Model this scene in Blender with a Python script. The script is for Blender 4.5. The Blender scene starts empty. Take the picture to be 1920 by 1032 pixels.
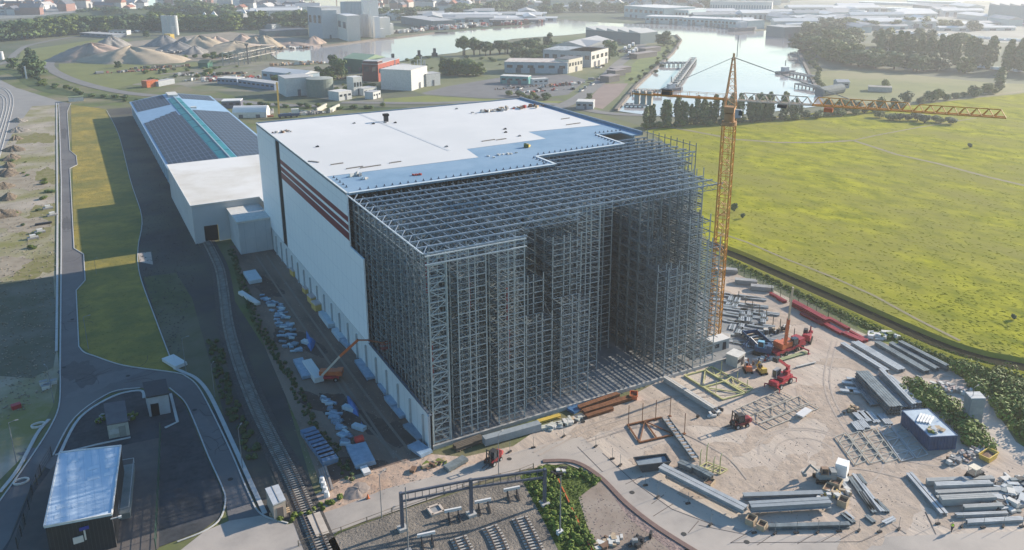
import bpy, math, random
from mathutils import Vector, Matrix
random.seed(7)
R = math.radians
sc = bpy.context.scene
COL = sc.collection

# ------------------------------------------------------------------ camera
# world axes: the high-bay warehouse's long walls run along Y, its short ones along X, its near left corner is the origin
HC = 80.0
OX, OY = 45.706, 112.990
F_PX, CX, CY = 1526.18, 960.0, 376.16
PITCH, ROLL, YAW = .285552614, -.00513821, .496818298
FW = Vector((math.sin(YAW)*math.cos(PITCH), math.cos(YAW)*math.cos(PITCH), -math.sin(PITCH)))
_r = Vector((math.cos(YAW), -math.sin(YAW), 0)); _u = _r.cross(FW)
RT = math.cos(ROLL)*_r + math.sin(ROLL)*_u
UP = -math.sin(ROLL)*_r + math.cos(ROLL)*_u
cam = bpy.data.objects.new('camera', bpy.data.cameras.new('camera')); COL.objects.link(cam)
m = Matrix(((RT.x, UP.x, -FW.x, -OX), (RT.y, UP.y, -FW.y, -OY), (RT.z, UP.z, -FW.z, HC), (0, 0, 0, 1)))
cam.matrix_world = m
cam.data.sensor_width = 36; cam.data.lens = F_PX/1920*36
cam.data.shift_y = -(516-CY)/1920
cam.data.clip_start = 1; cam.data.clip_end = 20000
sc.camera = cam

# ------------------------------------------------------------------ sky, sun, exposure
SUN_EL, SUN_AZ = 22.0, 90.0          # azimuth clockwise from +Y: the sun stands over +X
w = bpy.data.worlds.new('World'); sc.world = w; w.use_nodes = True
nt = w.node_tree; bg = nt.nodes['Background']
sky = nt.nodes.new('ShaderNodeTexSky'); sky.sky_type = 'NISHITA'; sky.sun_disc = False
sky.sun_elevation = R(SUN_EL); sky.sun_rotation = R(SUN_AZ); sky.air_density = 1.3; sky.dust_density = .7; sky.ozone_density = 3.0
hsv = nt.nodes.new('ShaderNodeHueSaturation'); hsv.inputs['Saturation'].default_value = 1.28
nt.links.new(sky.outputs[0], hsv.inputs['Color']); nt.links.new(hsv.outputs[0], bg.inputs[0]); bg.inputs[1].default_value = .115
sun = bpy.data.objects.new('sun', bpy.data.lights.new('sun', 'SUN')); COL.objects.link(sun)
sun.data.energy = 5.0; sun.data.angle = R(.5); sun.data.color = (1, .89, .74)
d = Vector((-math.cos(R(SUN_EL)), 0.0, -math.sin(R(SUN_EL))))
sun.rotation_euler = d.to_track_quat('-Z', 'Y').to_euler()
sc.view_settings.view_transform = 'Standard'; sc.view_settings.look = 'None'
sc.view_settings.exposure = 0.84; sc.view_settings.gamma = 1
sc.cycles.max_bounces = 5; sc.cycles.diffuse_bounces = 2; sc.cycles.glossy_bounces = 2
sc.cycles.volume_bounces = 0; sc.cycles.transparent_max_bounces = 8

# ------------------------------------------------------------------ helpers
def P(px, py, z=0.0):
    """The point of height z that the photograph shows at (px, py)."""
    d = FW + RT*((px-CX)/F_PX) + UP*((CY-py)/F_PX)
    t = (z-HC)/d.z
    return Vector((-OX+d.x*t, -OY+d.y*t, z))

_m = {}
def mat(name, c, c2=None, scale=1.0, rough=.85, metal=0.0, bump=0.0, c3=None, scale3=None, detail=6, spec=.3, stretch=None, k=(.35, .65)):
    if name in _m: return _m[name]
    m = bpy.data.materials.new(name); m.use_nodes = True; _m[name] = m
    n = m.node_tree; b = n.nodes['Principled BSDF']
    b.inputs['Roughness'].default_value = rough; b.inputs['Metallic'].default_value = metal
    b.inputs['Specular IOR Level'].default_value = spec
    if not c2: c2 = tuple(x*.82 for x in c)
    tc = n.nodes.new('ShaderNodeTexCoord'); out = tc.outputs['Object']
    if stretch:
        mp = n.nodes.new('ShaderNodeMapping'); mp.inputs['Scale'].default_value = stretch[:3]
        if len(stretch) > 3: mp.inputs['Rotation'].default_value = (0, 0, R(stretch[3]))
        n.links.new(out, mp.inputs[0]); out = mp.outputs[0]
    def noise(s, a, bb):
        t = n.nodes.new('ShaderNodeTexNoise'); t.inputs['Scale'].default_value = s; t.inputs['Detail'].default_value = detail
        t.inputs['Roughness'].default_value = .62
        n.links.new(out, t.inputs['Vector'])
        r = n.nodes.new('ShaderNodeMapRange'); r.inputs[1].default_value = a; r.inputs[2].default_value = bb
        n.links.new(t.outputs[0], r.inputs[0]); return r.outputs[0]
    def mix(f, a, bb):
        x = n.nodes.new('ShaderNodeMix'); x.data_type = 'RGBA'; n.links.new(f, x.inputs[0])
        for i, v in ((6, a), (7, bb)):
            if isinstance(v, tuple): x.inputs[i].default_value = (*v, 1)
            else: n.links.new(v, x.inputs[i])
        return x.outputs[2]
    f = noise(scale, *k); col = mix(f, c, c2)
    if c3: col = mix(noise(scale3 or scale*.13, .42, .62), col, c3)
    n.links.new(col, b.inputs['Base Color'])
    if bump:
        bp = n.nodes.new('ShaderNodeBump'); bp.inputs['Strength'].default_value = 1; bp.inputs['Distance'].default_value = bump
        n.links.new(f, bp.inputs['Height']); n.links.new(bp.outputs[0], b.inputs['Normal'])
    return m

def lines(m, axis, spacing, width, c, axis2=None, spacing2=None, width2=None):
    """Adds seams of colour c across a material's base colour: every `spacing` metres along an axis."""
    n = m.node_tree; b = n.nodes['Principled BSDF']; tc = n.nodes.new('ShaderNodeTexCoord')
    sp = n.nodes.new('ShaderNodeSeparateXYZ'); n.links.new(tc.outputs['Object'], sp.inputs[0])
    fs = []
    for a, s, wd in ((axis, spacing, width), (axis2, spacing2, width2)):
        if a is None: continue
        dv = n.nodes.new('ShaderNodeMath'); dv.operation = 'DIVIDE'; n.links.new(sp.outputs[a], dv.inputs[0]); dv.inputs[1].default_value = s
        fr = n.nodes.new('ShaderNodeMath'); fr.operation = 'FRACT'; n.links.new(dv.outputs[0], fr.inputs[0])
        lt = n.nodes.new('ShaderNodeMath'); lt.operation = 'LESS_THAN'; n.links.new(fr.outputs[0], lt.inputs[0]); lt.inputs[1].default_value = wd/s
        fs.append(lt.outputs[0])
    f = fs[0]
    if len(fs) > 1:
        mx = n.nodes.new('ShaderNodeMath'); mx.operation = 'MAXIMUM'; n.links.new(fs[0], mx.inputs[0]); n.links.new(fs[1], mx.inputs[1]); f = mx.outputs[0]
    old = b.inputs['Base Color'].links[0].from_socket
    x = n.nodes.new('ShaderNodeMix'); x.data_type = 'RGBA'; n.links.new(f, x.inputs[0]); n.links.new(old, x.inputs[6]); x.inputs[7].default_value = (*c, 1)
    n.links.new(x.outputs[2], b.inputs['Base Color'])
    return m

class MB:
    def __init__(s): s.V = []; s.F = []
    def add(s, vs, fs):
        k = len(s.V); s.V += [tuple(v) for v in vs]; s.F += [tuple(i+k for i in f) for f in fs]; return s
    BF = ((0, 3, 2, 1), (4, 5, 6, 7), (0, 1, 5, 4), (1, 2, 6, 5), (2, 3, 7, 6), (3, 0, 4, 7))
    def box(s, cx, cy, z0, sx, sy, sz, rz=0.0):
        c, q = math.cos(rz), math.sin(rz); vs = []
        for z in (z0, z0+sz):
            for ax, ay in ((-.5, -.5), (.5, -.5), (.5, .5), (-.5, .5)):
                x, y = ax*sx, ay*sy; vs.append((cx+x*c-y*q, cy+x*q+y*c, z))
        return s.add(vs, MB.BF)
    def bar(s, a, b, w_, h=None):
        a = Vector(a); b = Vector(b); h = h or w_; t = (b-a)
        if t.length < 1e-6: return s
        t.normalize(); ref = Vector((0, 0, 1)) if abs(t.z) < .99 else Vector((0, 1, 0))
        x = t.cross(ref).normalized()*(w_/2); y = x.cross(t).normalized()*(h/2)
        return s.add([p+i*x+j*y for p in (a, b) for i, j in ((-1, -1), (1, -1), (1, 1), (-1, 1))], MB.BF)
    def prism(s, poly, z0, z1):
        n = len(poly); p = [(q[0], q[1]) for q in poly]
        if sum(p[i][0]*p[(i+1) % n][1]-p[(i+1) % n][0]*p[i][1] for i in range(n)) < 0: p = p[::-1]
        return s.add([(x, y, z0) for x, y in p]+[(x, y, z1) for x, y in p],
                     [tuple(range(n))[::-1], tuple(range(n, 2*n))]+[(i, (i+1) % n, n+(i+1) % n, n+i) for i in range(n)])
    def sheet(s, poly, z):
        n = len(poly); p = [(q[0], q[1]) for q in poly]
        if sum(p[i][0]*p[(i+1) % n][1]-p[(i+1) % n][0]*p[i][1] for i in range(n)) < 0: p = p[::-1]
        return s.add([(x, y, z) for x, y in p], [tuple(range(n))])
    def cyl(s, x, y, z0, z1, r0, r1=None, n=12):
        return s.tube((x, y, z0), (x, y, z1), r0, r1, n)
    def tube(s, a, b, r0, r1=None, n=8):
        a = Vector(a); b = Vector(b); r1 = r0 if r1 is None else r1; t = (b-a).normalized()
        ref = Vector((0, 0, 1)) if abs(t.z) < .9 else Vector((0, 1, 0))
        x = t.cross(ref).normalized(); y = x.cross(t).normalized()*-1
        vs = [p+(x*math.cos(2*math.pi*i/n)+y*math.sin(2*math.pi*i/n))*r for p, r in ((a, r0), (b, r1)) for i in range(n)]
        return s.add(vs, [tuple(range(n))[::-1], tuple(range(n, 2*n))]+[(i, (i+1) % n, n+(i+1) % n, n+i) for i in range(n)])
    def build(s, name, m, parent=None, loc=None, smooth=False):
        me = bpy.data.meshes.new(name)
        if parent is not None: loc = parent.get('_o', (0, 0, 0)); loc = Vector(loc)
        elif loc is None:
            xs = [v[0] for v in s.V]; ys = [v[1] for v in s.V]; zs = [v[2] for v in s.V]
            loc = Vector(((min(xs)+max(xs))/2, (min(ys)+max(ys))/2, min(zs)))
        else: loc = Vector(loc)
        me.from_pydata([(v[0]-loc.x, v[1]-loc.y, v[2]-loc.z) for v in s.V], [], s.F)
        if smooth:
            for p in me.polygons: p.use_smooth = True
        me.materials.append(m)
        o = bpy.data.objects.new(name, me); COL.objects.link(o)
        if parent is not None:
            o.parent = parent
            if parent.type != 'EMPTY': o['_o'] = tuple(loc)
        else: o.location = loc; o['_o'] = tuple(loc)
        if parent is not None: o['_o'] = tuple(loc)
        return o

def tag(o, label=None, cat=None, group=None, kind=None):
    if label: o['label'] = label
    if cat: o['category'] = cat
    if group: o['group'] = group
    if kind: o['kind'] = kind
    return o
def thing(name, label, cat, loc=(0, 0, 0), group=None):
    """An Empty at the thing's base; meshes built in world coordinates may be parented to it."""
    o = bpy.data.objects.new(name, None); COL.objects.link(o); o.location = Vector(loc); o['_o'] = tuple(Vector(loc))
    o.empty_display_size = .5
    return tag(o, label, cat, group)
def dup(root, loc, rz=0.0, s=1.0, label=None, group=None):
    def cp(o, par):
        c = o.copy(); COL.objects.link(c)
        if par is not None: c.parent = par
        for ch in list(o.children): cp(ch, c)
        return c
    r = cp(root, None); r.location = Vector(loc); r.rotation_euler = (0, 0, rz)
    r.scale = (s, s, s) if not isinstance(s, tuple) else s
    if label: r['label'] = label
    if group: r['group'] = group
    return r
_used = set()
def place(root, loc, rz=0.0, s=1.0, label=None, group=None):
    """The prototype itself the first time, a copy of it with its parts after that."""
    if root.name in _used: return dup(root, loc, rz, s, label, group)
    _used.add(root.name); root.location = Vector(loc); root.rotation_euler = (0, 0, rz)
    root.scale = (s, s, s) if not isinstance(s, tuple) else s
    if label: root['label'] = label
    if group: root['group'] = group
    return root
def fix_parts():
    for o in COL.objects:
        if '_o' in o: del o['_o']
def ground(name, pts, m, z, px=True):
    return tag(MB().sheet([P(*p) if px else p for p in pts], z).build(name, m, loc=(0, 0, 0)), kind='structure')
def ribbon(pts, w0):
    """Left and right edges of a strip of width w0 along points."""
    L, Rr = [], []
    for i, p in enumerate(pts):
        a = pts[max(i-1, 0)]; b = pts[min(i+1, len(pts)-1)]; t = Vector((b[0]-a[0], b[1]-a[1])).normalized(); n = Vector((-t.y, t.x))*w0/2
        L.append((p[0]+n.x, p[1]+n.y)); Rr.append((p[0]-n.x, p[1]-n.y))
    return L, Rr
def strip(name, pts, w0, m, z, h=0.0, px=True):
    pts = [P(*p) if px else p for p in pts]; L, Rr = ribbon(pts, w0); b = MB()
    for i in range(len(pts)-1):
        q = [L[i], L[i+1], Rr[i+1], Rr[i]]
        if h: b.prism(q, z, z+h)
        else: b.sheet(q, z)
    return tag(b.build(name, m, loc=(0, 0, 0)), kind='structure')
def smooth_pts(pts, n=6):
    out = []
    for i in range(len(pts)-1):
        p0, p1, p2, p3 = (Vector(pts[max(i-1, 0)]), Vector(pts[i]), Vector(pts[i+1]), Vector(pts[min(i+2, len(pts)-1)]))
        for k in range(n):
            t = k/n; out.append(tuple(.5*((2*p1)+(p2-p0)*t+(2*p0-5*p1+4*p2-p3)*t*t+(3*p1-p0-3*p2+p3)*t**3)))
    out.append(tuple(pts[-1])); return out

# ------------------------------------------------------------------ materials
GRASS = mat('meadow_grass', (.37, .35, .024), (.155, .175, .018), .16, c3=(.235, .225, .05), scale3=.03, bump=.12, stretch=(1, .6, 1, 60), detail=10, spec=.02, rough=1)
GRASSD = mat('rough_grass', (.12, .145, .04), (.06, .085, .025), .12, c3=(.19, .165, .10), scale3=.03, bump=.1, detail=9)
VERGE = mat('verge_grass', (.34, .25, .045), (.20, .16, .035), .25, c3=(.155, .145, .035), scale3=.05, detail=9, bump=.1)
VERGES = mat('dull_verge_grass', (.10, .105, .045), (.065, .075, .03), .25, c3=(.13, .12, .08), scale3=.05)  # duller and darker than the verge grass
LAND = mat('far_land', (.10, .115, .06), (.15, .14, .10), .02, c3=(.06, .085, .045), scale3=.006)
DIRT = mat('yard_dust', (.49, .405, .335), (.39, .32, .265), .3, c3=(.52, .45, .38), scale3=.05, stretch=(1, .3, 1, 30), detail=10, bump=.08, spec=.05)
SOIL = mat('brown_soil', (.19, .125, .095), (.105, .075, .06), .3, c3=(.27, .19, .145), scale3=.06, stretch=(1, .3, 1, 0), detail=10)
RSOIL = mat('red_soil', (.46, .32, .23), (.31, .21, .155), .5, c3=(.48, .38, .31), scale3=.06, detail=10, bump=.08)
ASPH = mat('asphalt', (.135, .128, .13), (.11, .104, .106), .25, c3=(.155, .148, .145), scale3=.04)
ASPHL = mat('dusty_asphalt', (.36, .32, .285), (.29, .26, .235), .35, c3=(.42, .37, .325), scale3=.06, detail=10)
CONC = mat('concrete', (.42, .41, .39), (.36, .35, .335), .5)
KERB = mat('kerb_stone', (.48, .47, .45), (.40, .39, .38), .8)
GRAVD = mat('dark_gravel', (.050, .054, .060), (.030, .033, .038), 1.2, c3=(.07, .07, .075), scale3=.2)
BALL = mat('ballast', (.20, .175, .15), (.105, .095, .085), 2.5, bump=.1, c3=(.25, .215, .18), scale3=.12, detail=9)
YARDP = mat('pale_waste_ground', (.28, .25, .21), (.20, .18, .155), .08, c3=(.15, .14, .10), scale3=.02)
WATER = mat('water', (.44, .40, .385), (.39, .355, .34), .02, rough=.06, spec=1.0)  # pale base colour stands in for the bright sky reflection
_b = WATER.node_tree; _t = _b.nodes.new('ShaderNodeTexNoise'); _t.inputs['Scale'].default_value = .25; _t.inputs['Detail'].default_value = 3
_tc = _b.nodes.new('ShaderNodeTexCoord'); _b.links.new(_tc.outputs['Object'], _t.inputs['Vector'])
_bp = _b.nodes.new('ShaderNodeBump'); _bp.inputs['Strength'].default_value = .12; _bp.inputs['Distance'].default_value = .4
_b.links.new(_t.outputs[0], _bp.inputs['Height']); _b.links.new(_bp.outputs[0], _b.nodes['Principled BSDF'].inputs['Normal'])
WHITE = mat('white_sheet', (.66, .645, .63), (.62, .61, .595), .05, rough=.75, c3=(.57, .565, .555), scale3=.02, detail=9, spec=.1)
WALLW = lines(mat('pale_cladding', (.84, .86, .87), (.80, .82, .84), .05, rough=.5), 1, 3.3, .13, (.64, .67, .71), 2, 5.6, .10)
PCON = lines(mat('precast_concrete', (.62, .65, .66), (.54, .57, .59), .1, rough=.8), 1, 6.0, .12, (.36, .39, .42))
lines(WHITE, 1, 7.5, .12, (.56, .56, .56), 0, 15.0, .10)
MAROON = mat('maroon_band', (.16, .015, .035), rough=.5)
BLACK = mat('black_gap', (.012, .013, .016), rough=.9)
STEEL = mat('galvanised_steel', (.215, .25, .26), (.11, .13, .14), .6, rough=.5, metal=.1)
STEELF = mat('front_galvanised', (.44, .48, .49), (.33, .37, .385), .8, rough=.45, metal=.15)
STEELB = mat('bright_galvanised', (.46, .475, .48), (.33, .345, .355), .5, rough=.45, metal=.2)
RUST = mat('rust', (.24, .10, .045), (.15, .065, .035), 1.5, rough=.9)
REDO = mat('red_oxide_paint', (.38, .035, .045), (.25, .025, .035), 1, rough=.5)
CRANEY = mat('crane_yellow', (.58, .27, .05), (.46, .21, .05), 1, rough=.5)
ORANGE = mat('orange_paint', (.58, .15, .055), (.42, .11, .045), 1, rough=.45)
RED = mat('red_paint', (.40, .03, .045), (.28, .025, .04), 1, rough=.4)
YELLOW = mat('yellow_paint', (.68, .48, .10), (.58, .40, .09), 1, rough=.5)
PALEY = mat('faded_yellow_steel', (.55, .52, .24), (.45, .42, .20), 1, rough=.6)
BLUEP = mat('blue_paint', (.045, .09, .18), (.035, .07, .14), 1, rough=.45)
BRBLUE = mat('bright_blue_sheet', (.05, .17, .42), (.04, .12, .33), 1, rough=.5)
PBLUE = mat('pale_blue_membrane', (.21, .315, .42), (.18, .28, .38), .3, rough=.7, c3=(.24, .34, .44), scale3=.08, spec=.1)
PANEL = mat('stacked_panels', (.30, .40, .50), (.20, .28, .37), 1, rough=.4)
TYRE = mat('tyre_rubber', (.02, .02, .02), rough=.9)
GLASS = mat('dark_glass', (.03, .04, .05), (.02, .03, .04), rough=.12, spec=.6)
DARK = mat('dark_machinery', (.04, .04, .045), rough=.6)
WOOD = mat('pale_timber', (.46, .36, .25), (.36, .27, .18), 2)
TWOOD = mat('sleeper_concrete', (.45, .42, .38), (.36, .34, .31), 2)
BARK = mat('bark', (.10, .075, .05), rough=.95)
LEAF = mat('leaves', (.07, .12, .035), (.11, .16, .05), .35, rough=.7, detail=3)
LEAFD = mat('dark_leaves', (.045, .085, .035), (.07, .11, .04), .3, rough=.7, detail=3)
LEAFY = mat('yellow_green_leaves', (.14, .18, .03), (.08, .115, .02), .5, rough=.7, detail=3)
SKIN = mat('skin', (.55, .36, .26), rough=.6)
HIVIS = mat('hi_vis_vest', (.60, .85, .05), (.5, .75, .05), 3, rough=.6)
NAVY = mat('navy_trousers', (.03, .035, .06), rough=.8)
# ------------------------------------------------------------------ the ground and everything laid on it
ground('ground', [(-6000, -1500), (9000, -1500), (9000, 9000), (-6000, 9000)], LAND, 0, px=False)
# near and middle land
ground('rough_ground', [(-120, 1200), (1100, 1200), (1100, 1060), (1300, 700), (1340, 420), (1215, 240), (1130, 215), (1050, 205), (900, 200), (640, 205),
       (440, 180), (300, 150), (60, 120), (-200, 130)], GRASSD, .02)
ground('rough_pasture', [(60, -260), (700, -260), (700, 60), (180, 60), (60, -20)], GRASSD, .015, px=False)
# river and basins
river = [(505, 100), (520, 112), (537, 113), (587, 117), (640, 121), (702, 122), (740, 118), (763, 113), (790, 107), (855, 100), (905, 86), (960, 74), (1010, 70), (1060, 67),
         (1098, 63), (1125, 58), (1207, 62), (1268, 67), (1277, 77), (1262, 100), (1233, 127), (1193, 163), (1155, 209), (1212, 217), (1300, 222), (1420, 214), (1530, 201), (1545, 190),
         (1530, 167), (1513, 133), (1497, 98), (1505, 94), (1553, 91), (1523, 70), (1513, 63), (1468, 60), (1437, 58), (1418, 60), (1380, 56), (1280, 47), (1193, 46),
         (1127, 43), (1027, 35), (1002, 33), (1000, 46), (977, 50), (960, 52), (887, 57), (840, 62), (815, 62), (743, 71), (707, 74), (640, 83), (603, 87), (570, 92), (543, 93), (520, 96)]
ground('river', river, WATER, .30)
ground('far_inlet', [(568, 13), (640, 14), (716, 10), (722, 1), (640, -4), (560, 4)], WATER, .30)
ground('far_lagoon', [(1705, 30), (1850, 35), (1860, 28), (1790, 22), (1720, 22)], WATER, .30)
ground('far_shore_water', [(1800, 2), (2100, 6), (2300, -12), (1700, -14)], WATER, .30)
# quay edges
def quay(pts, label, h=1.6):
    pp = [P(*p) for p in pts]; b = MB(); L, Rr = ribbon(pp, 2.0)
    for i in range(len(pp)-1): b.prism([L[i], L[i+1], Rr[i+1], Rr[i]], .05, h)
    return tag(b.build('quay_wall', mat('quay_stone', (.20, .17, .14), (.14, .12, .10), .3)), label, 'quay wall')
quay([(1268, 67), (1277, 77), (1262, 100), (1233, 127), (1193, 163), (1155, 209)], 'long stone quay wall edging the lock basin beside the peninsula road', 1.4)
quay([(1530, 167), (1513, 133), (1497, 98), (1505, 94)], 'stone bank wall on the field side of the bright basin')
quay([(603, 88), (640, 84), (707, 75), (743, 72), (815, 63), (840, 63)], 'brown quay wall below the grain silos')
# meadow on the right
ground('meadow', [(1210, 245), (1290, 232), (1500, 215), (1700, 196), (1900, 172), (2300, 130), (2600, 420), (2300, 1000), (1895, 690), (1750, 640), (1640, 600), (1500, 540),
       (1400, 495), (1345, 472), (1300, 420), (1280, 300), (1240, 262)], GRASS, .05)
ground('far_meadow', [(1520, 135), (1600, 132), (1700, 140), (1860, 156), (1990, 160), (2100, 150), (1900, 178), (1700, 196), (1560, 205), (1545, 188), (1530, 160)],
       mat('far_meadow_grass', (.17, .18, .06), (.13, .145, .05), .05, c3=(.22, .20, .10), scale3=.01), .08)
ground('meadow_verge', [(1345, 480), (1400, 503), (1500, 548), (1640, 610), (1750, 655), (1895, 702), (2100, 800), (2100, 930), (1920, 845), (1850, 740), (1780, 690), (1650, 640), (1600, 610), (1480, 545), (1350, 484)],
       mat('verge_meadow', (.17, .20, .035), (.10, .14, .025), .5, bump=.2), .07)
ditch = [(1335, 455), (1345, 466), (1400, 489), (1500, 533), (1640, 595), (1700, 622), (1780, 655), (1850, 676), (1920, 690), (2100, 740)]
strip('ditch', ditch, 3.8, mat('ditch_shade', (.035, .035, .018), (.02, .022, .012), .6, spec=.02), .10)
# turf banks added along the flat ditch, the higher one casting shade into it
dp = smooth_pts([P(*p) for p in ditch], 6); b = MB(); L_, R_ = ribbon(dp, 3.6); L2_, R2_ = ribbon(dp, 5.0); L3_, R3_ = ribbon(dp, 9.0)
for i in range(len(dp)-1):
    for A_, B_, C_, s_ in ((L_, L2_, L3_, 1), (R_, R2_, R3_, -1)):
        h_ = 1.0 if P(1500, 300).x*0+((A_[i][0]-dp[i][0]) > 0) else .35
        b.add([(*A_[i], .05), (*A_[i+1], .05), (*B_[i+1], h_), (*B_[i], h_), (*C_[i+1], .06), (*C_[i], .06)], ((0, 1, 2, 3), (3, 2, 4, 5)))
tag(b.build('added_shade_bank', GRASS, loc=(0, 0, 0)), kind='structure')
for nm, pts, wd in (('path', [(1215, 236), (1262, 240), (1300, 247), (1380, 262), (1460, 268), (1540, 268), (1600, 264)], 2.6),
                    ('path', [(1600, 264), (1680, 290), (1760, 308), (1850, 332), (1960, 358)], 2.0),
                    ('path', [(1600, 264), (1640, 255), (1720, 240), (1830, 222)], 1.2),
                    ('path', [(1250, 232), (1400, 226), (1550, 216), (1700, 197), (1800, 186), (1950, 168)], 5.0),
                    ('path', [(1345, 436), (1400, 455), (1470, 485), (1560, 520), (1640, 556), (1720, 600), (1800, 640)], .9)):
    strip(nm, pts, wd, mat('worn_track', (.20, .185, .08), (.25, .21, .13), .3), .12)
# west side
ground('waste_ground', [(-60, 300), (20, 215), (60, 190), (110, 194), (104, 300), (104, 500), (108, 660), (112, 700), (100, 760), (60, 840), (0, 900), (-150, 960), (-200, 500)],
       mat('waste_earth', (.40, .34, .27), (.27, .23, .18), .12, c3=(.19, .18, .06), scale3=.04, detail=9), .04)
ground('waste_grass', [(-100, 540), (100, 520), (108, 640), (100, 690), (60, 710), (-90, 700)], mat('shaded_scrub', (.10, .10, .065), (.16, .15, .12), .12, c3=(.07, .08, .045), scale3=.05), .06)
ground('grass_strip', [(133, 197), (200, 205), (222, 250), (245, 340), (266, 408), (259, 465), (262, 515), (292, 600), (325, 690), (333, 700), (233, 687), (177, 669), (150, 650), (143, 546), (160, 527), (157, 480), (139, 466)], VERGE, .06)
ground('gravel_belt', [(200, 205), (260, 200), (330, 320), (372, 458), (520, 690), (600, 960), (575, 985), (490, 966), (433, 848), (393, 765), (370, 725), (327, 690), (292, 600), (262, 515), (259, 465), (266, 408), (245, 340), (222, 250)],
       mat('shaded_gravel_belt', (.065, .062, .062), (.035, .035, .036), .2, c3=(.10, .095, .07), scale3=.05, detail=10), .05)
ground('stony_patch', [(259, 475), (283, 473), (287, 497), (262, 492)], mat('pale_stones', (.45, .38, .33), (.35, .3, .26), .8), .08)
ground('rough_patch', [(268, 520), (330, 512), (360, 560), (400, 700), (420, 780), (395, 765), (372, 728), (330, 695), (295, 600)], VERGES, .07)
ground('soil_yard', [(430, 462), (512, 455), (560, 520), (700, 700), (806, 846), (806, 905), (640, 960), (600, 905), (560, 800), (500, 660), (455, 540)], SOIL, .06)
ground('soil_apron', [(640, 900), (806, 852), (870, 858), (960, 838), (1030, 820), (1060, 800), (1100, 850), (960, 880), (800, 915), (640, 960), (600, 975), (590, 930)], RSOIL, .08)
# construction yard on the right
ground('dust_yard', [(1000, 812), (1090, 775), (1180, 745), (1240, 713), (1345, 680), (1348, 500), (1450, 545), (1560, 600), (1660, 645), (1790, 700), (1850, 745), (1905, 830), (2050, 920), (2050, 1080), (1500, 1100), (1330, 1050),
       (1280, 1022), (1173, 945), (1123, 895), (1060, 870), (960, 885), (900, 880)], DIRT, .10)
ground('dusty_road', [(1040, 830), (1090, 820), (1130, 850), (1190, 905), (1260, 955), (1340, 985), (1450, 1005), (1600, 1010), (1780, 1003), (2000, 995), (2000, 1100), (1500, 1120), (1330, 1055),
       (1280, 1025), (1223, 985), (1173, 945), (1123, 895), (1075, 868), (1023, 868), (973, 885), (900, 905), (640, 995), (540, 1050), (380, 1080), (330, 1040), (383, 998), (430, 978), (490, 968), (540, 985), (640, 952), (723, 918), (800, 898), (960, 850)],
       ASPHL, .12)
# asphalt roads in the west
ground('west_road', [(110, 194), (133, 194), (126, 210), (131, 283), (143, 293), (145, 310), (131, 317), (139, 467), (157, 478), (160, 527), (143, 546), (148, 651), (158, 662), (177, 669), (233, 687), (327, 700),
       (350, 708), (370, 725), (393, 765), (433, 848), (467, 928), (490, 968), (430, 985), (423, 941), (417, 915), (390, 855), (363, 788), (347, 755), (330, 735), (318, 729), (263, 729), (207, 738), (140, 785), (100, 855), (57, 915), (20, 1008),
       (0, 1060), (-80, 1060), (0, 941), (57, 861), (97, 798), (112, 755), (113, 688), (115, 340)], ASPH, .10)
ground('gravel_island', [(100, 858), (142, 788), (209, 742), (263, 733), (318, 733), (345, 757), (360, 790), (387, 857), (414, 916), (420, 941), (411, 972), (381, 995), (333, 1014), (290, 1030), (60, 1100), (-40, 1100), (20, 1010), (57, 918)], GRAVD, .11)
ground('shed_yard', [(57, 935), (110, 862), (300, 822), (298, 1030), (200, 1080), (-10, 1080)], mat('shed_paving', (.13, .11, .10), (.10, .09, .085), .5), .13)
def kerb(pts, wd=.22, n=5, label='pale kerb line along the road edge', h=.12):
    return strip('kerb', smooth_pts([P(*p) for p in pts], n), wd, KERB, .13, h, px=False)
kerb([(110, 194), (115, 340), (113, 688)], .3, 2); kerb([(106, 194), (108, 400), (106, 660)], .5, 2)
kerb([(133, 194), (127, 208), (126, 212)], n=1)
kerb([(126, 212), (131, 283), (143, 293), (145, 310), (131, 317), (139, 467), (157, 478), (160, 527), (143, 546), (148, 651)], n=1)
kerb([(148, 651), (158, 662), (177, 669), (233, 687), (327, 700), (350, 708), (370, 725), (393, 765), (433, 848), (467, 928), (490, 966), (540, 983)])
kerb([(200, 208), (222, 252), (245, 340), (266, 408), (259, 465), (262, 515), (292, 600), (327, 692)])
kerb([(327, 692), (345, 700), (370, 713), (395, 745), (433, 825), (465, 895), (497, 965)], .7)
kerb([(100, 855), (140, 785), (207, 738), (263, 729)]); kerb([(318, 729), (345, 753), (363, 788), (390, 855), (417, 915), (423, 941), (413, 975), (383, 998), (333, 1018)])
kerb([(113, 852), (150, 785), (212, 745), (263, 734), (270, 748)], .5); kerb([(320, 740), (333, 793), (310, 804)], .5, 1)
kerb([(113, 688), (112, 755), (97, 798), (57, 861), (0, 941)]); kerb([(92, 788), (70, 815), (35, 880), (0, 925)], .6)
kerb([(104, 855), (180, 836), (245, 822)], .4, 1)
strip('road_edge', smooth_pts([P(*p) for p in [(1018, 867), (1075, 868), (1123, 895), (1173, 945), (1223, 985), (1280, 1022), (1330, 1052)]], 5), .8, mat('brick_kerb', (.20, .13, .11), (.15, .10, .09), 1), .14, .15, px=False)
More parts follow.
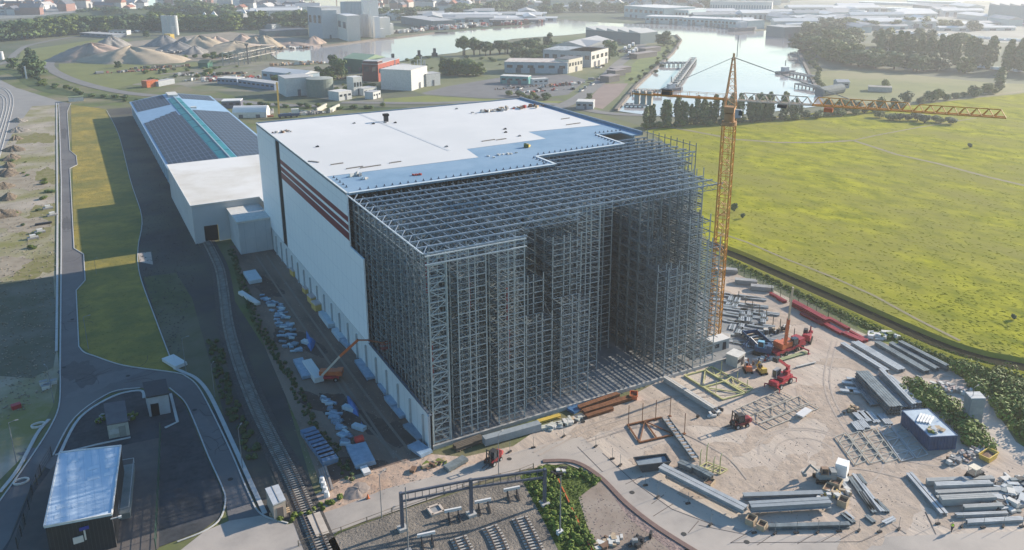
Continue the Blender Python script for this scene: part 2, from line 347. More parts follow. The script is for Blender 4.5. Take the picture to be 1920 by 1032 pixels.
# slab joints of the paved road on the right
JOINT = mat('joint_tar', (.13, .11, .10), rough=.9)
b = MB()
for a, c in (((1083, 838), (1130, 885)), ((1130, 850), (1190, 905)), ((1190, 905), (1260, 955)), ((1260, 955), (1340, 985)), ((1173, 908), (1205, 893)), ((1222, 945), (1245, 928)), ((1225, 968), (1262, 945)), ((1290, 1000), (1310, 977)),
             ((1370, 1018), (1410, 995)), ((1420, 1022), (1450, 1002)), ((1495, 1020), (1530, 1000)), ((1540, 1016), (1570, 1000)), ((1575, 1012), (1605, 995)), ((1615, 1016), (1650, 1000)), ((1370, 1018), (1615, 1016)), ((1310, 985), (1400, 1003)), ((1755, 1002), (1735, 960)), ((1735, 960), (1748, 985))):
    b.bar(P(*a, .135), P(*c, .135), .1, .02)
tag(b.build('road_joints', JOINT, loc=(0, 0, 0)), kind='structure')
# tyre tracks on the dust
TRK = mat('tyre_track', (.42, .35, .295), (.34, .285, .24), .8)
c0 = P(1508, 850)
for k, (rx, a0, a1) in enumerate(((8.2, 100, 330), (5.2, 120, 320), (8.9, 110, 310), (14, 60, 200))):
    pts = [(c0.x+math.cos(R(a0+(a1-a0)*i/20+180))*rx, c0.y+math.sin(R(a0+(a1-a0)*i/20+180))*rx*.8) for i in range(21)]
    strip('tyre_track', pts, .32, TRK, .125+.004*k, px=False)
for k, pts in enumerate(([(1560, 640), (1545, 720), (1580, 800), (1640, 850), (1780, 880)], [(1570, 640), (1556, 720), (1590, 795), (1650, 840), (1800, 868)], [(1480, 1000), (1600, 930), (1640, 960), (1700, 1002)], [(1700, 900), (1600, 880), (1560, 900), (1700, 1000)], [(1100, 830), (1230, 800), (1350, 850), (1400, 900)],
                         [(1000, 850), (1100, 800), (1200, 770), (1300, 740), (1420, 730)], [(1010, 856), (1105, 808), (1205, 777), (1305, 748), (1425, 738)])):
    strip('tyre_track', smooth_pts([P(*p) for p in pts], 8), .3, TRK, .145+.004*k, px=False)
for k, pts in enumerate(([(480, 480), (560, 600), (660, 740), (740, 860)], [(500, 480), (585, 600), (690, 745), (770, 850)], [(620, 700), (690, 800), (760, 870)])):
    strip('tyre_track', smooth_pts([P(*p) for p in pts], 8), .5, mat('soil_track', (.23, .185, .155), (.2, .16, .13), .4), .085+.004*k, px=False)
# damp and worn patches in the yard, repairs and drain covers in the roads
def blob(name, cx, cy, rx, ry, m_, z, seed=1, rot=0.0):
    rnd = random.Random(seed); c_ = P(cx, cy); ph = [rnd.uniform(0, 6.28) for _ in range(5)]; pts = []
    for i in range(48):
        a = 2*math.pi*i/48; k = 1+.22*math.sin(2*a+ph[0])+.14*math.sin(3*a+ph[1])+.10*math.sin(7*a+ph[2])+.07*math.sin(13*a+ph[3]); x, y = rx*k*math.cos(a), ry*k*math.sin(a)
        pts.append((c_.x+x*math.cos(rot)-y*math.sin(rot), c_.y+x*math.sin(rot)+y*math.cos(rot)))
    return ground(name, pts, m_, z, px=False)
DAMP = mat('damp_dirt', (.37, .30, .24), (.43, .35, .285), .35, detail=10, bump=.08, spec=.05); DAMP2 = mat('trampled_dirt', (.455, .37, .30), (.36, .29, .235), .5, detail=10, bump=.08, spec=.05)
for i, (x, y, rx, ry, r_, m_) in enumerate(((1385, 905, 8, 4, -.3, DAMP), (1500, 925, 9, 3, .0, DAMP2), (1630, 900, 6, 8, -.6, DAMP), (1600, 835, 12, 4, .2, DAMP2), (1700, 880, 10, 3, .1, DAMP2), (1560, 760, 5, 10, -.8, DAMP2), (1290, 780, 9, 4, -.6, DAMP2), (1200, 770, 8, 3, .2, DAMP), (1120, 800, 7, 2.5, .3, DAMP2), (1840, 940, 9, 6, .1, DAMP), (1640, 980, 7, 4, .2, DAMP),
        (1440, 800, 7, 3, .3, DAMP2), (1340, 850, 6, 3, -.5, DAMP2), (1640, 690, 10, 3, -.75, DAMP), (1410, 590, 12, 4, -.7, DAMP2), (1480, 880, 5, 2, .3, DAMP2), (1760, 905, 8, 3, .2, DAMP), (1240, 860, 5, 3, -.4, DAMP2))): blob('dirt_patch', x, y, rx, ry, m_, .112+.0009*i, i+3, r_)
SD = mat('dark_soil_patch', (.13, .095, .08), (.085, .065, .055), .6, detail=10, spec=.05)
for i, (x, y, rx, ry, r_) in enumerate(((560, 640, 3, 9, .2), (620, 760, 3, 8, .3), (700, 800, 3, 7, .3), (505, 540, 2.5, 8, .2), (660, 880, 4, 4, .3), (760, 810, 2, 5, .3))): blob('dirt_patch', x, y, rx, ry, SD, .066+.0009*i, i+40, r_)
BE = mat('bare_earth_patch', (.24, .20, .15), (.34, .29, .225), .3, detail=10, spec=.05); SG = mat('sparse_grass_patch', (.16, .155, .05), (.24, .21, .12), .4, detail=10, spec=.05)
for i, (x, y, rx, ry, r_) in enumerate(((70, 260, 7, 16, 0), (50, 340, 8, 16, 0), (85, 410, 7, 18, 0), (40, 420, 6, 12, .2), (90, 330, 4, 14, 0), (30, 500, 8, 10, 0), (75, 500, 5, 10, 0))): blob('earth_patch', x, y, rx, ry, BE if i % 2 else SG, .048+.0009*i, i+60, r_)
RP = mat('asphalt_repair', (.085, .08, .082), (.10, .095, .095), .6); RP2 = mat('worn_asphalt', (.165, .155, .155), (.135, .128, .128), .5, detail=10)
for i, (x, y, rx, ry, r_) in enumerate(((125, 420, 1.2, 9, 0), (128, 560, 1.5, 6, 0), (200, 715, 6, 3, .3), (150, 700, 3, 6, 0), (385, 800, 1.4, 5, .2), (445, 935, 1.5, 4, .2), (120, 250, 1.5, 12, 0), (80, 860, 1.5, 6, .6))): blob('road_patch', x, y, rx, ry, RP2 if i % 3 else RP, .1065+.0009*i, i+80, r_)
for x, y in ((130, 380), (136, 600), (240, 706), (300, 716), (120, 690), (432, 900), (365, 770), (118, 300), (1185, 925), (1282, 1003), (1400, 1018), (955, 862)): p = P(x, y); tag(MB().cyl(p.x, p.y, .12, .146, .42, .42, 12).build('drain_cover', mat('iron_cover', (.05, .05, .05))), kind='structure')
for i in range(30):
    a = P(131, 700-i*13.5); 
CRK = mat('crack', (.06, .058, .06))
rk = random.Random(77); b = MB()
for i in range(26):
    x, y = rk.choice(((120+rk.uniform(-2, 14), rk.uniform(220, 640)), (rk.uniform(130, 320), rk.uniform(690, 722)), (rk.uniform(395, 425), rk.uniform(770, 860)))); p = P(x, y); a = rk.uniform(-.5, .5)+rk.choice((0, 1.57))
    for k in range(6): q_ = Vector((p.x+math.cos(a)*rk.uniform(.6, 1.6), p.y+math.sin(a)*rk.uniform(.6, 1.6), 0)); b.bar((p.x, p.y, .118), (q_.x, q_.y, .118), .07, .02); p = q_; a += rk.uniform(-.5, .5)
tag(b.build('road_cracks', CRK, loc=(0, 0, 0)), kind='structure')
# sidings at the bottom
ground('ballast_bed', [(560, 1050), (640, 1000), (740, 963), (900, 912), (990, 890), (1010, 935), (1060, 1010), (1110, 1100), (500, 1120)], BALL, .14)
ground('scrub_bank', [(975, 895), (1023, 872), (1070, 876), (1120, 898), (1130, 905), (1090, 930), (1105, 990), (1130, 1060), (1060, 1060), (1010, 960)], mat('green_scrub', (.10, .14, .02), (.055, .085, .015), 1.2, bump=.3), .15)
ground('bare_bank', [(1130, 900), (1165, 945), (1230, 1000), (1290, 1050), (1130, 1060), (1100, 985), (1085, 935)], mat('bare_bank_soil', (.26, .20, .16), (.19, .15, .12), .6, c3=(.30, .25, .21), scale3=.1), .16)
ground('rock_bank', [(1123, 893), (1173, 945), (1223, 985), (1290, 1030), (1265, 1040), (1180, 975), (1140, 920)], mat('pinkish_rubble', (.30, .22, .20), (.20, .15, .14), 1.5, bump=.15), .165)
# middle distance
MG = mat('industrial_ground', (.27, .24, .20), (.16, .15, .11), .05, c3=(.12, .14, .05), scale3=.018, detail=9)
ground('industrial_ground', [(310, 125), (420, 118), (520, 115), (640, 124), (740, 120), (760, 150), (700, 160), (720, 190), (640, 192), (520, 172), (380, 172), (340, 160), (250, 160), (220, 145)], MG, .06)
ground('sand_yard', [(130, 116), (160, 92), (230, 80), (330, 70), (430, 60), (560, 72), (620, 84), (570, 93), (540, 94), (505, 100), (430, 112), (300, 118)], mat('sandy_ground', (.30, .25, .19), (.21, .18, .14), .06), .07)
ground('grey_lot', [(790, 175), (840, 162), (960, 142), (1060, 140), (1100, 150), (1065, 178), (990, 186), (900, 184), (800, 178)], mat('grey_hardstanding', (.17, .165, .165), (.14, .135, .135), .1), .07)
ground('peninsula', [(763, 113), (855, 100), (905, 88), (1010, 72), (1098, 64), (1207, 64), (1268, 69), (1277, 78), (1233, 127), (1193, 163), (1155, 205), (1110, 210), (1050, 185), (960, 180), (800, 180), (740, 160), (720, 125)],
       mat('peninsula_ground', (.15, .16, .075), (.20, .185, .13), .03, c3=(.11, .13, .05), scale3=.015), .05)
ground('quay_grass', [(1272, 76), (1255, 98), (1225, 126), (1190, 158), (1170, 160), (1175, 130), (1210, 100), (1245, 78)], mat('quay_grass', (.17, .20, .06), (.12, .15, .05), .1), .09)
ground('brick_lot', [(1130, 158), (1178, 157), (1160, 180), (1130, 205), (1105, 200), (1110, 180)], mat('brown_lot', (.27, .20, .17), (.23, .17, .15), .1), .10)
ROADG = mat('far_road_asphalt', (.20, .19, .18), (.17, .165, .16), .1)
def road(pts, wd, z=.16, m=ROADG, n=6, name='road'):
    return strip(name, smooth_pts([P(*p) for p in pts], n), wd, m, z, px=False)
road([(1045, 203), (1085, 184), (1130, 150), (1160, 120), (1190, 98), (1205, 82)], 9)
road([(1085, 202), (1130, 212), (1200, 216), (1250, 210)], 7, .17)
road([(600, 200), (500, 196), (420, 188), (300, 181), (220, 172), (150, 155), (108, 138), (92, 125), (98, 115), (125, 108), (150, 100)], 8, .18)
road([(-60, 132), (10, 118), (30, 100), (60, 84), (150, 68), (210, 65)], 6, .18)
road([(640, 193), (800, 194), (900, 192), (1045, 196)], 7, .19)
road([(300, 140), (360, 135), (430, 128), (500, 122), (540, 118)], 5, .20, YARDP)
ground('junction', [(-200, 190), (0, 150), (30, 165), (110, 190), (133, 195), (110, 197), (60, 200), (30, 240), (-60, 400), (-300, 420)], mat('junction_asphalt', (.27, .255, .24), (.23, .22, .21), .1), .09)
for k, (pts, wd) in enumerate((([(0, 128), (40, 140), (70, 160), (130, 176), (300, 190), (420, 195), (640, 203), (760, 205)], 12), ([(20, 60), (120, 52), (250, 47), (300, 45)], 30))):
    strip('verge', smooth_pts([P(*p) for p in pts], 5), wd, mat('ditch_green', (.075, .10, .03), (.045, .07, .025), .08), .11+.01*k, px=False)
ground('verge_field', [(110, 120), (200, 118), (330, 128), (350, 118), (420, 115), (300, 145), (215, 168), (150, 152), (110, 135)], mat('olive_field', (.17, .18, .06), (.14, .15, .05), .05), .10)
ground('verge_field', [(40, 95), (90, 88), (200, 72), (250, 75), (190, 95), (120, 105), (90, 115), (60, 130), (30, 125)], mat('olive_field', (.1, .1, .1)), .12)
ground('verge_field', [(720, 186), (800, 180), (900, 186), (1010, 190), (1060, 190), (1040, 196), (900, 197), (720, 192)], mat('bright_verge', (.20, .21, .05), (.15, .17, .045), .1), .13)
# far flats on the right: pale car parks and greenhouses' floor
FL = mat('far_pale_flats', (.34, .32, .29), (.26, .25, .22), .01, c3=(.15, .17, .12), scale3=.004, stretch=(1, .3, 1, 30))
ground('far_flats', [(1560, 64), (1700, 68), (1980, 88), (2200, 60), (2400, -5), (1700, -12), (1450, 5), (1480, 30)], FL, .20)
ground('far_flats', [(0, 36), (150, 30), (300, 26), (500, 16), (560, 6), (500, -5), (-200, 0)], mat('far_town_ground', (.26, .25, .24), (.17, .18, .15), .012), .20)
# ------------------------------------------------------------------ the high-bay warehouse
WH = thing('high_bay_warehouse', 'huge half clad high bay warehouse, white roof behind, bare steel racking open in front', 'warehouse', (0, 0, 0))
b = MB()
b.box(43.2, 62.3, -.2, 85.6, 123.4, .42)
b.build('floor_slab', mat('warehouse_slab', (.26, .265, .27), (.18, .19, .195), .3), WH)
b = MB(); b.box(42.5, .35, .0, 85, .4, .75); b.build('ground_beam', CONC, WH)
# concrete plinth wall with pilasters on the left
b = MB(); b.box(-.15, 62, 0, .3, 124, 6.8); b.box(-.3, .3, 0, .7, .6, 6.8)
b.build('plinth_wall', PCON, WH)
for k in range(21): MB().box(-.48, 3+6*k, 0, .36, .3, 5.6).build('pilaster', mat('pilaster_concrete', (.42, .46, .48)), WH)
b = MB(); b.box(-.2, 62, 6.8, .5, 124, .12); b.build('flashing', mat('grey_flashing', (.12, .15, .19)), WH)
# cladding: near field (with the notch), far field
b = MB()
b.add([(-.5, 39.3, 24.8), (-.5, 96.4, 24.8), (-.5, 96.4, 35.8), (-.5, 39.3, 35.8), (-.2, 39.3, 24.8), (-.2, 96.4, 24.8), (-.2, 96.4, 35.8), (-.2, 39.3, 35.8)], ((0, 1, 2, 3), (4, 7, 6, 5), (3, 2, 6, 7), (0, 3, 7, 4), (1, 5, 6, 2)))
b.box(-.35, (31+96.4)/2, 6.92, .3, 65.4, 17.88)
b.build('wall_cladding', WALLW, WH)
b = MB(); b.box(-.35, 112.3, 6.92, .3, 22.6, 28.9); b.build('wall_cladding', WALLW, WH)
MB().box(-.28, 98.7, 6.92, .12, 4.6, 28.6).build('cladding_gap', BLACK, WH)
for z0, z1 in ((30.0, 31.15), (28.15, 29.3), (26.05, 27.7)):
    MB().box(-.52, (39.3+96.4)/2, z0, .05, 57.1, z1-z0).build('maroon_stripe', MAROON, WH)
MB().box(43, 123.6, 0, 86, .3, 35.8).build('back_wall', WALLW, WH)
MB().box(86, 92, 0, .3, 63, 35.8).build('side_wall', WALLW, WH)
# roof deck: blue vapour sheet with steps, white membrane over it
blue = [(-.5, 39.3), (48.1, 39.6), (48.1, 48.3), (74.2, 49.3), (74.8, 62.4), (82.5, 62), (82.5, 57), (86, 57), (86, 123.8), (-.5, 123.8)]
MB().prism(blue, 35.55, 35.9).build('roof_deck', PBLUE, WH)
white = [(-.3, 54.5), (36.1, 54.3), (37.5, 63.7), (60.5, 64.5), (60.9, 74.3), (83.2, 72.5), (85.0, 123.2), (-.3, 123.2)]
MB().prism(white, 35.9, 35.97).build('roof_membrane', WHITE, WH)
b = MB(); b.bar((85.9, 57, 36.2), (85.9, 123.8, 36.2), .5, .8); b.bar((-.3, 123.7, 36.05), (85.9, 123.7, 36.05), .4, .35); b.build('parapet', mat('blue_grey_parapet', (.19, .26, .34)), WH)
b = MB(); b.bar((-.4, 39.3, 36.02), (-.4, 123.7, 36.02), .35, .25); b.build('roof_edge', mat('pale_edge', (.6, .62, .62)), WH)
b = MB(); b.bar((33, 64, 35.99), (30, 123, 35.99), .8, .05); b.build('roof_joint', mat('roof_joint', (.55, .56, .57)), WH)
# white edge strip on the steps
b = MB()
for a, c in (((48.3, 39.6), (48.3, 48.3)), ((74.4, 49.3), (74.9, 62.4)), ((0, 39.45), (48.1, 39.75)), ((48.3, 48.5), (74.2, 49.5))):
    b.bar((*a, 35.99), (*c, 35.99), .7, .1)
b.build('edge_trim', mat('pale_trim', (.55, .62, .66)), WH)

# racking. rows run along Y; each row has a front edge and a stepped height
LV = 2.15; BAY = 3.2; Y0 = .9; YEND = 58
ROWS = [((.7, 3.6), [(0, 33.6)]), ((5.8, 11.0), [(0, 33.6)]), ((13.2, 18.4), [(0, 33.6)]),
        ((20.6, 26.0), [(2.5, 17.2), (6.0, 23.65), (9, 33.6)]), ((28.0, 34.2), [(2.5, 19.35), (6.0, 30.1), (9, 33.6)]),
        ((35.4, 40.6), [(10, 33.6)]), ((42.8, 48.0), [(16, 33.6)]), ((50.2, 55.4), [(0, 21.5), (5.5, 27.9), (9, 33.6)]), ((57.6, 62.8), [(0, 25.8), (4, 30.1), (8, 33.6)]),
        ((65.0, 69.0), [(12.5, 33.6)]), ((72.4, 77.6), [(23, 33.6)]), ((79.8, 85.2), [(36, 33.6)])]
def ht(prof, y):
    h = 0
    for y0, hh in prof:
        if y >= y0: h = hh
    return h
for ri, ((xa, xb), prof) in enumerate(ROWS):
    posts = [xa, xb] if xb-xa < 3.5 else [xa, xa+(xb-xa)*.39, xa+(xb-xa)*.61, xb]
    row = MB(); frames = []
    nb = int((YEND-Y0)/BAY)
    y_first = None
    for k in range(nb+1):
        y = Y0+BAY*k; h = ht(prof, y+.01)
        if not h: continue
        if y_first is None: y_first = y
        fm = MB()
        near = len(frames) < 3; pw = .17 if near or ri == 0 else .30  # posts and beams behind the front are thickened to darken the interior
        for x in posts: fm.box(x, y, .75 if y < 1 else .2, pw, pw*.9, h+1.5-.2)
        nl = int(h/LV+.01)
        for l in range(1, nl+1):
            z = l*LV
            fm.bar((xa, y, z), (xb, y, z), .12, .15 if near else .22)
            if near: fm.bar((xa, y, z-1.07), (xb, y, z-1.07), .07, .07)
            if y+2.1 < 58: row.bar((xa, y+1.07, z+.02), (xb, y+1.07, z+.02), .14, .12); row.bar((xa, y+2.13, z+.02), (xb, y+2.13, z+.02), .14, .12)
            if ri > 6 and not near: fm.bar((xa, y+.2, z-LV*.5), (xb, y+1.4, z-.3), .12); fm.bar((xb, y+.4, z-LV), (xb, y+2.6, z), .12)
            if ri == 0 or (l % 2 and not near):
                s = 1 if l % 2 else -1
                xl, xr = (posts[0], posts[1]); fm.bar((xl if s > 0 else xr, y, z-LV), (xr if s > 0 else xl, y, z), .06)
                if len(posts) > 2: xl, xr = posts[2], posts[3]; fm.bar((xr if s > 0 else xl, y, z-LV), (xl if s > 0 else xr, y, z), .06)
        frames.append((k, y, fm))
        # pallet beams to the next frame
        y2 = y+BAY
        hn = ht(prof, y2+.01) if y2 < YEND else 0
        ext = 0 if y2 < 40 else 0
        if hn:
            for l in range(1, int(min(h, hn)/LV+.01)+1):
                z = l*LV+.07
                for x in posts: row.bar((x, y, z), (x, y2, z), .11 if k < 3 else .2, .19 if k < 3 else .30)
                xm = (posts[0]+posts[1])/2; row.bar((xm, y, z-.1), (xm, y2, z-.1), .12, .1)
                if len(posts) > 2: xm = (posts[2]+posts[3])/2; row.bar((xm, y, z-.1), (xm, y2, z-.1), .12, .1)
                if (k+l+ri) % 3 == 0:
                    row.bar((posts[0], y, z), (posts[-1], y2, z+(.02)), .06)
                    row.bar((posts[-1], y, z), (posts[-1], y2, z+LV), .05)
        if y == y_first or (y_first is not None and ht(prof, y-BAY+.01) < h and y > 1):   # beams cantilevered towards the aisle end
            for l in range(1, nl+1):
                if ri in (3, 4, 7, 8) and l > ht(prof, y-BAY+.01)/LV:
                    for x in posts: row.bar((x, y-1.1, l*LV+.07), (x, y, l*LV+.07), .07, .13)
    ro = row.build('rack_row', STEEL, WH)
    rest = MB()
    for i, (k, y, fm) in enumerate(frames):
        if i < 3 or (ri == 0 and y < 39): fm.build('upright_frame', STEELF if i < 2 or ri == 0 else STEEL, ro)  # lighter steel in front, darker behind: interior shade put into the colour
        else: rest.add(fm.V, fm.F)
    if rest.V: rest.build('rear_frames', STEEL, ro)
# roof beams over the racking: one line at each frame, with purlins between
def xmax(y): return 18.9 if y < 6.5 else (33.8 if y < 9.5 else (71.5 if y < 26 else (72+(y-26)*1.45 if y < 35.5 else 86)))
RB = mat('roof_beam_steel', (.30, .36, .43), (.24, .30, .36), .6, rough=.45, metal=.2)
k = 0
while Y0+BAY*k < 57:
    y = Y0+BAY*k; x1 = min(xmax(y), 86); x0 = 0 if y < 39 else (48.5 if y < 49 else 75.2)
    b = MB(); b.bar((x0, y, 35.3), (x1, y, 35.3), .22, .26); b.bar((x0, y, 34.2), (x1, y, 34.2), .12, .12)
    x = x0; s = 0
    while x < x1-.9: b.bar((x, y, 34.2 if s % 2 else 35.3), (x+1.3, y, 35.3 if s % 2 else 34.2), .08); x += 1.3; s += 1
    if x0 == 0: b.bar((-.1, y, 35.25), (-1.3, y+1.0, 36.3), .1); b.bar((-.1, y, 35.3), (1.2, y+1.6, 36.0), .12)
    b.build('roof_beam', RB, WH)
    k += 1
b = MB()
x = .2
while x < 86:
    y1 = 39.2 if x < 48.2 else 49; y0 = .9 if x < 18.9 else (7.3 if x < 33.8 else (10.5 if x < 71.5 else (26+(x-72)/1.45)))
    if x > 75: y1 = 57
    if y0 < y1: b.bar((x, y0, 35.0), (x, y1, 35.0), .1, .12)
    x += 2.45
b.build('purlins', RB, WH)
b = MB(); b.bar((-.25, .6, 35.5), (-.25, 39.2, 35.5), .16, .18); b.bar((-.3, .6, 35.0), (18.6, .6, 35.0), .16, .2); b.bar((0, .55, 33.6), (18.6, .55, 33.6), .16, .2)
b.build('edge_rail', mat('white_edge_rail', (.62, .66, .68), rough=.4), WH)
# cladding posts on the left edge and wind bracing
b = MB()
for k in range(12):
    y = .6+BAY*k; b.bar((-.1, y, 6.8), (-.1, y, 35.4), .16)
    if k < 3:
        for l in range(16): b.bar((-.1, y, 1+l*2.15), (-.1, y+BAY, 1+(l+1)*2.15), .08)
for l in range(3, 17, 2): b.bar((-.1, .6, l*2.15), (-.1, 36, l*2.15), .07)
b.build('side_bracing', STEEL, WH)
b = MB()
for l in range(16):
    z = 1+l*2.15; s = l % 2
    b.bar((.7 if s else 3.6, .75, z), (3.6 if s else .7, .75, z+2.15), .12); b.bar((.7, .75, z), (3.6, .75, z), .14, .16)
for x in (.55, 3.75): b.bar((x, .75, .2), (x, .75, 35.2), .2)
b.build('front_bracing', mat('pale_steel', (.42, .48, .50), (.36, .42, .44), 1, rough=.45, metal=.2), WH)
# tall posts standing above the unfinished far right corner
for k in range(9):
    y = 36+2.4*k; MB().bar((86.2, y, 24), (86.2, y, 37.4), .16).build('corner_post', STEEL, WH)
b = MB(); b.bar((86.2, 36, 36.6), (86.2, 57, 36.6), .15); b.bar((86.2, 36, 34), (86.2, 57, 34), .12); b.build('corner_rail', STEEL, WH)
for x, y, z, col in ((1.7, 3, 12, 0), (2.4, 6, 26, 0), (8.2, 1.6, 24, 0), (15.6, 2, 20, 0), (15.9, 2, 12, 0)):
    MB().box(x, y, z, .25, .25, 6).build('red_duct', mat('dull_red_duct', (.30, .05, .06)), WH)

# ------------------------------------------------------------------ things on the roof
def clutter(name, label, cat, cx, cy, z, n, spread, mats_, smax=1.2, group=None, h=.4, ax=0.0):
    """A heap of site material as one thing: loose boards, sacks and offcuts of a few materials."""
    t = thing(name, label, cat, (cx, cy, z), group); bs = {}
    for i in range(n):
        m_ = random.choice(mats_); q = bs.setdefault(m_.name, (m_, MB()))[1]
        a = random.gauss(0, .5); r_ = random.gauss(0, .4)
        x = cx+(a*math.cos(ax)-r_*math.sin(ax)*.5)*spread[0]; y = cy+(a*math.sin(ax)+r_*math.cos(ax)*.5)*spread[1]
        q.box(x, y, z+random.random()*h*.3, random.uniform(.3, smax), random.uniform(.2, smax*.6), random.uniform(.1, h), random.random()*3)
    for m_, q in bs.values(): q.build('board' if 'timber' in m_.name else 'offcut', m_, t)
    return t
OFFW = mat('offwhite', (.62, .60, .56)); GREYM = mat('grey_item', (.30, .30, .30)); BROWN = mat('brown_item', (.20, .12, .08)); MRED = mat('dull_red', (.4, .08, .07))
def on_roof(px, py): return P(px, py, 35.98)
p = on_roof(968, 204); clutter('material_heap', 'long jumble of crates and wrapped material near the far roof corner', 'material heap', p.x, p.y, 35.97, 48, (10, 5), [OFFW, GREYM, BROWN, MRED, WOOD], 1.5, h=.9, ax=.1)
p = on_roof(915, 210); clutter('material_heap', 'low pile of grey bags left of the big heap at the far roof edge', 'material heap', p.x, p.y, 35.97, 22, (6, 3), [OFFW, GREYM, DARK], 1.3, h=.8, ax=.1)
p = on_roof(530, 248); clutter('material_heap', 'brown rubble and boards at the roof edge above the dark gap', 'material heap', p.x, p.y, 35.97, 18, (2.4, 2.4), [OFFW, BROWN, GREYM], 1.0, h=.5)
p = on_roof(668, 330); clutter('material_heap', 'pale grey bundle of pipes on the blue sheet near the left roof edge', 'material heap', p.x, p.y, 35.9, 10, (1.3, 1), [OFFW, STEELB], 1.2, h=.8)
p = on_roof(988, 276); clutter('material_heap', 'yellow and green pallet of material in the middle of the blue roof sheet', 'material heap', p.x, p.y, 35.9, 8, (1, .8), [YELLOW, WOOD, LEAFD], 1.4, h=.9)
p = on_roof(945, 290); clutter('material_heap', 'scattered white offcuts on the blue sheet beside the small blue box', 'material heap', p.x, p.y, 35.9, 14, (4, 3), [OFFW, STEELB], .9, h=.3)
for nm, x, y, s in (('second', 785, 323, 1), ('first', 690, 330, 1)):
    p = on_roof(x-6, y+6); clutter('material_heap', 'dull red tool crates near the front edge of the blue sheet, %s from the left' % nm, 'tool crates', p.x, p.y, 35.9, 5, (1.2, .8), [MRED, OFFW], .7, h=.5)
for i, (x, y) in enumerate(((700, 233), (664, 232), (741, 231), (722, 231), (948, 249), (837, 276), (947, 243), (856, 205), (595, 276), (974, 256))):
    p = on_roof(x, y); b = MB(); b.box(p.x, p.y, 35.97, .8, .5, .25); b.box(p.x+.1, p.y, 36.22, .35, .35, .15)
    tag(b.build('roof_item', GREYM if i % 2 else DARK), 'small dark item lying on the white roof sheet', 'roof item', 'small dark items scattered over the white roof')
for i, (x, y, L, a) in enumerate(((588, 304, 3, -.9), (632, 308, 3, .1), (665, 315, 4, .1), (695, 313, 5, .1), (741, 305, 3, .1), (916, 264, 4, .1), (940, 262, 3, .1), (1060, 223, 3, .1), (1075, 233, 5, .1))):
    p = on_roof(x, y); b = MB(); b.box(p.x, p.y, 35.97, L, .35, .18, a); b.box(p.x+.2, p.y+.4, 35.97, L*.6, .2, .12, a)
    tag(b.build('loose_battens', mat('weathered_batten', (.22, .2, .18))), 'thin dark battens lying on the white roof sheet', 'battens', 'loose battens on the white roof')
# access hatch with dark vent
p = on_roof(724, 228); t = thing('roof_vent', 'small black roof vent standing alone on the white roof', 'roof vent', p)
MB().box(p.x, p.y, 35.97, 1.1, 1.1, 1.6).build('shaft', DARK, t); MB().box(p.x, p.y, 37.6, 1.5, 1.5, .6).build('cap', BLACK, t)
# safety clamps along the roof edge
clamp = MB().box(0, 0, 0, .16, .16, .45).box(0, 0, 0, .5, .3, .1).build('edge_clamp', mat('dark_clamp', (.08, .10, .14)), loc=(0, 0, 0))
tag(clamp, 'small dark guard foot standing along the open edge of the blue roof sheet', 'guard foot', 'edge protection feet along the open roof edge')
def clamps(a, c, n):
    for i in range(n):
        f = (i+.5)/n; place(clamp, (a[0]+(c[0]-a[0])*f, a[1]+(c[1]-a[1])*f, 35.9))
clamps((2, 41), (47, 41.2), 26); clamps((47, 41), (47, 48), 5); clamps((49, 50), (73, 51), 15); clamps((73, 51), (74, 62), 7)
clamps((75, 64), (84, 63.5), 7); clamps((1, 43), (1, 54), 5)

# ------------------------------------------------------------------ annex and solar hall
AX = thing('white_annex', 'low pale block with a white flat roof and dark rail door beside the warehouse', 'annex building', (-9, 160, 0))
WCON = mat('pale_precast', (.50, .51, .52), (.44, .45, .46), .1)
b = MB()
b.box(-19.3, 161, 0, .4, 58, 11.6); b.box(9.0, 189.8, 0, 57, .4, 11.6)
# front wall with an opening for the track
b.box(-17.9, 132.2, 0, 2.4, .4, 11.6); b.box(-4.2, 132.2, 0, 17.0, .4, 11.6); b.box(-14.7, 132.2, 5.2, 4.0, .4, 6.4)
b.build('wall', WCON, AX)
MB().prism([(-19.6, 131.9), (0, 131.9), (0, 124.2), (12.6, 124.2), (12.6, 190.1), (-19.6, 190.1)], 11.6, 11.95).build('roof', mat('dusty_white_roof', (.60, .57, .52), (.50, .46, .40), .1, c3=(.66, .64, .61), scale3=.04), AX)
b = MB(); b.bar((-19.6, 131.8, 12), (0, 131.8, 12), .25, .2); b.bar((-19.7, 131.8, 12), (-19.7, 190, 12), .25, .2); b.build('roof_edge', mat('white_edge', (.66, .66, .65)), AX)
MB().box(-14.7, 133.2, 0, 3.9, .3, 5.2).build('door_opening', BLACK, AX)
SB = thing('side_block', 'small pale concrete block with flat roof against the annex and plinth wall', 'side building', (-5, 121, 0))
MB().box(-5, 124, 0, 9, 15.4, 9.4).build('wall', lines(mat('side_block_concrete', (.46, .48, .50), (.40, .42, .44), .2), 0, 3.0, .08, (.3, .32, .35)), SB)
MB().box(-5.1, 124, 9.4, 9.6, 15.9, .5).build('roof', OFFW, SB)
HL = thing('solar_hall', 'long hall with pitched roof covered in dark solar panels and a teal skylight strip', 'industrial hall', (2, 270, 0))
HW = mat('pale_blue_cladding', (.28, .40, .48), (.24, .35, .43), .2)
b = MB(); b.box(2.3, 281.5, 0, 40.4, 182, 7.5); b.build('wall', HW, HL)
def slope(x0, z0, x1, z1, y0, y1, dz, th=.12):
    q = MB(); q.add([(x0, y0, z0+dz), (x1, y0, z1+dz), (x1, y1, z1+dz), (x0, y1, z0+dz), (x0, y0, z0+dz+th), (x1, y0, z1+dz+th), (x1, y1, z1+dz+th), (x0, y1, z0+dz+th)], MB.BF); return q
RZ = 10.8; EZ = 7.5; XL, XR, XM = -18.4, 23.2, 2.4
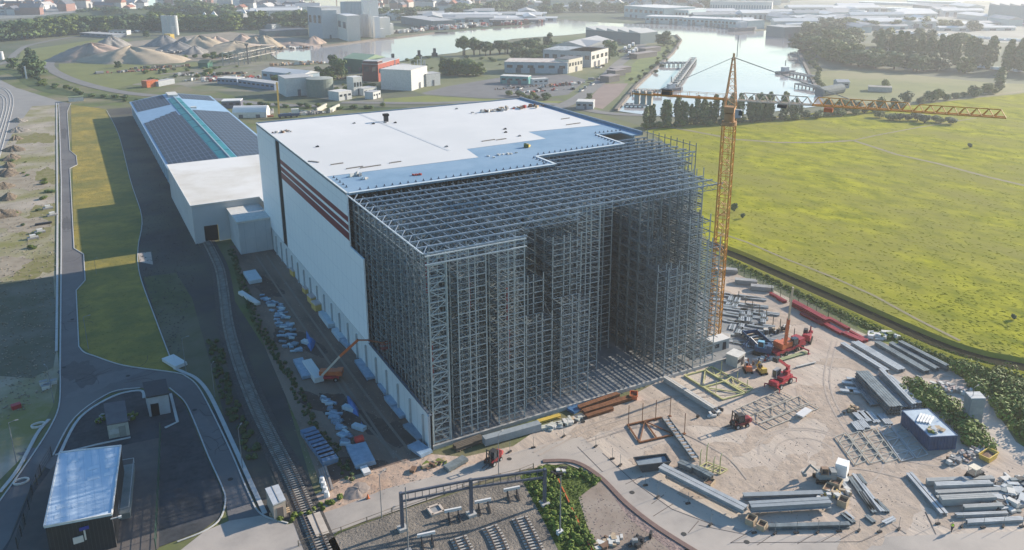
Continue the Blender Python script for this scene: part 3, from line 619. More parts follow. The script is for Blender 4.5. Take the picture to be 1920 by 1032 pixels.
rm = mat('hall_roof_sheet', (.27, .40, .54), (.23, .35, .48), .3, rough=.5)
slope(XL, EZ, XM, RZ, 190.2, 373, 0, .25).build('roof', rm, HL); slope(XR, EZ, XM, RZ, 190.2, 373, 0, .25).build('roof', rm, HL)
b = MB(); b.add([(XL+.4, 372.6, EZ), (XR-.4, 372.6, EZ), (XM, 372.6, RZ), (XL+.4, 190.4, EZ), (XR-.4, 190.4, EZ), (XM, 190.4, RZ)], ((0, 1, 2), (3, 5, 4))); b.build('gable', HW, HL)
SOL = lines(mat('solar_panel', (.030, .034, .055), (.022, .026, .042), .5, rough=.5, spec=.25), 0, 2.0, .14, (.16, .19, .24), 1, 3.4, .18, (.16, .19, .24)) if False else lines(mat('solar_panel', (.052, .078, .108), (.042, .062, .088), .5, rough=.6, spec=.12), 0, 1.65, .22, (.13, .16, .23), 1, 6.5, .5)
def solpatch(side, xa, xb, ya, yb):
    xe = XL if side < 0 else XR
    f = lambda x: EZ+(RZ-EZ)*(x-xe)/(XM-xe)
    x0, x1 = (xa, xb); return slope(x0, f(x0), x1, f(x1), ya, yb, .3, .1)
for s, xa, xb, ya, yb in ((-1, -17.6, -1.2, 192, 300), (-1, -17.6, -1.8, 335, 371), (1, 22.4, 5.6, 192, 312), (1, 22.4, 6, 352, 371)):
    solpatch(s, xa, xb, ya, yb).build('solar_array', SOL, HL)
for j in range(6): solpatch(-1, -17.6+2.6*j, -15+2.6*j, 300, 301+2.4*j).build('solar_array', SOL, HL)
TEAL = mat('teal_skylight', (.02, .20, .24), (.015, .15, .18), .4, rough=.5, spec=.25)
for j in range(9):
    y = 192+18*j; solpatch(-1, -1.0, 2.2, y, y+17.2).build('skylight', TEAL, HL); solpatch(1, 5.0, 2.6, y, y+17.2).build('skylight', TEAL, HL)
b = MB(); b.bar((XM, 190.3, RZ+.4), (XM, 372, RZ+.4), .5, .3); b.build('ridge_cap', mat('ridge_grey', (.3, .38, .44)), HL)
b = MB(); b.box(XM, 364, RZ+.3, 5, 12, .9); b.build('ridge_vent', OFFW, HL)
b = MB(); b.bar((XL-.1, 190.2, EZ+.05), (XL-.1, 373, EZ+.05), .4, .4); b.bar((XR+.1, 190.2, EZ+.05), (XR+.1, 373, EZ+.05), .4, .4); b.build('gutter', mat('gutter_blue', (.2, .3, .4)), HL)
b = MB(); 
for k in range(20): b.box(-17.95, 196+8.8*k, 0, .3, .35, 7.3)
b.build('wall_ribs', mat('hall_rib', (.22, .32, .4)), HL)
p = P(385, 214, 12); b = MB(); b.box(7, 318, 10.2, 2.6, 2, 1.0); tag(b.build('roof_unit', OFFW), 'small white unit beside the skylight strip on the solar hall roof', 'roof unit')

# ------------------------------------------------------------------ tower crane
BX, BY = 70.3, 8.7; JZ = 53.2
TC = thing('tower_crane', 'tall orange yellow tower crane with lattice mast and long jib over the racking', 'tower crane', (BX, BY, .2))
ang = math.atan2(-38.5, 27.7); J = Vector((math.cos(ang), math.sin(ang), 0)); N = Vector((-J.y, J.x, 0))
b = MB(); hw = 1.15
cs = [Vector((BX, BY, 0))+J*hw*i+N*hw*j for i, j in ((-1, -1), (1, -1), (1, 1), (-1, 1))]
for c_ in cs: b.bar(c_+Vector((0, 0, .8)), c_+Vector((0, 0, 48)), .2)
b.build('mast_legs', CRANEY, TC)
b = MB(); z = .8; s = 0
while z < 47:
    for i in range(4):
        a, c_ = cs[i], cs[(i+1) % 4]; z1 = z+2.3
        b.bar(a+Vector((0, 0, z)), c_+Vector((0, 0, z)), .11)
        if s % 2: a, c_ = c_, a
        b.bar(a+Vector((0, 0, z)), c_+Vector((0, 0, z1)), .10)
    z += 2.3; s += 1
b.build('mast_lattice', CRANEY, TC)
b = MB()
for k in range(20): b.box(BX+.2*(k % 2), BY, 1.5+2.3*k, 1.1, 1.1, .06)
b.bar((BX+.5, BY, 1), (BX+.5, BY, 48), .08); b.bar((BX+.1, BY, 1), (BX+.1, BY, 48), .08); b.build('ladder', mat('crane_ladder', (.45, .28, .10)), TC)
MB().box(BX, BY, 0.2, 6, 6, .9, ang).build('base_block', CONC, TC)
b = MB(); b.cyl(BX, BY, 48, 48.8, 1.5, n=16); b.cyl(BX, BY, 48.8, 50.4, 1.05, n=16); b.box(BX, BY, 50.6, 2.0, 2.0, 1.2, ang); b.build('slewing_ring', mat('slewing_brown', (.42, .24, .12)), TC)
cb = MB(); c_ = Vector((BX, BY, 0))+J*2.0+N*-1.6; cb.box(c_.x, c_.y, 50.0, 1.2, 1.0, 1.6, ang); co = cb.build('cab', mat('cab_greywhite', (.35, .37, .40)), TC)
c2 = c_+J*.5; MB().box(c2.x, c2.y, 50.5, .8, 1.04, .9, ang).build('cab_window', GLASS, co)
# tower head
ap = Vector((BX, BY, 61.6)); b = MB()
base4 = [Vector((BX, BY, 51.8))+J*1.1*i+N*1.0*j for i, j in ((-1, -1), (1, -1), (1, 1), (-1, 1))]
top4 = [ap+J*.2*i+N*.2*j for i, j in ((-1, -1), (1, -1), (1, 1), (-1, 1))]
for a, c_ in zip(base4, top4): b.bar(a, c_, .17)
for k in range(7):
    f0, f1 = k/7, (k+1)/7
    for i in range(4):
        a = base4[i].lerp(top4[i], f0); c_ = base4[(i+1) % 4].lerp(top4[(i+1) % 4], f1); b.bar(a, c_, .08)
        b.bar(a, base4[(i+1) % 4].lerp(top4[(i+1) % 4], f0), .08)
b.bar(ap, ap+Vector((0, 0, .8)), .3)
b.build('tower_head', mat('head_orange', (.66, .38, .20), (.58, .32, .16), 1), TC)
b = MB(); b.bar(ap+J*.6, ap+J*.6+Vector((0, 0, 4.2)), .1); b.build('mast_rod', mat('rod_grey', (.3, .32, .35)), TC)
# jib: triangular lattice, two lower chords and one upper
def jib(s0, s1, zt, m_, name, dz0=0.0, dz1=0.0):
    q = MB(); L = s1-s0; n = max(1, round(L/1.9)); O = Vector((BX, BY, JZ))
    for i in range(n):
        f0, f1 = s0+L*i/n, s0+L*(i+1)/n; fm = (f0+f1)/2
        l0, r0 = O+J*f0+N*.75, O+J*f0-N*.75; l1, r1 = O+J*f1+N*.75, O+J*f1-N*.75
        t0 = O+J*fm+Vector((0, 0, zt)); t1 = O+J*(fm+L/n)+Vector((0, 0, zt))
        q.bar(l0, l1, .2); q.bar(r0, r1, .2); q.bar(l0, r0, .12); q.bar(l0, r1, .1)
        if i < n-1: q.bar(t0, t1, .16)
        for e in (l0, r0, l1, r1): q.bar(e, t0, .12)
    return q.build(name, m_, TC)
jib(1.5, 15.5, 1.5, mat('pale_jib', (.62, .52, .44)), 'inner_jib'); jib(15.5, 33, 1.55, CRANEY, 'jib'); jib(33, 47.8, 1.35, CRANEY, 'outer_jib')
b = MB(); O = Vector((BX, BY, JZ))
for s in (-1, 1):
    b.bar(O-J*1.2+N*.65*s, O-J*20.3+N*.65*s, .22, .3)
for k in range(11): b.bar(O-J*(1.4+1.85*k)+N*.65, O-J*(1.4+1.85*k)-N*.65, .1)
for s in (-1, 1):
    b.bar(O-J*1.2+N*.8*s+Vector((0, 0, 1)), O-J*20+N*.8*s+Vector((0, 0, 1)), .05)
    for k in range(11): b.bar(O-J*(1.4+1.8*k)+N*.8*s, O-J*(1.4+1.8*k)+N*.8*s+Vector((0, 0, 1)), .05)
b.build('counter_jib', mat('counter_jib_orange', (.60, .25, .06)), TC)
for k in range(3):
    c_ = O-J*(16.6+1.4*k); MB().box(c_.x, c_.y, JZ-2.2, .9, 1.2, 2.9, ang).build('counterweight', CONC, TC)
b = MB(); c_ = O-J*13; b.box(c_.x, c_.y, JZ+.2, 2.2, 1.1, 1.1, ang); b.build('hoist_winch', DARK, TC)
PN = mat('pendant_steel', (.30, .31, .30))
for s, z1, d1 in ((-16.5, .2, 1), (22.0, 1.55, 1)):
    b = MB()
    for o_ in (-.25, .25): b.bar(ap+N*o_, O+J*s+N*o_+Vector((0, 0, z1)), .09)
    b.build('pendant', PN, TC)
t = O+J*10; b = MB(); b.box(t.x, t.y, JZ-.9, 1.8, 1.5, .6, ang); b.build('trolley', DARK, TC)
t = O+J*18.5; b = MB(); b.box(t.x, t.y, JZ-1.1, 1.6, 1.5, .8, ang); b.build('hook_carriage', ORANGE, TC)
# ------------------------------------------------------------------ construction yard: shared builders
def Z(px, py, base):
    """Height of the point seen at (px, py) straight above the ground point base."""
    d = FW + RT*((px-CX)/F_PX) + UP*((CY-py)/F_PX); bx, by = base[0]+OX, base[1]+OY
    t = (d.x*bx+d.y*by)/(d.x*d.x+d.y*d.y); return HC+t*d.z
def ibeam(q, a, c_, w_, h, z):
    """An H-section lying along a-c_: two flanges and a web."""
    t = max(.03, h*.1)
    q.bar((a[0], a[1], z+t/2), (c_[0], c_[1], z+t/2), w_, t); q.bar((a[0], a[1], z+h-t/2), (c_[0], c_[1], z+h-t/2), w_, t)
    q.bar((a[0], a[1], z+h/2), (c_[0], c_[1], z+h/2), max(.03, w_*.15), h-2*t)
def bundle(name, label, a, c_, w_, h, m_, n=4, rows=1, group=None, cat='steel beams', z=.0, jit=.25, solid=False, bearers=True):
    """A strapped bundle of long members between two ground points of the photograph."""
    a, c_ = P(*a), P(*c_); t = (c_-a).normalized(); nn = Vector((-t.y, t.x, 0))
    if a.length > 1e6: return
    o = thing(name, label, cat, (a+c_)/2, group); z0 = z+.14
    if bearers:
        q = MB()
        for f in (.12, .5, .88):
            p = a.lerp(c_, f); q.bar(p-nn*w_*.55+Vector((0, 0, z0-.02)), p+nn*w_*.55+Vector((0, 0, z0-.02)), .15, .15)
        q.build('bearer', WOOD, o); z0 += .06
    for r_ in range(rows):
        for i in range(n):
            off = ((i+.5)/n-.5)*w_; j0, j1 = random.uniform(0, jit), random.uniform(0, jit); q = MB()
            A = a+nn*off+t*j0; B = c_+nn*off-t*j1; bw = w_/n*.86
            if solid: q.bar(A+Vector((0, 0, z0+h/rows*(r_+.5))), B+Vector((0, 0, z0+h/rows*(r_+.5))), bw, h/rows*.9)
            else: ibeam(q, A, B, bw, h/rows*.92, z0+h/rows*r_)
            q.build('beam', m_, o)
    return o
def sheets(name, label, at, L, W, H, ang_, m_, group=None, cat='panel stack', n=3, z=.1):
    """A pallet stack of flat sheets."""
    p = at if isinstance(at, Vector) else P(*at); o = thing(name, label, cat, (p.x, p.y, 0), group); q = MB()
    for k in (-.38, .38): q.box(p.x+math.cos(ang_)*L*k, p.y+math.sin(ang_)*L*k, z, .15, W, .12, ang_)
    q.build('bearer', WOOD, o); z += .12
    for k in range(n):
        j = random.uniform(-.06, .06)
        MB().box(p.x+j, p.y-j, z+H*k/n, L, W, H/n-.03, ang_+j*.15).build('sheet', m_, o)
    return o
def frame_flat(name, label, A, B, C, m_, nx=4, ny=1, diag=True, th=.14, group=None, z=.2, cat='steel frame'):
    """A flat lattice frame on the ground: corner A, far end B along its length, corner C across."""
    A, B, C = P(*A), P(*B), P(*C); D = B+(C-A); o = thing(name, label, cat, (A+D)/2, group); q = MB(); up = Vector((0, 0, z+.12))
    for s in range(ny+1): q.bar(A.lerp(C, s/ny)+up, B.lerp(D, s/ny)+up, th)
    q.build('chord', m_, o); q = MB()
    for i in range(nx+1): q.bar(A.lerp(B, i/nx)+up, C.lerp(D, i/nx)+up, th*.8)
    if diag:
        for i in range(nx):
            a, c_ = (A.lerp(B, i/nx), C.lerp(D, (i+1)/nx)) if i % 2 else (C.lerp(D, i/nx), A.lerp(B, (i+1)/nx)); q.bar(a+up, c_+up, th*.6)
    q.build('cross_bars', m_, o); return o

# ---- vehicles (built at the origin, facing +X)
def wheel(q_root, x, y, r, w_, name='wheel', hub=None):
    t = MB().tube((x, y-w_/2, r), (x, y+w_/2, r), r, r, 16).build(name, TYRE, q_root)
    MB().tube((x, y-w_/2-.02, r), (x, y+w_/2+.02, r), r*.5, r*.5, 10).build('rim', hub or mat('rim_grey', (.45, .45, .45)), t)
def cab_box(root, x, y, z, L, W, H, m_, glass=True):
    q = MB()
    for i in (-1, 1):
        for j in (-1, 1): q.bar((x+i*L/2, y+j*W/2, z), (x+i*L/2*.85, y+j*W/2*.92, z+H), .09)
    q.box(x, y, z+H, L*.95, W*.95, .1); q.box(x, y, z-.02, L, W, .1)
    c_ = q.build('cab', m_, root)
    MB().box(x, y, z+.12, L*.84, W*.86, H-.16).build('cab_window', GLASS, c_)
    return c_
def forklift(label, s=1.0):
    t = thing('forklift', label, 'forklift'); q = MB()
    q.prism([(-1.6, -.75), (.7, -.75), (.7, .75), (-1.6, .75)], .55, 1.15); q.prism([(-1.9, -.6), (-.75, -.6), (-.75, .6), (-1.9, .6)], 1.15, 1.75)
    q.box(1.0, -.78, .9, .9, .25, .25); q.box(1.0, .78, .9, .9, .25, .25)
    q.build('body', mat('dark_red_paint', (.22, .025, .03), (.12, .02, .025), 1.5, rough=.5), t); MB().tube((-1.95, -.55, 1.25), (-1.95, .55, 1.25), .5, .5, 10).build('counterweight', mat('pinkish_red', (.55, .12, .12)), t)
    cab_box(t, -.05, 0, 1.15, 1.3, 1.3, 1.35, DARK)
    q = MB()
    for j in (-.42, .42): q.bar((1.5, j, .3), (1.42, j, 3.4), .14, .2)
    for z in (.6, 1.6, 2.6, 3.35): q.bar((1.45, -.45, z), (1.45, .45, z), .12)
    q.build('lift_mast', DARK, t)
    for j in (-.4, .4): MB().add(*fork_mesh(j)).build('fork', mat('fork_steel', (.08, .08, .09)), t)
    wheel(t, .95, -.85, .55, .4); wheel(t, .95, .85, .55, .4); wheel(t, -1.2, -.75, .42, .32); wheel(t, -1.2, .75, .42, .32)
    return t
def fork_mesh(j):
    q = MB(); q.bar((1.62, j, .9), (1.62, j, .28), .1, .14); q.bar((1.6, j, .28), (2.9, j, .28), .06, .16); return q.V, q.F
fk = forklift('red rough terrain forklift driving past the front of the racking, mast up')
place(fk, P(925, 868), R(205), .9)
f2 = dup(fk, P(1386, 800), R(170), .95, 'red forklift with raised mast between the pale steel frames and the long dark truss')

# rotating telehandler on the right
def telehandler():
    t = thing('telehandler', 'red telehandler on the dusty yard with its thick boom raised and folded left', 'telehandler'); q = MB()
    q.prism([(-2.9, -1.0), (2.9, -1.0), (3.1, 0), (2.9, 1.0), (-2.9, 1.0)], .8, 1.35); q.box(-2.6, 0, 1.35, .9, 1.7, .5); q.box(2.55, 0, 1.35, .7, 1.8, .3)
    q.build('body', RED, t)
    for i, j in ((-1, -1), (1, -1), (1, 1), (-1, 1)):
        q = MB(); q.bar((i*3.0, j*.8, 1.0), (i*3.2, j*1.6, .9), .2); q.bar((i*3.2, j*1.6, .95), (i*3.2, j*1.6, .1), .14); q.box(i*3.2, j*1.6, 0, .5, .5, .08); q.build('outrigger', RED, t)
    MB().cyl(0, 0, 1.35, 1.6, .9).build('turntable', DARK, t)
    q = MB(); q.box(.3, -.1, 1.6, 2.6, 1.9, .55); q.box(1.4, -.35, 2.15, 1.1, 1.0, .7); q.build('upper_body', RED, t)
    cab_box(t, -.5, .75, 1.7, 1.7, .95, 1.55, mat('cab_grey', (.35, .35, .36)))
    q = MB(); q.bar((1.9, -.2, 2.3), (2.1, -.2, 3.6), .5, .7); q.bar((2.2, -.2, 3.2), (-2.2, -.2, 6.4), .42, .5); q.build('boom', RED, t)
    q = MB(); q.bar((-2.2, -.2, 6.4), (-3.0, -.2, 6.95), .3, .36); q.box(-3.2, -.2, 6.2, .5, 1.0, .9); q.build('boom_head', DARK, t)
    for i in (-1.8, 1.8):
        for j in (-1.05, 1.05): wheel(t, i, j, .62, .42)
    return t
th = telehandler(); place(th, P(1463, 722), R(14))

# boom lift in the shaded yard
bl = P(620, 712); t = thing('boom_lift', 'red boom lift in the shaded side yard reaching over the concrete wall into the racks', 'boom lift', bl)
q = MB(); q.prism([(bl.x+a*math.cos(-.5)-c*math.sin(-.5), bl.y+a*math.sin(-.5)+c*math.cos(-.5)) for a, c in ((-2.6, -1.1), (1.9, -1.1), (1.9, 1.1), (-2.6, 1.1))], .7, 1.25); q.build('chassis', RED, t)
q = MB(); q.box(bl.x-.3, bl.y+.1, 1.35, 3.4, 1.6, .8, -.5); q.box(bl.x+1.7, bl.y-1.0, 1.3, 1.1, 1.9, 1.0, -.5); q.build('turntable', ORANGE, t)
for i, j in ((-1.9, -1), (1.3, -1), (1.3, 1), (-1.9, 1)):
    x = bl.x+i*math.cos(-.5)-j*math.sin(-.5); y = bl.y+i*math.sin(-.5)+j*math.cos(-.5)
    w_ = MB().tube((x-.1, y-.2, .5), (x+.1, y+.2, .5), .5, .5, 12).build('wheel', TYRE, t); MB().tube((x-.11, y-.22, .5), (x+.11, y+.22, .5), .22, .22, 8).build('rim', GREYM, w_)
B0 = P(604, 704, 2.2); B1 = P(638, 668, 7.5); B2 = P(671, 638, 11.5); B3 = P(690, 638, 12.2); B4 = P(722, 644, 11.0)
q = MB(); q.bar(B0, B1, .32, .38); q.build('lower_boom', mat('boom_offwhite', (.55, .48, .42)), t)
q = MB(); q.bar(B1, B2, .4, .5); q.build('upper_boom', ORANGE, t); q = MB(); q.bar(B2, B3, .25); q.bar(B3, B4, .25); q.build('jib_arm', mat('jib_arm_brown', (.30, .12, .07)), t)
q = MB(); c_ = B4
for z in (-1.0, 0, .1):
    for a, e in (((-.8, -.5), (.8, -.5)), ((.8, -.5), (.8, .5)), ((.8, .5), (-.8, .5)), ((-.8, .5), (-.8, -.5))): q.bar((c_.x+a[0], c_.y+a[1], c_.z+z), (c_.x+e[0], c_.y+e[1], c_.z+z), .06)
for a in ((-.8, -.5), (.8, -.5), (.8, .5), (-.8, .5)): q.bar((c_.x+a[0], c_.y+a[1], c_.z-1), (c_.x+a[0], c_.y+a[1], c_.z+.1), .06)
q.box(c_.x, c_.y, c_.z-1.05, 1.6, 1, .08); q.build('basket', mat('basket_red', (.35, .08, .07)), t)

# mobile crane right of the racks with its boom up
mc = P(1474, 660); t = thing('mobile_crane', 'orange mobile crane with a slim straight boom pointing up beside the red beams', 'mobile crane', mc)
dr = (P(1520, 640)-P(1440, 672)).normalized(); an = math.atan2(dr.y, dr.x)
def loc2(x, y): return (mc.x+x*math.cos(an)-y*math.sin(an), mc.y+x*math.sin(an)+y*math.cos(an))
q = MB(); q.prism([loc2(*v) for v in ((-4.6, -1.2), (4.8, -1.2), (4.8, 1.2), (-4.6, 1.2))], .8, 1.5); q.box(*loc2(3.6, 0), 1.5, 1.8, 2.3, 1.0, an); q.build('chassis', REDO, t)
for i in (-3.4, -1.6, 1.8, 3.5):
    for j in (-1.15, 1.15):
        x, y = loc2(i, j); x2, y2 = loc2(i, j*1.25); w_ = MB().tube((x, y, .55), (x2, y2, .55), .55, .55, 12).build('wheel', TYRE, t); MB().tube((x, y, .55), (x2+.01, y2, .55), .25, .25, 8).build('rim', GREYM, w_)
q = MB(); q.box(*loc2(-.6, 0), 1.6, 4.0, 2.0, 1.1, an); q.box(*loc2(-2.4, 0), 1.7, 1.2, 2.4, 1.3, an); q.build('upper_body', ORANGE, t)
x, y = loc2(1.3, -.8); MB().box(x, y, 1.6, 1.4, 1.0, 1.6, an).build('cab', GLASS, t)
bt = P(1472, 646, 3.2); zt = Z(1487, 539, (mc.x+1, mc.y+1)); btp = Vector((mc.x, mc.y, 0)); tp = P(1487, 539, 17.2)
q = MB(); q.bar(bt, bt.lerp(tp, .45), .6, .7); q.build('boom_base', ORANGE, t); q = MB(); q.bar(bt.lerp(tp, .42), tp, .34, .4); q.build('boom', mat('boom_cream', (.62, .50, .36)), t)
for s in (-1, 1):
    a = loc2(2.6, 1.2*s); c_ = loc2(2.9, 3.4*s); q = MB(); q.bar((*a, 1.0), (*c_, .9), .25); q.bar((*c_, 1), (*c_, .1), .16); q.box(*c_, .1, .6, .6, .1); q.build('outrigger', REDO, t)

# second red low machine beside it and the blue machine
def tracked(label, at, an_, m1, m2, s=1.0, name='site_machine'):
    t = thing(name, label, 'machine')
    for j in (-.9, .9): MB().prism([(-1.6, j-.25), (1.6, j-.25), (1.6, j+.25), (-1.6, j+.25)], .05, .7).build('track', TYRE, t)
    q = MB(); q.prism([(-1.5, -.85), (1.2, -.85), (1.5, 0), (1.2, .85), (-1.5, .85)], .75, 1.6); q.box(-1.1, 0, 1.6, .9, 1.5, .5); q.build('body', m1, t)
    cab_box(t, .35, .4, 1.6, 1.1, .8, 1.0, m2)
    q = MB(); q.bar((1.0, -.4, 1.4), (2.4, -.4, 2.6), .25, .3); q.bar((2.4, -.4, 2.6), (3.2, -.4, 1.2), .2, .25); q.box(3.2, -.4, .7, .6, .9, .5); q.build('arm', m1, t)
    return place(t, P(*at), an_, s)
tracked('low red tracked machine with a folded arm right of the orange mobile crane', (1512, 640), .6, REDO, DARK, 1.0, 'small_excavator')
tracked('blue site machine with a pale blue top below the orange mobile crane', (1430, 665), 2.2, BLUEP, mat('sky_blue_cab', (.2, .45, .62)), 1.2, 'blue_excavator')
tracked('orange plate machine left of the yellow one near the yellow frame', (1402, 697), 1.0, ORANGE, OFFW, .75, 'orange_lift')
tracked('small yellow machine between the orange one and the red telehandler', (1428, 700), 1.3, YELLOW, DARK, .7, 'yellow_lift')
tracked('grey engine unit with a rusty arm beside the white box in the open yard', (1546, 902), 2.6, mat('engine_grey', (.3, .31, .3)), mat('rusty_cab', (.3, .2, .14)), 1.0, 'grey_machine')

# ------------------------------------------------------------------ yard contents, right
bd = bundle
G1 = 'long beam bundles at the field edge of the yard'
bd('beam_bundle', 'outermost pair of pale long beams on the yard side of the upper beam bundles', (1577, 648), (1664, 702), 1.3, .7, STEELB, 2, group=None)
bd('beam_bundle', 'wide pale beam bundle, second from the yard side of the upper bundles', (1601, 646), (1692, 700), 2.0, .7, STEELB, 4)
bd('beam_bundle', 'dark grey beam bundle in the middle of the upper bundles by the meadow', (1643, 647), (1738, 703), 1.5, .8, STEEL, 3)
bd('beam_bundle', 'grey beam bundle second from the meadow verge', (1668, 649), (1757, 699), 1.3, .9, STEEL, 3)
bd('beam_bundle', 'tall blue grey beam bundle right on the meadow verge', (1685, 650), (1777, 698), 1.1, 1.3, STEEL, 2, 2)
bd('beam_bundle', 'high stack of grey beams ending against the blue container', (1613, 712), (1678, 781), 2.6, 1.9, STEEL, 5, 3)
bd('beam_bundle', 'low dark beam bundle in the shade left of the high stack', (1601, 716), (1640, 765), 1.8, .5, STEEL, 4)
bd('beam_bundle', 'narrow beam bundle between the high stack and the twin beams near the container', (1634, 712), (1698, 770), 1.6, .6, STEEL, 3)
bd('beam_bundle', 'pale twin beams running to the top of the blue container', (1649, 704), (1713, 772), .9, 1.5, STEELB, 2, 2)
bd('beam_bundle', 'pale wide beam bundle beside the hedge above the blue container', (1664, 713), (1722, 766), 1.5, 1.0, STEELB, 3)
for i, (x, y) in enumerate(((1587, 737), (1597, 733), (1604, 739), (1590, 722), (1600, 715))):
    sheets('sheet_stack', 'small stack of pale sheets at the yard end of the grey beam stacks', (x, y), 2.4, .9, .4, -.75, STEELB, 'small sheet stacks by the grey beam stacks')
for i, (x0, y0, x1, y1) in enumerate(((1603, 777, 1618, 792), (1612, 774, 1632, 795), (1625, 775, 1645, 797), (1650, 780, 1668, 800), (1600, 794, 1615, 812), (1612, 792, 1626, 808))):
    bd('panel_bundle', 'short pale steel channels lying left of the blue container', (x0, y0), (x1, y1), 1.5, .35, STEELB, 4, group='short channel bundles left of the blue container', cat='steel channels')
clutter('rubble_heap', 'brown brushwood heap at the yard end of the sheet stacks', 'heap', P(1598, 772).x, P(1598, 772).y, .1, 30, (1.4, 1.2), [BROWN, WOOD], .9, h=1.0)
# lattice frames in front of the container
fr = 'pale lattice frames lying in front of the blue container'
for i, (A, B, C) in enumerate((((1566, 822), (1604, 875), (1585, 815)), ((1590, 818), (1632, 872), (1612, 812)), ((1618, 812), (1660, 870), (1640, 806)), ((1646, 806), (1690, 868), (1668, 800)), ((1672, 802), (1718, 862), (1692, 796)), ((1696, 800), (1745, 845), (1716, 792)))):
    frame_flat('steel_lattice', ('leftmost', 'second', 'third', 'fourth', 'fifth', 'last')[i]+' pale lattice frame from the left in the row before the blue container', A, B, C, mat('cream_steel', (.46, .44, .38), (.38, .37, .33), 1) if i < 3 else STEELB, 5, 1, th=.13)
# frames beside the forklift
for i, (A, B, C) in enumerate((((1381, 770), (1460, 735), (1406, 783)), ((1405, 783), (1500, 745), (1422, 797)), ((1425, 797), (1520, 760), (1440, 806)))):
    frame_flat('ladder_truss', ('farthest', 'middle', 'nearest')[i]+' pale ladder frame of three lying right of the red forklift', A, B, C, mat('cream_steel2', (.50, .45, .38), (.42, .38, .32), 1), 7, 1, th=.13, diag=i < 2)
sheets('panel_table', 'single white panel on trestles at the end of the ladder frames', (1507, 781), 3.4, 1.4, .25, .25, WHITE, n=1, z=.6, cat='white panel')
# yellow assembly
frame_flat('yellow_lattice', 'faded yellow lattice frame with crossing bars lying beside the slab', (1283, 707), (1355, 752), (1322, 697), PALEY, 2, 1, th=.3)
frame_flat('yellow_lattice', 'second faded yellow lattice strip along the machine side of the first yellow frame', (1322, 697), (1399, 739), (1334, 690), PALEY, 4, 1, th=.24)
t = thing('survey_posts', 'thin yellow posts standing inside the yellow frames', 'posts', P(1340, 720))
for x, y in ((1322, 712), (1342, 738), (1350, 716), (1382, 720), (1400, 735), (1352, 700)): p = P(x, y); MB().bar((p.x, p.y, .1), (p.x, p.y, 2.6), .1).build('post', PALEY, t)
bd('long_truss', 'long white topped dark truss running from the slab corner into the yard', (1246, 716), (1340, 776), 1.0, 1.1, mat('white_truss', (.55, .52, .48)), 2, cat='steel truss')
clutter('offcut_heap', 'heap of white and dark offcuts at the yard end of the long truss', 'heap', P(1340, 778).x, P(1340, 778).y, .1, 26, (1.8, 1.3), [OFFW, DARK, STEELB], 1.2, h=.7)
# rusty frame with posts
frame_flat('rusty_lattice', 'rusty brown square frame with thin posts on the open yard', (1177, 800), (1240, 786), (1199, 833), RUST, 2, 1, th=.28)
t = thing('rusty_posts', 'five thin rusty posts standing on the rusty frame', 'posts', P(1210, 810))
for x, y in ((1178, 799), (1204, 795), (1229, 789), (1256, 782), (1283, 815)): p = P(x, y); q = MB(); q.bar((p.x, p.y, .1), (p.x, p.y, 4.2), .09); q.box(p.x, p.y, .1, .5, .5, .15); q.build('post', RUST, t)
# cable tray / stair
a, c_ = P(1247, 790), P(1303, 866); o = thing('stair_flight', 'grey ribbed stair flight lying diagonally across the yard, bright treads', 'stair flight', (a+c_)/2); u_ = (c_-a).normalized(); nn = Vector((-u_.y, u_.x, 0))
for s in (-1, 1): q = MB(); q.bar(a+nn*.6*s+Vector((0, 0, .6)), c_+nn*.6*s+Vector((0, 0, .6)), .1, .5); q.build('stringer', STEEL, o)
for i in range(24): p = a.lerp(c_, (i+.5)/24); q = MB(); q.bar(p-nn*.58+Vector((0, 0, .5+.25*(i % 2))), p+nn*.58+Vector((0, 0, .5+.25*(i % 2))), .42, .06); q.build('tread', STEELB, o)
# skip
def skip(label, at, an_, L, W, H, m_, name='skip', fill=None):
    p = P(*at); t = thing(name, label, 'skip', p); c, s = math.cos(an_), math.sin(an_); f = lambda x, y, z: (p.x+x*c-y*s, p.y+x*s+y*c, z)
    q = MB(); T, B = L/2, L/2*.72; w1, w0 = W/2, W/2*.92
    lo = [f(-B, -w0, .15), f(B, -w0, .15), f(B, w0, .15), f(-B, w0, .15)]; hi = [f(-T, -w1, H), f(T, -w1, H), f(T, w1, H), f(-T, w1, H)]
    q.add(lo+hi, ((0, 3, 2, 1), (0, 1, 5, 4), (1, 2, 6, 5), (2, 3, 7, 6), (3, 0, 4, 7))); q.build('tub', m_, t); q = MB()
    for i in range(4): q.bar(hi[i], hi[(i+1) % 4], .14)
    q.build('rim', m_, t)
    if fill: q = MB(); q.add([f(-T*.9, -w1*.9, H-.35), f(T*.9, -w1*.9, H-.5), f(T*.9, w1*.9, H-.3), f(-T*.9, w1*.9, H-.45)], ((0, 1, 2, 3),)); q.build('contents', fill, t)
    return t
skip('dark steel skip with sloping ends at the near left of the dusty yard', (1222, 878), P(1250, 873).x and math.atan2((P(1250, 873)-P(1192, 880)).y, (P(1250, 873)-P(1192, 880)).x), 5.6, 2.3, 1.6, mat('dark_skip_steel', (.07, .08, .09)), fill=mat('skip_bottom', (.22, .27, .31)))
skip('yellow skip standing at the tip of the hedge', (1852, 862), .1, 3.2, 1.7, 1.2, YELLOW, fill=BROWN)
skip('orange tipping skip on the slab edge at the end of the rusty beams', (1188, 748), .9, 2.0, 1.4, 1.1, ORANGE, fill=RUST)
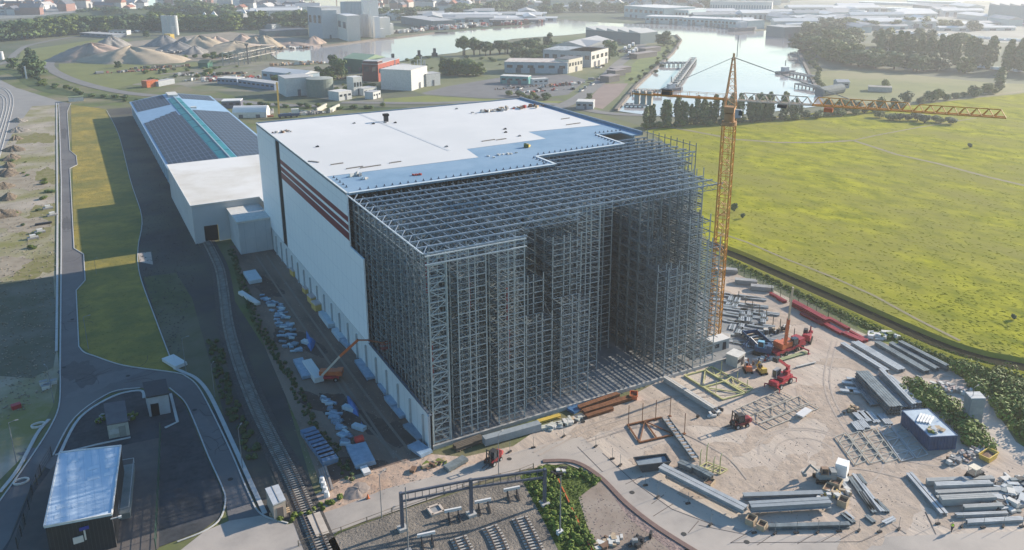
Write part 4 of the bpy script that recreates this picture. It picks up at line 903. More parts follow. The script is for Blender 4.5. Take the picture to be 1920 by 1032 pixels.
# long beams in the foreground
bd('girder', 'grey girder left of the long crossing beams, upper of two short ones', (1272, 876), (1300, 888), 1.3, 1.1, STEEL, 2); bd('girder', 'short grey girder pointing at the yellow posts', (1300, 886), (1335, 905), 1.2, 1.2, STEEL, 2)
bd('girder', 'very long pale girder pair crossing the foreground diagonally', (1236, 890), (1396, 972), 1.7, .8, STEELB, 2, z=.9)
bd('girder', 'low grey girder lying beside the very long pale pair', (1262, 890), (1398, 958), 1.0, .5, STEEL, 2)
bd('studded_beam', 'blue grey beam with studs, farther of the two parallel ones', (1392, 937), (1542, 932), 1.1, .8, mat('blue_steel', (.27, .305, .33)), 1)
bd('studded_beam', 'deep blue grey beam with studs on trestles, nearer of the two parallel ones', (1402, 965), (1556, 956), 1.6, 1.1, mat('blue_steel', (.27, .305, .33)), 2, z=.6)
bd('girder', 'long grey girder lying flat along the paved road edge', (1440, 994), (1594, 990), .9, .7, STEEL, 1)
t = thing('yellow_posts', 'group of yellow bent posts rising left of the open yard', 'posts', P(1330, 885))
for x, y, h in ((1312, 876, 2.6), (1324, 870, 3.2), (1337, 888, 2.4), (1349, 888, 3.0)): p = P(x, y); q = MB(); q.bar((p.x, p.y, .1), (p.x, p.y, h), .13); q.bar((p.x, p.y, h), (p.x+.5, p.y+.3, h+.4), .12); q.build('post', PALEY, t)
frame_flat('yellow_rack', 'small pale yellow rack base under the bent yellow posts', (1312, 878), (1350, 892), (1326, 870), PALEY, 3, 1, th=.16)
def crate(label, at, an_, L, W, H, m_=None, group=None, z=.12):
    p = P(*at); t = thing('timber_crate', label, 'crate', p, group); m_ = m_ or WOOD; q = MB(); c, s = math.cos(an_), math.sin(an_)
    q.box(p.x, p.y, z, L, W, .12, an_)
    for i in (-1, 1):
        q.box(p.x+c*L/2*i, p.y+s*L/2*i, z, .08, W, H, an_); q.box(p.x-s*W/2*i, p.y+c*W/2*i, z, L, .08, H, an_)
    q.build('sides', m_, t); MB().box(p.x, p.y, z+.12, L*.9, W*.9, H*.5, an_).build('contents', BROWN, t); return t
for l_, a, L, W, H in (('open pale timber crate under the near end of the long girders, left one', (1408, 982), 1.6, 1.2, 1.0), ('pale timber crate beside the paved road at the girders end, right one', (1428, 992), 1.4, 1.1, .9), ('small open timber crate between girder and yellow posts', (1330, 910), 1.8, 1.1, .7),
                       ('timber crate holding rusty parts below the white box', (1567, 912), 2.0, 1.5, 1.0), ('timber crate at the end of the deep blue beam', (1580, 948), 1.6, 1.3, 1.1), ('yellowish timber crate in the row right of the studded beams', (1553, 922), 2.2, 1.2, .8)):
    crate(l_, a, .4, L, W, H)
clutter('timber_heap', 'line of yellow timber offcuts behind the ends of the studded beams', 'timber heap', P(1562, 930).x, P(1562, 930).y, .1, 26, (3.0, 1.6), [WOOD, YELLOW, OFFW], 1.5, h=.7, ax=-.7)
p = P(1577, 892); t = thing('white_box', 'bright white bulk box on legs in the middle of the machine cluster', 'white box', p); MB().box(p.x, p.y, .5, 2.0, 1.8, 2.0, .5).build('box', mat('bright_white', (.85, .84, .82)), t)
q = MB()
for i in (-.8, .8):
    for j in (-.7, .7): q.bar((p.x+i, p.y+j, 0.1), (p.x+i, p.y+j, .5), .15)
q.build('legs', DARK, t)
p = P(1579, 901); tag(MB().cyl(p.x, p.y, .12, .5, 1.0, 1.0, 16).build('cable_reel', OFFW), 'white round tray lying in front of the white box', 'tray')
G3 = 'slim dark steel tubes lying right of the crates'
for i, (a, c_) in enumerate((((1592, 898), (1640, 967)), ((1600, 892), (1655, 965)), ((1608, 893), (1622, 912)), ((1613, 925), (1636, 962)), ((1640, 940), (1665, 965)), ((1575, 905), (1590, 922)), ((1558, 925), (1575, 942)), ((1566, 922), (1582, 940)), ((1577, 966), (1602, 985)), ((1582, 964), (1600, 980)), ((1622, 970), (1640, 985)), ((1655, 986), (1678, 975)))):
    bd('tube_bundle', 'slim pale steel tubes lying scattered right of the studded beams', a, c_, .8, .4, STEELB if i % 2 else STEEL, 2, group=G3, cat='steel tubes', bearers=False)
# rows at the right edge
for i, (a, c_, w_, h, l_) in enumerate((((1735, 911), (1862, 906), 1.3, 1.0, 'farthest grey beam bundle of the parallel rows at the right edge'), ((1750, 921), (1858, 917), 1.5, 1.2, 'pale topped bundle, second farthest of the parallel rows at the right edge'),
        ((1752, 933), (1886, 926), 1.2, .9, 'third of the parallel bundles at the right edge'), ((1760, 948), (1862, 943), 1.8, 1.3, 'broad grey bundle, fourth of the parallel rows'), ((1803, 962), (1879, 958), 1.2, 1.1, 'short dark bundle nearer than the broad one'),
        ((1790, 972), (1890, 968), .9, .6, 'thin low pale beam above the ribbed bundle'), ((1810, 984), (1918, 978), 1.3, .5, 'ribbed white bundle nearest the worker'), ((1752, 940), (1905, 932), .9, .7, 'long thin beam between the third and the broad bundle'))):
    bd('beam_bundle', l_, a, c_, w_*.68, h, (STEELB if i in (1, 5, 6) else mat('dull_zinc', (.36, .37, .36), (.30, .31, .31), 1)), 3 if w_ > 1 else 2, solid=i in (0, 1, 2, 3))
bd('diagonal_beam', 'left one of two long thin beams lying diagonally before the right hand rows', (1700, 893), (1766, 970), .6, .5, STEELB, 1); bd('diagonal_beam', 'right one of two long thin beams lying diagonally before the right hand rows', (1706, 891), (1776, 971), .6, .5, STEELB, 1)
p = P(1895, 925); clutter('steel_heap', 'tangled heap of cut steel at the right edge behind the parallel rows', 'steel heap', p.x, p.y, .1, 90, (6, 5), [STEELB, STEEL, DARK, OFFW], 2.6, h=.9)
p = P(1875, 945); clutter('steel_heap', 'smaller mixed steel heap at the ends of the parallel rows', 'steel heap', p.x, p.y, .1, 50, (3, 3), [STEELB, STEEL, DARK], 2.2, h=.8)
p = P(1826, 900); t = thing('site_roller', 'small machine with a cream canopy behind the parallel beam rows', 'machine', p); MB().box(p.x, p.y, .7, 2.6, 1.4, .8).build('body', DARK, t)
q = MB(); q.box(p.x-.3, p.y, 2.4, 1.5, 1.4, .12)
for i in (-.9, .3):
    for j in (-.6, .6): q.bar((p.x+i, p.y+j, 1.4), (p.x+i, p.y+j, 2.4), .08)
q.build('canopy', mat('cream_canopy', (.75, .66, .52)), t)
for i in (-1.1, 1.1): MB().tube((p.x+i, p.y-.8, .62), (p.x+i, p.y+.8, .62), .52, .52, 14).build('drum', TYRE, t)
# blue container with bars on top
c4 = [P(1691.4, 770.2, 2.7), P(1740.2, 766.7, 2.7), P(1795.5, 817.3, 2.7), P(1743.7, 820.2, 2.7)]; cc = sum(c4, Vector())/4
t = thing('blue_container', 'large dark blue steel container with a pale roof beside the hedge', 'container', (cc.x, cc.y, 0)); MB().prism(c4, .1, 2.66).build('walls', BLUEP, t)
q = MB(); q.prism([cc+(v-cc)*.985 for v in c4], 2.66, 2.72); q.build('roof', mat('pale_blue_roof', (.45, .53, .60)), t); q = MB()
for i in range(4): q.bar(c4[i], c4[(i+1) % 4], .16)
q.build('roof_frame', BLUEP, t); q = MB()
for i in range(4):
    a, c_ = c4[i], c4[(i+1) % 4]; n_ = int((c_-a).length/.5)
    for k in range(1, n_): p = a.lerp(c_, k/n_); p = cc+(p-cc)*1.004; q.bar((p.x, p.y, .2), (p.x, p.y, 2.55), .14)
q.build('corrugation', BLUEP, t)
for k in range(5):
    a = P(1720+5.5*k, 791+.8*k, 2.85); c_ = P(1728+5.5*k, 776+1.5*k, 2.85); q = MB(); ibeam(q, a, c_, .35, .25, 2.75)
    tag(q.build('short_beam', mat('bright_white', (.8, .8, .8)), loc=(a.x, a.y, 2.75)), 'short white beam lying on the blue container roof', 'short beam', 'white beams lying side by side on the blue container')
clutter('roof_timber', 'yellowish bundle and thin bars near the front of the container roof', 'bundle', P(1752, 808, 2.7).x, P(1752, 808, 2.7).y, 2.75, 14, (1.4, 1.0), [LEAFY, WOOD, OFFW, STEELB], 2.0, h=.4)
# grey stacked units by the far hedge
t4 = [P(1810, 736, 5), P(1837, 735.5, 5), P(1849, 748.5, 5), P(1822, 749, 5)]; cc = sum(t4, Vector())/4
t = thing('grey_cabin', 'grey stack of three site cabins with a white ribbed roof beside the hedge', 'site cabin', (cc.x, cc.y, 0))
for k in range(3): MB().prism([cc+(v-cc)*(1-.02*(k % 2)) for v in t4], .1+1.63*k, .1+1.63*(k+1)-.05).build('cabin', mat('cabin_grey', (.26, .30, .32)), t)
q = MB()
for k in range(5): q.prism([t4[0].lerp(t4[3], k/5), t4[1].lerp(t4[2], k/5), t4[1].lerp(t4[2], (k+.75)/5), t4[0].lerp(t4[3], (k+.75)/5)], 4.97, 5.12)
q.build('roof', WHITE, t)
p = P(1812, 712); clutter('rubble_heap', 'pale broken concrete heap between the two hedges', 'rubble', P(1795, 735).x, P(1795, 735).y, .1, 70, (3, 6), [OFFW, GREYM, mat('pink_rubble', (.45, .36, .33))], 1.4, h=.8, ax=-.9)
clutter('rubble_heap', 'line of grey and reddish rubble in front of the blue container', 'rubble', P(1805, 860).x, P(1805, 860).y, .1, 70, (5, 2), [GREYM, OFFW, mat('pink_rubble', (.45, .36, .33)), BROWN], 1.2, h=.7, ax=-.1)
clutter('rubble_heap', 'white debris heap right at the end of the green fence', 'rubble', P(1655, 632).x, P(1655, 632).y, .1, 50, (4, 3), [OFFW, WHITE, LEAFY], 2.2, h=.9, ax=-.5)
# red beams by the fence
for i, (a, c_, w_, h, l_) in enumerate((((1443, 553), (1474, 570), .9, .6, 'leftmost bright red beam pair against the fence'), ((1456, 562), (1470, 570), .6, .5, 'short red beam in front of the leftmost pair'), ((1484, 573), (1552, 610), 1.6, 1.3, 'largest dark red beam stack at the fence'),
         ((1500, 590), (1545, 613), 1.0, .5, 'low red beam in front of the largest red stack'), ((1535, 605), (1580, 630), 1.3, .6, 'dull red beams half way along the fence'), ((1552, 600), (1592, 622), .9, .7, 'red beam close under the fence beyond the largest stack'),
         ((1580, 628), (1620, 645), 1.4, .7, 'last bright red beam bundle at the right end of the row'), ((1592, 624), (1628, 643), .7, .5, 'thin red beam behind the last red bundle'))):
    bd('red_beams', l_, a, c_, w_, h, REDO, 2 if w_ < 1.2 else 3, 2 if h > 1 else 1, cat='red beams')
for i, (x, y, l_) in enumerate(((1362, 512, 'grey block stack by the fence closest to the crane mast'), (1398, 533, 'grey block stack in the middle of the three by the fence'), (1428, 545, 'grey block stack next to the red beams'))):
    sheets('block_stack', l_, (x, y), 5.5, 1.8, 1.1, -.75, mat('grey_blocks', (.36, .36, .36)), n=3, cat='block stack')
# rusty beams at the slab
for i, (a, c_, w_, h, l_) in enumerate((((1083, 772), (1160, 745), 1.0, .9, 'rust brown beam bundle lying against the slab'), ((1092, 778), (1183, 750), 1.2, .7, 'middle rust brown beam bundle in front of the slab'), ((1098, 786), (1150, 770), .9, .6, 'shorter rust brown beam bundle nearest the road'))):
    bd('rusty_beams', l_, a, c_, w_, h, RUST, 3, cat='rusty beams')
tag(MB().box(P(1078, 770).x, P(1078, 770).y, .1, 2.4, 2, .5, .2).build('folded_tarp', mat('blue_tarp', (.05, .14, .28))), 'blue tarpaulin folded at the left end of the rusty beams', 'tarpaulin')
bd('grey_girder', 'big deep grey girder lying along the front of the racking', (906, 836), (1012, 806), 1.6, 1.5, mat('blue_steel', (.27, .305, .33)), 1, cat='girder', solid=True, bearers=False)
bd('dark_beams', 'dark rusty beams between the girder and the corner tower', (852, 845), (905, 826), 1.8, .7, mat('dark_rusty', (.12, .10, .08)), 4)
bd('yellow_tubes', 'yellow tubes lying behind the grey girder', (1007, 795), (1052, 782), .9, .4, YELLOW, 3, cat='yellow tubes')
bd('pale_beams', 'pale cream beams right of the grey girder end', (1012, 808), (1056, 796), 1.0, .5, mat('cream_steel3', (.52, .52, .46)), 2)
clutter('pallet_heap', 'cream pallets and boxes left of the rusty beams', 'pallet heap', P(1062, 796).x, P(1062, 796).y, .1, 40, (3.6, 2), [mat('cream_steel3', (.5, .5, .45)), OFFW, WOOD, DARK], 1.5, h=.6)
sheets('panel_stack', 'grey panel stack on bearers beside the forklift', (855, 875), 4.2, 1.4, .7, .28, STEEL, n=4)
clutter('brush_heap', 'tangle of brushwood and timber at the foot of the corner tower', 'heap', P(815, 872).x, P(815, 872).y, .1, 40, (2.5, 1.2), [BROWN, WOOD, LEAFY], 1.6, h=.5)
# galvanised steel laid out beside the racks
random.seed(11)
G4 = 'galvanised rack parts laid out right of the racking'
k = 0
for row in range(7):
    for c in range(8):
        x = 1352+row*13+c*4.2-row*0+random.uniform(-2, 2); y = 553+c*13-row*1.0+random.uniform(-2, 2)+row*3
        if x > 1350+.0 and y < 660 and not (x > 1420 and y < 585) and x < 1440:
            a = P(x, y); an_ = -.85+random.uniform(-.1, .1)
            if k % 2: an_ += 1.57*(random.random() < .35)
            L = random.uniform(3, 6); q0 = (a.x-math.cos(an_)*L/2, a.y-math.sin(an_)*L/2, 0)
            o = thing('rack_parts', 'bundle of pale galvanised rack parts lying in rows beside the crane foot', 'rack parts', a, G4)
            for s in range(3):
                q = MB(); off = (s-1)*.45; n_ = Vector((-math.sin(an_), math.cos(an_), 0))*off
                ibeam(q, Vector(q0)+n_, a+a-Vector(q0)+n_, .36, .35, .15); q.build('beam', STEELB if (k+s) % 3 else STEEL, o)
        k += 1
for i in range(9):
    a = P(1384+13*i, 566+9*i); o = thing('upright_post', 'thin dark post standing between the laid out rack parts', 'post', a, 'posts standing in the steel lay down area')
    MB().bar((a.x, a.y, .1), (a.x, a.y, 2.8), .14).build('post', mat('post_brown', (.25, .22, .18)), o)
p = P(1418, 642); t = thing('parts_bin', 'open dark blue bin full of steel bars below the rack parts', 'bin', p); MB().box(p.x, p.y, .1, 3.6, 6.5, .15, -.3).build('floor', BLUEP, t)
for dx, dy, L, W in ((0, -3.2, 3.6, .15), (0, 3.2, 3.6, .15), (-1.75, 0, .15, 6.5), (1.75, 0, .15, 6.5)):
    c, s = math.cos(-.3), math.sin(-.3); MB().box(p.x+dx*c-dy*s, p.y+dx*s+dy*c, .1, L, W, 1.3, -.3).build('side', BLUEP, t)
for k in range(5): MB().box(p.x-.1, p.y-2.4+1.2*k, .6, 3.2, .3, .3, -.3+.05*k).build('bar', STEELB if k % 2 else WOOD, t)
def cabin(label, at, L, W, H, an_, m_, roofm, name='site_cabin'):
    p = P(*at); t = thing(name, label, 'site cabin', p); MB().box(p.x, p.y, .1, L, W, H, an_).build('walls', m_, t); MB().box(p.x, p.y, .1+H, L+.2, W+.2, .15, an_).build('roof', roofm, t)
    c, s = math.cos(an_), math.sin(an_); x, y = (L*.2, -W/2-.03); d_ = MB().box(p.x+x*c-y*s, p.y+x*s+y*c, .15, .9, .08, H*.78, an_).build('door', DARK, t)
    x = -L*.25; MB().box(p.x+x*c-y*s, p.y+x*s+y*c, .15+H*.4, 1.1, .08, H*.35, an_).build('window', GLASS, t); return t
cabin('white roofed site cabin at the foot of the crane mast', (1344, 655), 4.5, 2.4, 2.4, .0, mat('cabin_light', (.45, .45, .43)), WHITE); cabin('grey box cabin on the slab corner nearest the yellow frames', (1378, 683), 3.0, 2.6, 2.3, .3, mat('cabin_light', (.45, .45, .43)), OFFW)
bd('lance', 'long pale tube lying right of the telehandler head', (1490, 692), (1530, 682), .5, .3, mat('lance_pale', (.5, .48, .44)), 1, cat='tube'); bd('green_beams', 'two faded green beams lying above the telehandler', (1462, 678), (1512, 663), 1.0, .3, mat('faded_green', (.32, .36, .20)), 2)
clutter('mixed_heap', 'mixed heap of hoses and white sacks under the mobile crane', 'heap', P(1448, 672).x, P(1448, 672).y, .1, 60, (4, 2.5), [OFFW, RED, DARK, BROWN, STEELB], 1.4, h=.8)
clutter('mixed_heap', 'row of pale boards behind the orange mobile crane', 'heap', P(1462, 622).x, P(1462, 622).y, .1, 30, (5, 2), [OFFW, WOOD, DARK], 1.2, h=1.2)
# temporary fence feet along the road
foot = thing('fence_stand', 'low dark fence foot with a thin post along the paved road', 'fence foot'); MB().box(0, 0, 0, .75, .3, .22).build('block', mat('black_rubber', (.05, .045, .045)), foot); MB().bar((0, 0, .2), (0, 0, 2.1), .05).build('post', STEEL, foot)
GF = 'temporary fence feet between dusty yard and paved road'
for i, (x, y) in enumerate(((1000, 840), (1057, 819), (1093, 792), (1117, 838), (1148, 861), (1163, 873), (1210, 911), (1233, 933), (1290, 945), (1332, 985), (1414, 1000), (1453, 1001), (1493, 1000), (1533, 999), (1573, 997), (1610, 996), (1649, 998), (1685, 993), (1758, 983), (1803, 988), (1843, 990), (1881, 988), (1916, 988), (956, 848))):
    place(foot, P(x, y, .12), R(20) if i % 2 else R(-15), 1, group=GF)
# ------------------------------------------------------------------ the green mesh fence along the meadow
fp = [P(*p) for p in ((1352, 493), (1372, 505), (1395, 520), (1430, 541), (1480, 567), (1530, 590), (1575, 610), (1607, 625))]
tf = thing('mesh_fence', 'green wire mesh fence between the yard and the meadow ditch', 'fence', fp[0])
MG2 = bpy.data.materials.new('green_mesh'); MG2.use_nodes = True; bb = MG2.node_tree.nodes['Principled BSDF']; bb.inputs['Base Color'].default_value = (.10, .16, .06, 1); bb.inputs['Alpha'].default_value = 1
q = MB(); tot = 0
for i in range(len(fp)-1):
    a, c_ = fp[i], fp[i+1]; L = (c_-a).length; n_ = int(L/2.6)
    for k in range(n_): p = a.lerp(c_, k/n_); MB().bar((p.x, p.y, 0), (p.x, p.y, 2.5), .1).build('post', mat('green_post', (.05, .09, .05)), tf)
    for z in range(13): q.bar((a.x, a.y, .2+.19*z), (c_.x, c_.y, .2+.19*z), .02)
    for k in range(int(L/.35)): p = a.lerp(c_, k/int(L/.35)); q.bar((p.x, p.y, .1), (p.x, p.y, 2.45), .02)
q.build('mesh_panel', MG2, tf)
# ------------------------------------------------------------------ the person
def limb(vs, es, rs, name, m_, parent):
    me = bpy.data.meshes.new(name); me.from_pydata(vs, es, []); o = bpy.data.objects.new(name, me); COL.objects.link(o); o.parent = parent
    md = o.modifiers.new('s', 'SKIN'); 
    for i, r_ in enumerate(rs): me.skin_vertices[0].data[i].radius = (r_, r_)
    me.skin_vertices[0].data[0].use_root = True
    sb = o.modifiers.new('d', 'SUBSURF'); sb.levels = 1; sb.render_levels = 2; me.materials.append(m_); return o
pp = P(1784, 998); pr = thing('person', 'person in a yellow hi-vis vest and white helmet walking on the paved road', 'person', pp)
vs = [(0, 0, .95), (0, 0, 1.15), (0, .01, 1.38), (0, .02, 1.50), (0, .04, 1.58), (0, .05, 1.66), (0, .05, 1.76)]
es = [(0, 1), (1, 2), (2, 3), (3, 4), (4, 5), (5, 6)]; rs = [.14, .13, .15, .06, .06, .095, .07]
def add(par, pts, rr):
    k = par
    for p_, r_ in zip(pts, rr): vs.append(p_); rs.append(r_); es.append((k, len(vs)-1)); k = len(vs)-1
    return k
for s in (-1, 1):
    st = .22*s
    add(0, [(.1*s, 0, .88), (.11*s, st*.6, .50), (.11*s, st, .10), (.11*s, st+.03, .05), (.11*s, st+.2, .04)], [.1, .07, .045, .045, .035])
    h = add(2, [(.17*s, 0, 1.42), (.24*s, -st*.3, 1.16), (.25*s, -st*.3+.12, .94), (.25*s, -st*.3+.14, .88)], [.07, .05, .035, .03])
    for i in range(4):
        f = -.03+.02*i; add(h, [(.25*s, -st*.3+.15+f, .82), (.25*s, -st*.3+.15+f, .78-.01*(i % 3))], [.01, .008])
    add(h, [(.22*s, -st*.3+.2, .85), (.21*s, -st*.3+.21, .82)], [.011, .009])
limb(vs, es, rs, 'body', SKIN, pr)
tr = [(0, 0, .96), (.1, 0, .88), (.11, .132, .50), (.11, .22, .12), (-.1, 0, .88), (-.11, -.132, .50), (-.11, -.22, .12)]
limb(tr, [(0, 1), (1, 2), (2, 3), (0, 4), (4, 5), (5, 6)], [.165, .12, .09, .065, .12, .09, .065], 'trousers', NAVY, pr)
limb([(0, 0, .98), (0, 0, 1.18), (0, .01, 1.4), (.17, 0, 1.43), (-.17, 0, 1.43)], [(0, 1), (1, 2), (2, 3), (2, 4)], [.17, .165, .18, .09, .09], 'vest', HIVIS, pr)
limb([(0, .05, 1.70), (0, .05, 1.80)], [(0, 1)], [.13, .08], 'helmet', OFFW, pr)
pr.rotation_euler = (0, 0, R(-35))

# ------------------------------------------------------------------ shaded side yard on the left
random.seed(5)
WPAN = mat('wrapped_panel', (.50, .56, .60), (.42, .48, .52), 1)
def A2(p0, p1): a, c_ = P(*p0), P(*p1); return math.atan2((c_-a).y, (c_-a).x), (c_-a).length, (a+c_)/2
for l_, a, c_, W, H, n, m_ in (('white wrapped panel pair alone at the top of the shaded yard', (468, 515), (480, 533), 3.2, 1.0, 2, WPAN), ('single long white panel lying across the brush strip', (451, 552), (484, 574), 1.2, .7, 1, WHITE),
        ('long white panel stack against the concrete wall, right after the yellow boxes', (604, 592), (622, 617), 1.7, 1.1, 3, WPAN), ('pale panel stack by the wall under the boom of the lift, upper one', (628, 623), (642, 641), 1.5, .9, 3, WPAN), ('pale panel stack by the wall under the boom of the lift, lower one', (642, 640), (657, 655), 1.5, .8, 3, PANEL),
        ('blue grey panel stack lying left of the long white panel', (559, 679), (577, 712), 2.0, .7, 4, PANEL), ('bright white long panel lying beside the red boom lift', (576, 685), (600, 719), 1.9, 1.1, 2, WHITE),
        ('long blue grey panel row between tyre tracks and the wall', (672, 680), (696, 714), 1.6, .6, 4, PANEL), ('grey panel stack leaning close to the wall, upper of three', (715, 725), (728, 742), 1.5, .6, 2, PANEL), ('grey panel stack by the wall, middle of three', (728, 750), (742, 767), 1.6, .8, 3, PANEL), ('grey panel stack by the wall, lower of three', (742, 768), (757, 786), 1.5, .6, 3, PANEL),
        ('dark panel stack near the end of the concrete wall', (766, 800), (795, 828), 2.2, .6, 3, mat('slate_panel', (.22, .28, .34))), ('pale striped panel stack at the foot of the wall end', (775, 838), (800, 856), 2.4, .6, 4, PANEL),
        ('bright white panel at the yard end of the bottom stack', (681, 880), (689, 893), 1.2, .5, 2, WHITE), ('blue grey bundle of long sheets at the bottom of the shaded yard', (668, 842), (686, 878), 3.4, .8, 5, PANEL)):
    an_, L, mid = A2(a, c_); sheets('panel_stack', l_, mid, L, W, H, an_, m_, n=n)
for i, (x, y, s) in enumerate(((555, 516, 1.1), (577, 549, .9), (590, 567, 1.2), (598, 580, 1.2))):
    p = P(x, y); t = thing('insulation_stack', 'yellow insulation stack with pale wrap against the wall, %s from the top' % ('first', 'second', 'third', 'fourth')[i], 'insulation stack', p)
    MB().box(p.x, p.y, .15, 2.2*s, 2.4*s, 1.3*s, .1).build('rolls', mat('insulation_yellow', (.55, .38, .12), (.48, .32, .10), 2), t); MB().box(p.x, p.y, .15+1.3*s, 2.25*s, 2.45*s, .3, .1).build('wrap', mat('pink_wrap', (.55, .45, .42)), t); MB().box(p.x, p.y, 0, 2*s, 2.2*s, .15, .1).build('pallet', WOOD, t)
GS = 'pale panel packs strewn down the shaded yard'
for i in range(64):
    f = i/64; x = 500+(560-500)*f+random.uniform(-14, 14)+18*math.sin(f*6)*.3; y = 560+(665-560)*f+random.uniform(-5, 5)
    p = P(x+2, y); sheets('panel_pack', 'pale or blue grey panel pack strewn in the long line left of the tyre tracks', p, random.uniform(.8, 2.0), random.uniform(.35, .8), random.uniform(.25, .5), random.uniform(-1.4, .3), random.choice((PANEL, WPAN, PANEL, mat('slate_panel', (.2, .2, .2)))), GS, n=2)
for i in range(32):
    f = i/32; x = 612+(660-612)*f+random.uniform(-9, 9); y = 748+(842-748)*f+random.uniform(-5, 5)
    sheets('panel_pack', 'blue grey panel pack strewn in the line below the red boom lift', P(x, y), random.uniform(1.0, 2.4), random.uniform(.4, .9), random.uniform(.3, .6), random.uniform(-1.3, -.4), random.choice((PANEL, WPAN, mat('slate_panel', (.2, .2, .2)))), 'panel packs below the boom lift', n=2)
def tarp(label, pts, top):
    """A bright blue sheet draped over a load: ridge and sagging sides."""
    g_ = [P(*p) for p in pts]; c_ = sum(g_, Vector())/len(g_); g_ = [c_+(v-c_)*.72 for v in g_]; top *= .65; t = thing('blue_sheet', label, 'tarpaulin', c_); q = MB(); n_ = len(g_); r0 = g_[0].lerp(c_, .35); tops = []
    vs = [v+Vector((0, 0, .1)) for v in g_]+[v.lerp(c_, .45)+Vector((0, 0, top*random.uniform(.7, 1.2))) for v in g_]+[c_+Vector((0, 0, top))]
    q.add(vs, [(i, (i+1) % n_, n_+(i+1) % n_, n_+i) for i in range(n_)]+[(n_+i, n_+(i+1) % n_, 2*n_) for i in range(n_)]); q.build('sheet', BRBLUE, t)
    sheets_p = MB(); sheets_p.box(c_.x-.8, c_.y-.6, .1, 2.6, 1.1, .7, -1.0); sheets_p.build('load', WPAN, t)
tarp('bright blue sheet over a load above the boom lift, with a trailing tail', [(571, 612), (582, 634), (596, 640), (592, 655), (584, 668), (574, 652), (572, 635)], 1.5)
tarp('bright blue sheet over a load below the boom lift, near the concrete wall', [(647, 735), (660, 752), (676, 768), (678, 790), (664, 782), (652, 772), (649, 755)], 1.7)
tarp('narrow blue sheet trailing down from the lower covered load', [(676, 788), (684, 800), (682, 812), (676, 800)], .8)
p = P(674, 832); t = thing('red_drum', 'small red drum machine above the bottom sheet bundle', 'drum', p); MB().tube((p.x-.7, p.y, .8), (p.x+.7, p.y, .8), .7, .7, 14).build('drum', mat('drum_red', (.6, .06, .05)), t); MB().box(p.x, p.y, .1, 1.6, 1.2, .3).build('stand', DARK, t)
for i in range(9):
    an_, L, mid = A2((578+4.8*i, 814+6.5*i), (582+4.8*i, 820+6.5*i)); sheets('dark_pack', 'dark blue wrapped pack in the neat row along the rail side fence', mid, 1.6, 2.6, .9, an_, mat('dark_blue_pack', (.14, .22, .32), (.11, .18, .27), 1), 'dark blue packs in a row beside the railway', n=2)
an_, L, mid = A2((604, 880), (618, 925)); t = thing('plank_stack', 'long weathered planks leaning in a narrow stack beside the track', 'planks', mid)
for k in range(4): MB().box(mid.x-.5+.35*k, mid.y, .1+.12*k, L, .3, .12, an_).build('plank', mat('weathered_plank', (.30, .27, .25)), t)

# ------------------------------------------------------------------ west side buildings
def prism4(pts, z): return [P(x, y, z) for x, y in pts]
r4 = prism4(((83, 990), (210, 966), (227, 838), (112, 851)), 5.6); cc = sum(r4, Vector())/4
t = thing('metal_shed', 'dark walled shed with a pale blue sheet roof in the bottom left corner', 'shed', (cc.x, cc.y, 0))
MB().prism([cc+(v-cc)*.98 for v in r4], 0, 5.5).build('walls', lines(mat('charcoal_cladding', (.035, .037, .04), rough=.6), 0, .5, .06, (.06, .06, .065)), t)
SR = lines(mat('pale_shed_roof', (.52, .62, .72), (.47, .57, .67), .15, rough=.85, spec=.05), 0, 1.1, .05, (.36, .46, .56)); MB().prism(r4, 5.5, 5.75).build('roof', SR, t)
q = MB()
for i in range(4): q.bar(r4[i]+Vector((0, 0, .2)), r4[(i+1) % 4]+Vector((0, 0, .2)), .2, .25)
q.build('roof_edge', mat('white_edge', (.66, .66, .65)), t)
for fx, fy in ((.25, .15), (.3, .3), (.3, .42), (.86, .15), (.88, .3), (.88, .42), (.6, .3), (.22, .78), (.22, .9), (.45, .8), (.62, .45)):
    v = r4[3].lerp(r4[2], fx).lerp(r4[0].lerp(r4[1], fx), fy); q = MB(); q.box(v.x, v.y, 5.76, 1.6, 1.0, .03); q.build('sun_patch_plate', mat('painted_sun_patch', (.60, .68, .76), rough=.85), t)  # pale plates painted as patches of sun falling through the racks
p = P(142, 1003, 3); q = MB(); fx = r4[0].lerp(r4[1], .45); q.box(fx.x, fx.y-.05, 2.2, 1.3, .12, 1.0); q.bar((fx.x+.9, fx.y-.12, 2.4), (fx.x+.9, fx.y-.12, 4.2), .22, .1); q.build('wall_vent', OFFW, t)
fx = r4[0].lerp(r4[1], .56); MB().box(fx.x, fx.y-.06, 4.1, 1.2, .1, .5).build('blue_emblem', mat('emblem_blue', (.05, .06, .3)), t)
fx = r4[0].lerp(r4[1], .97); q = MB(); q.bar((fx.x, fx.y, 5.0), (fx.x+1.2, fx.y-.2, 5.1), .12); q.box(fx.x+1.2, fx.y-.2, 4.9, .4, .3, .3); q.build('camera_arm', WHITE, t)
c5 = prism4(((228, 872), (252, 868), (243, 960), (224, 964)), 1.2); t = thing('loading_dock', 'narrow grey dock platform along the right wall of the corner shed', 'dock', sum(c5, Vector())/4); MB().prism(c5, 0, 1.1).build('platform', mat('dock_concrete', (.24, .26, .25), (.18, .2, .19), .5), t)
q = MB(); 
for i in range(4): q.bar(c5[i]+Vector((0, 0, .9)), c5[(i+1) % 4]+Vector((0, 0, .9)), .08)
for i in range(4): q.bar(c5[i], c5[i]+Vector((0, 0, .9)), .1)
q.build('railing', STEELB, t)
h4 = prism4(((267, 718), (311, 711), (317, 738), (274, 746)), 4.2); cc = sum(h4, Vector())/4
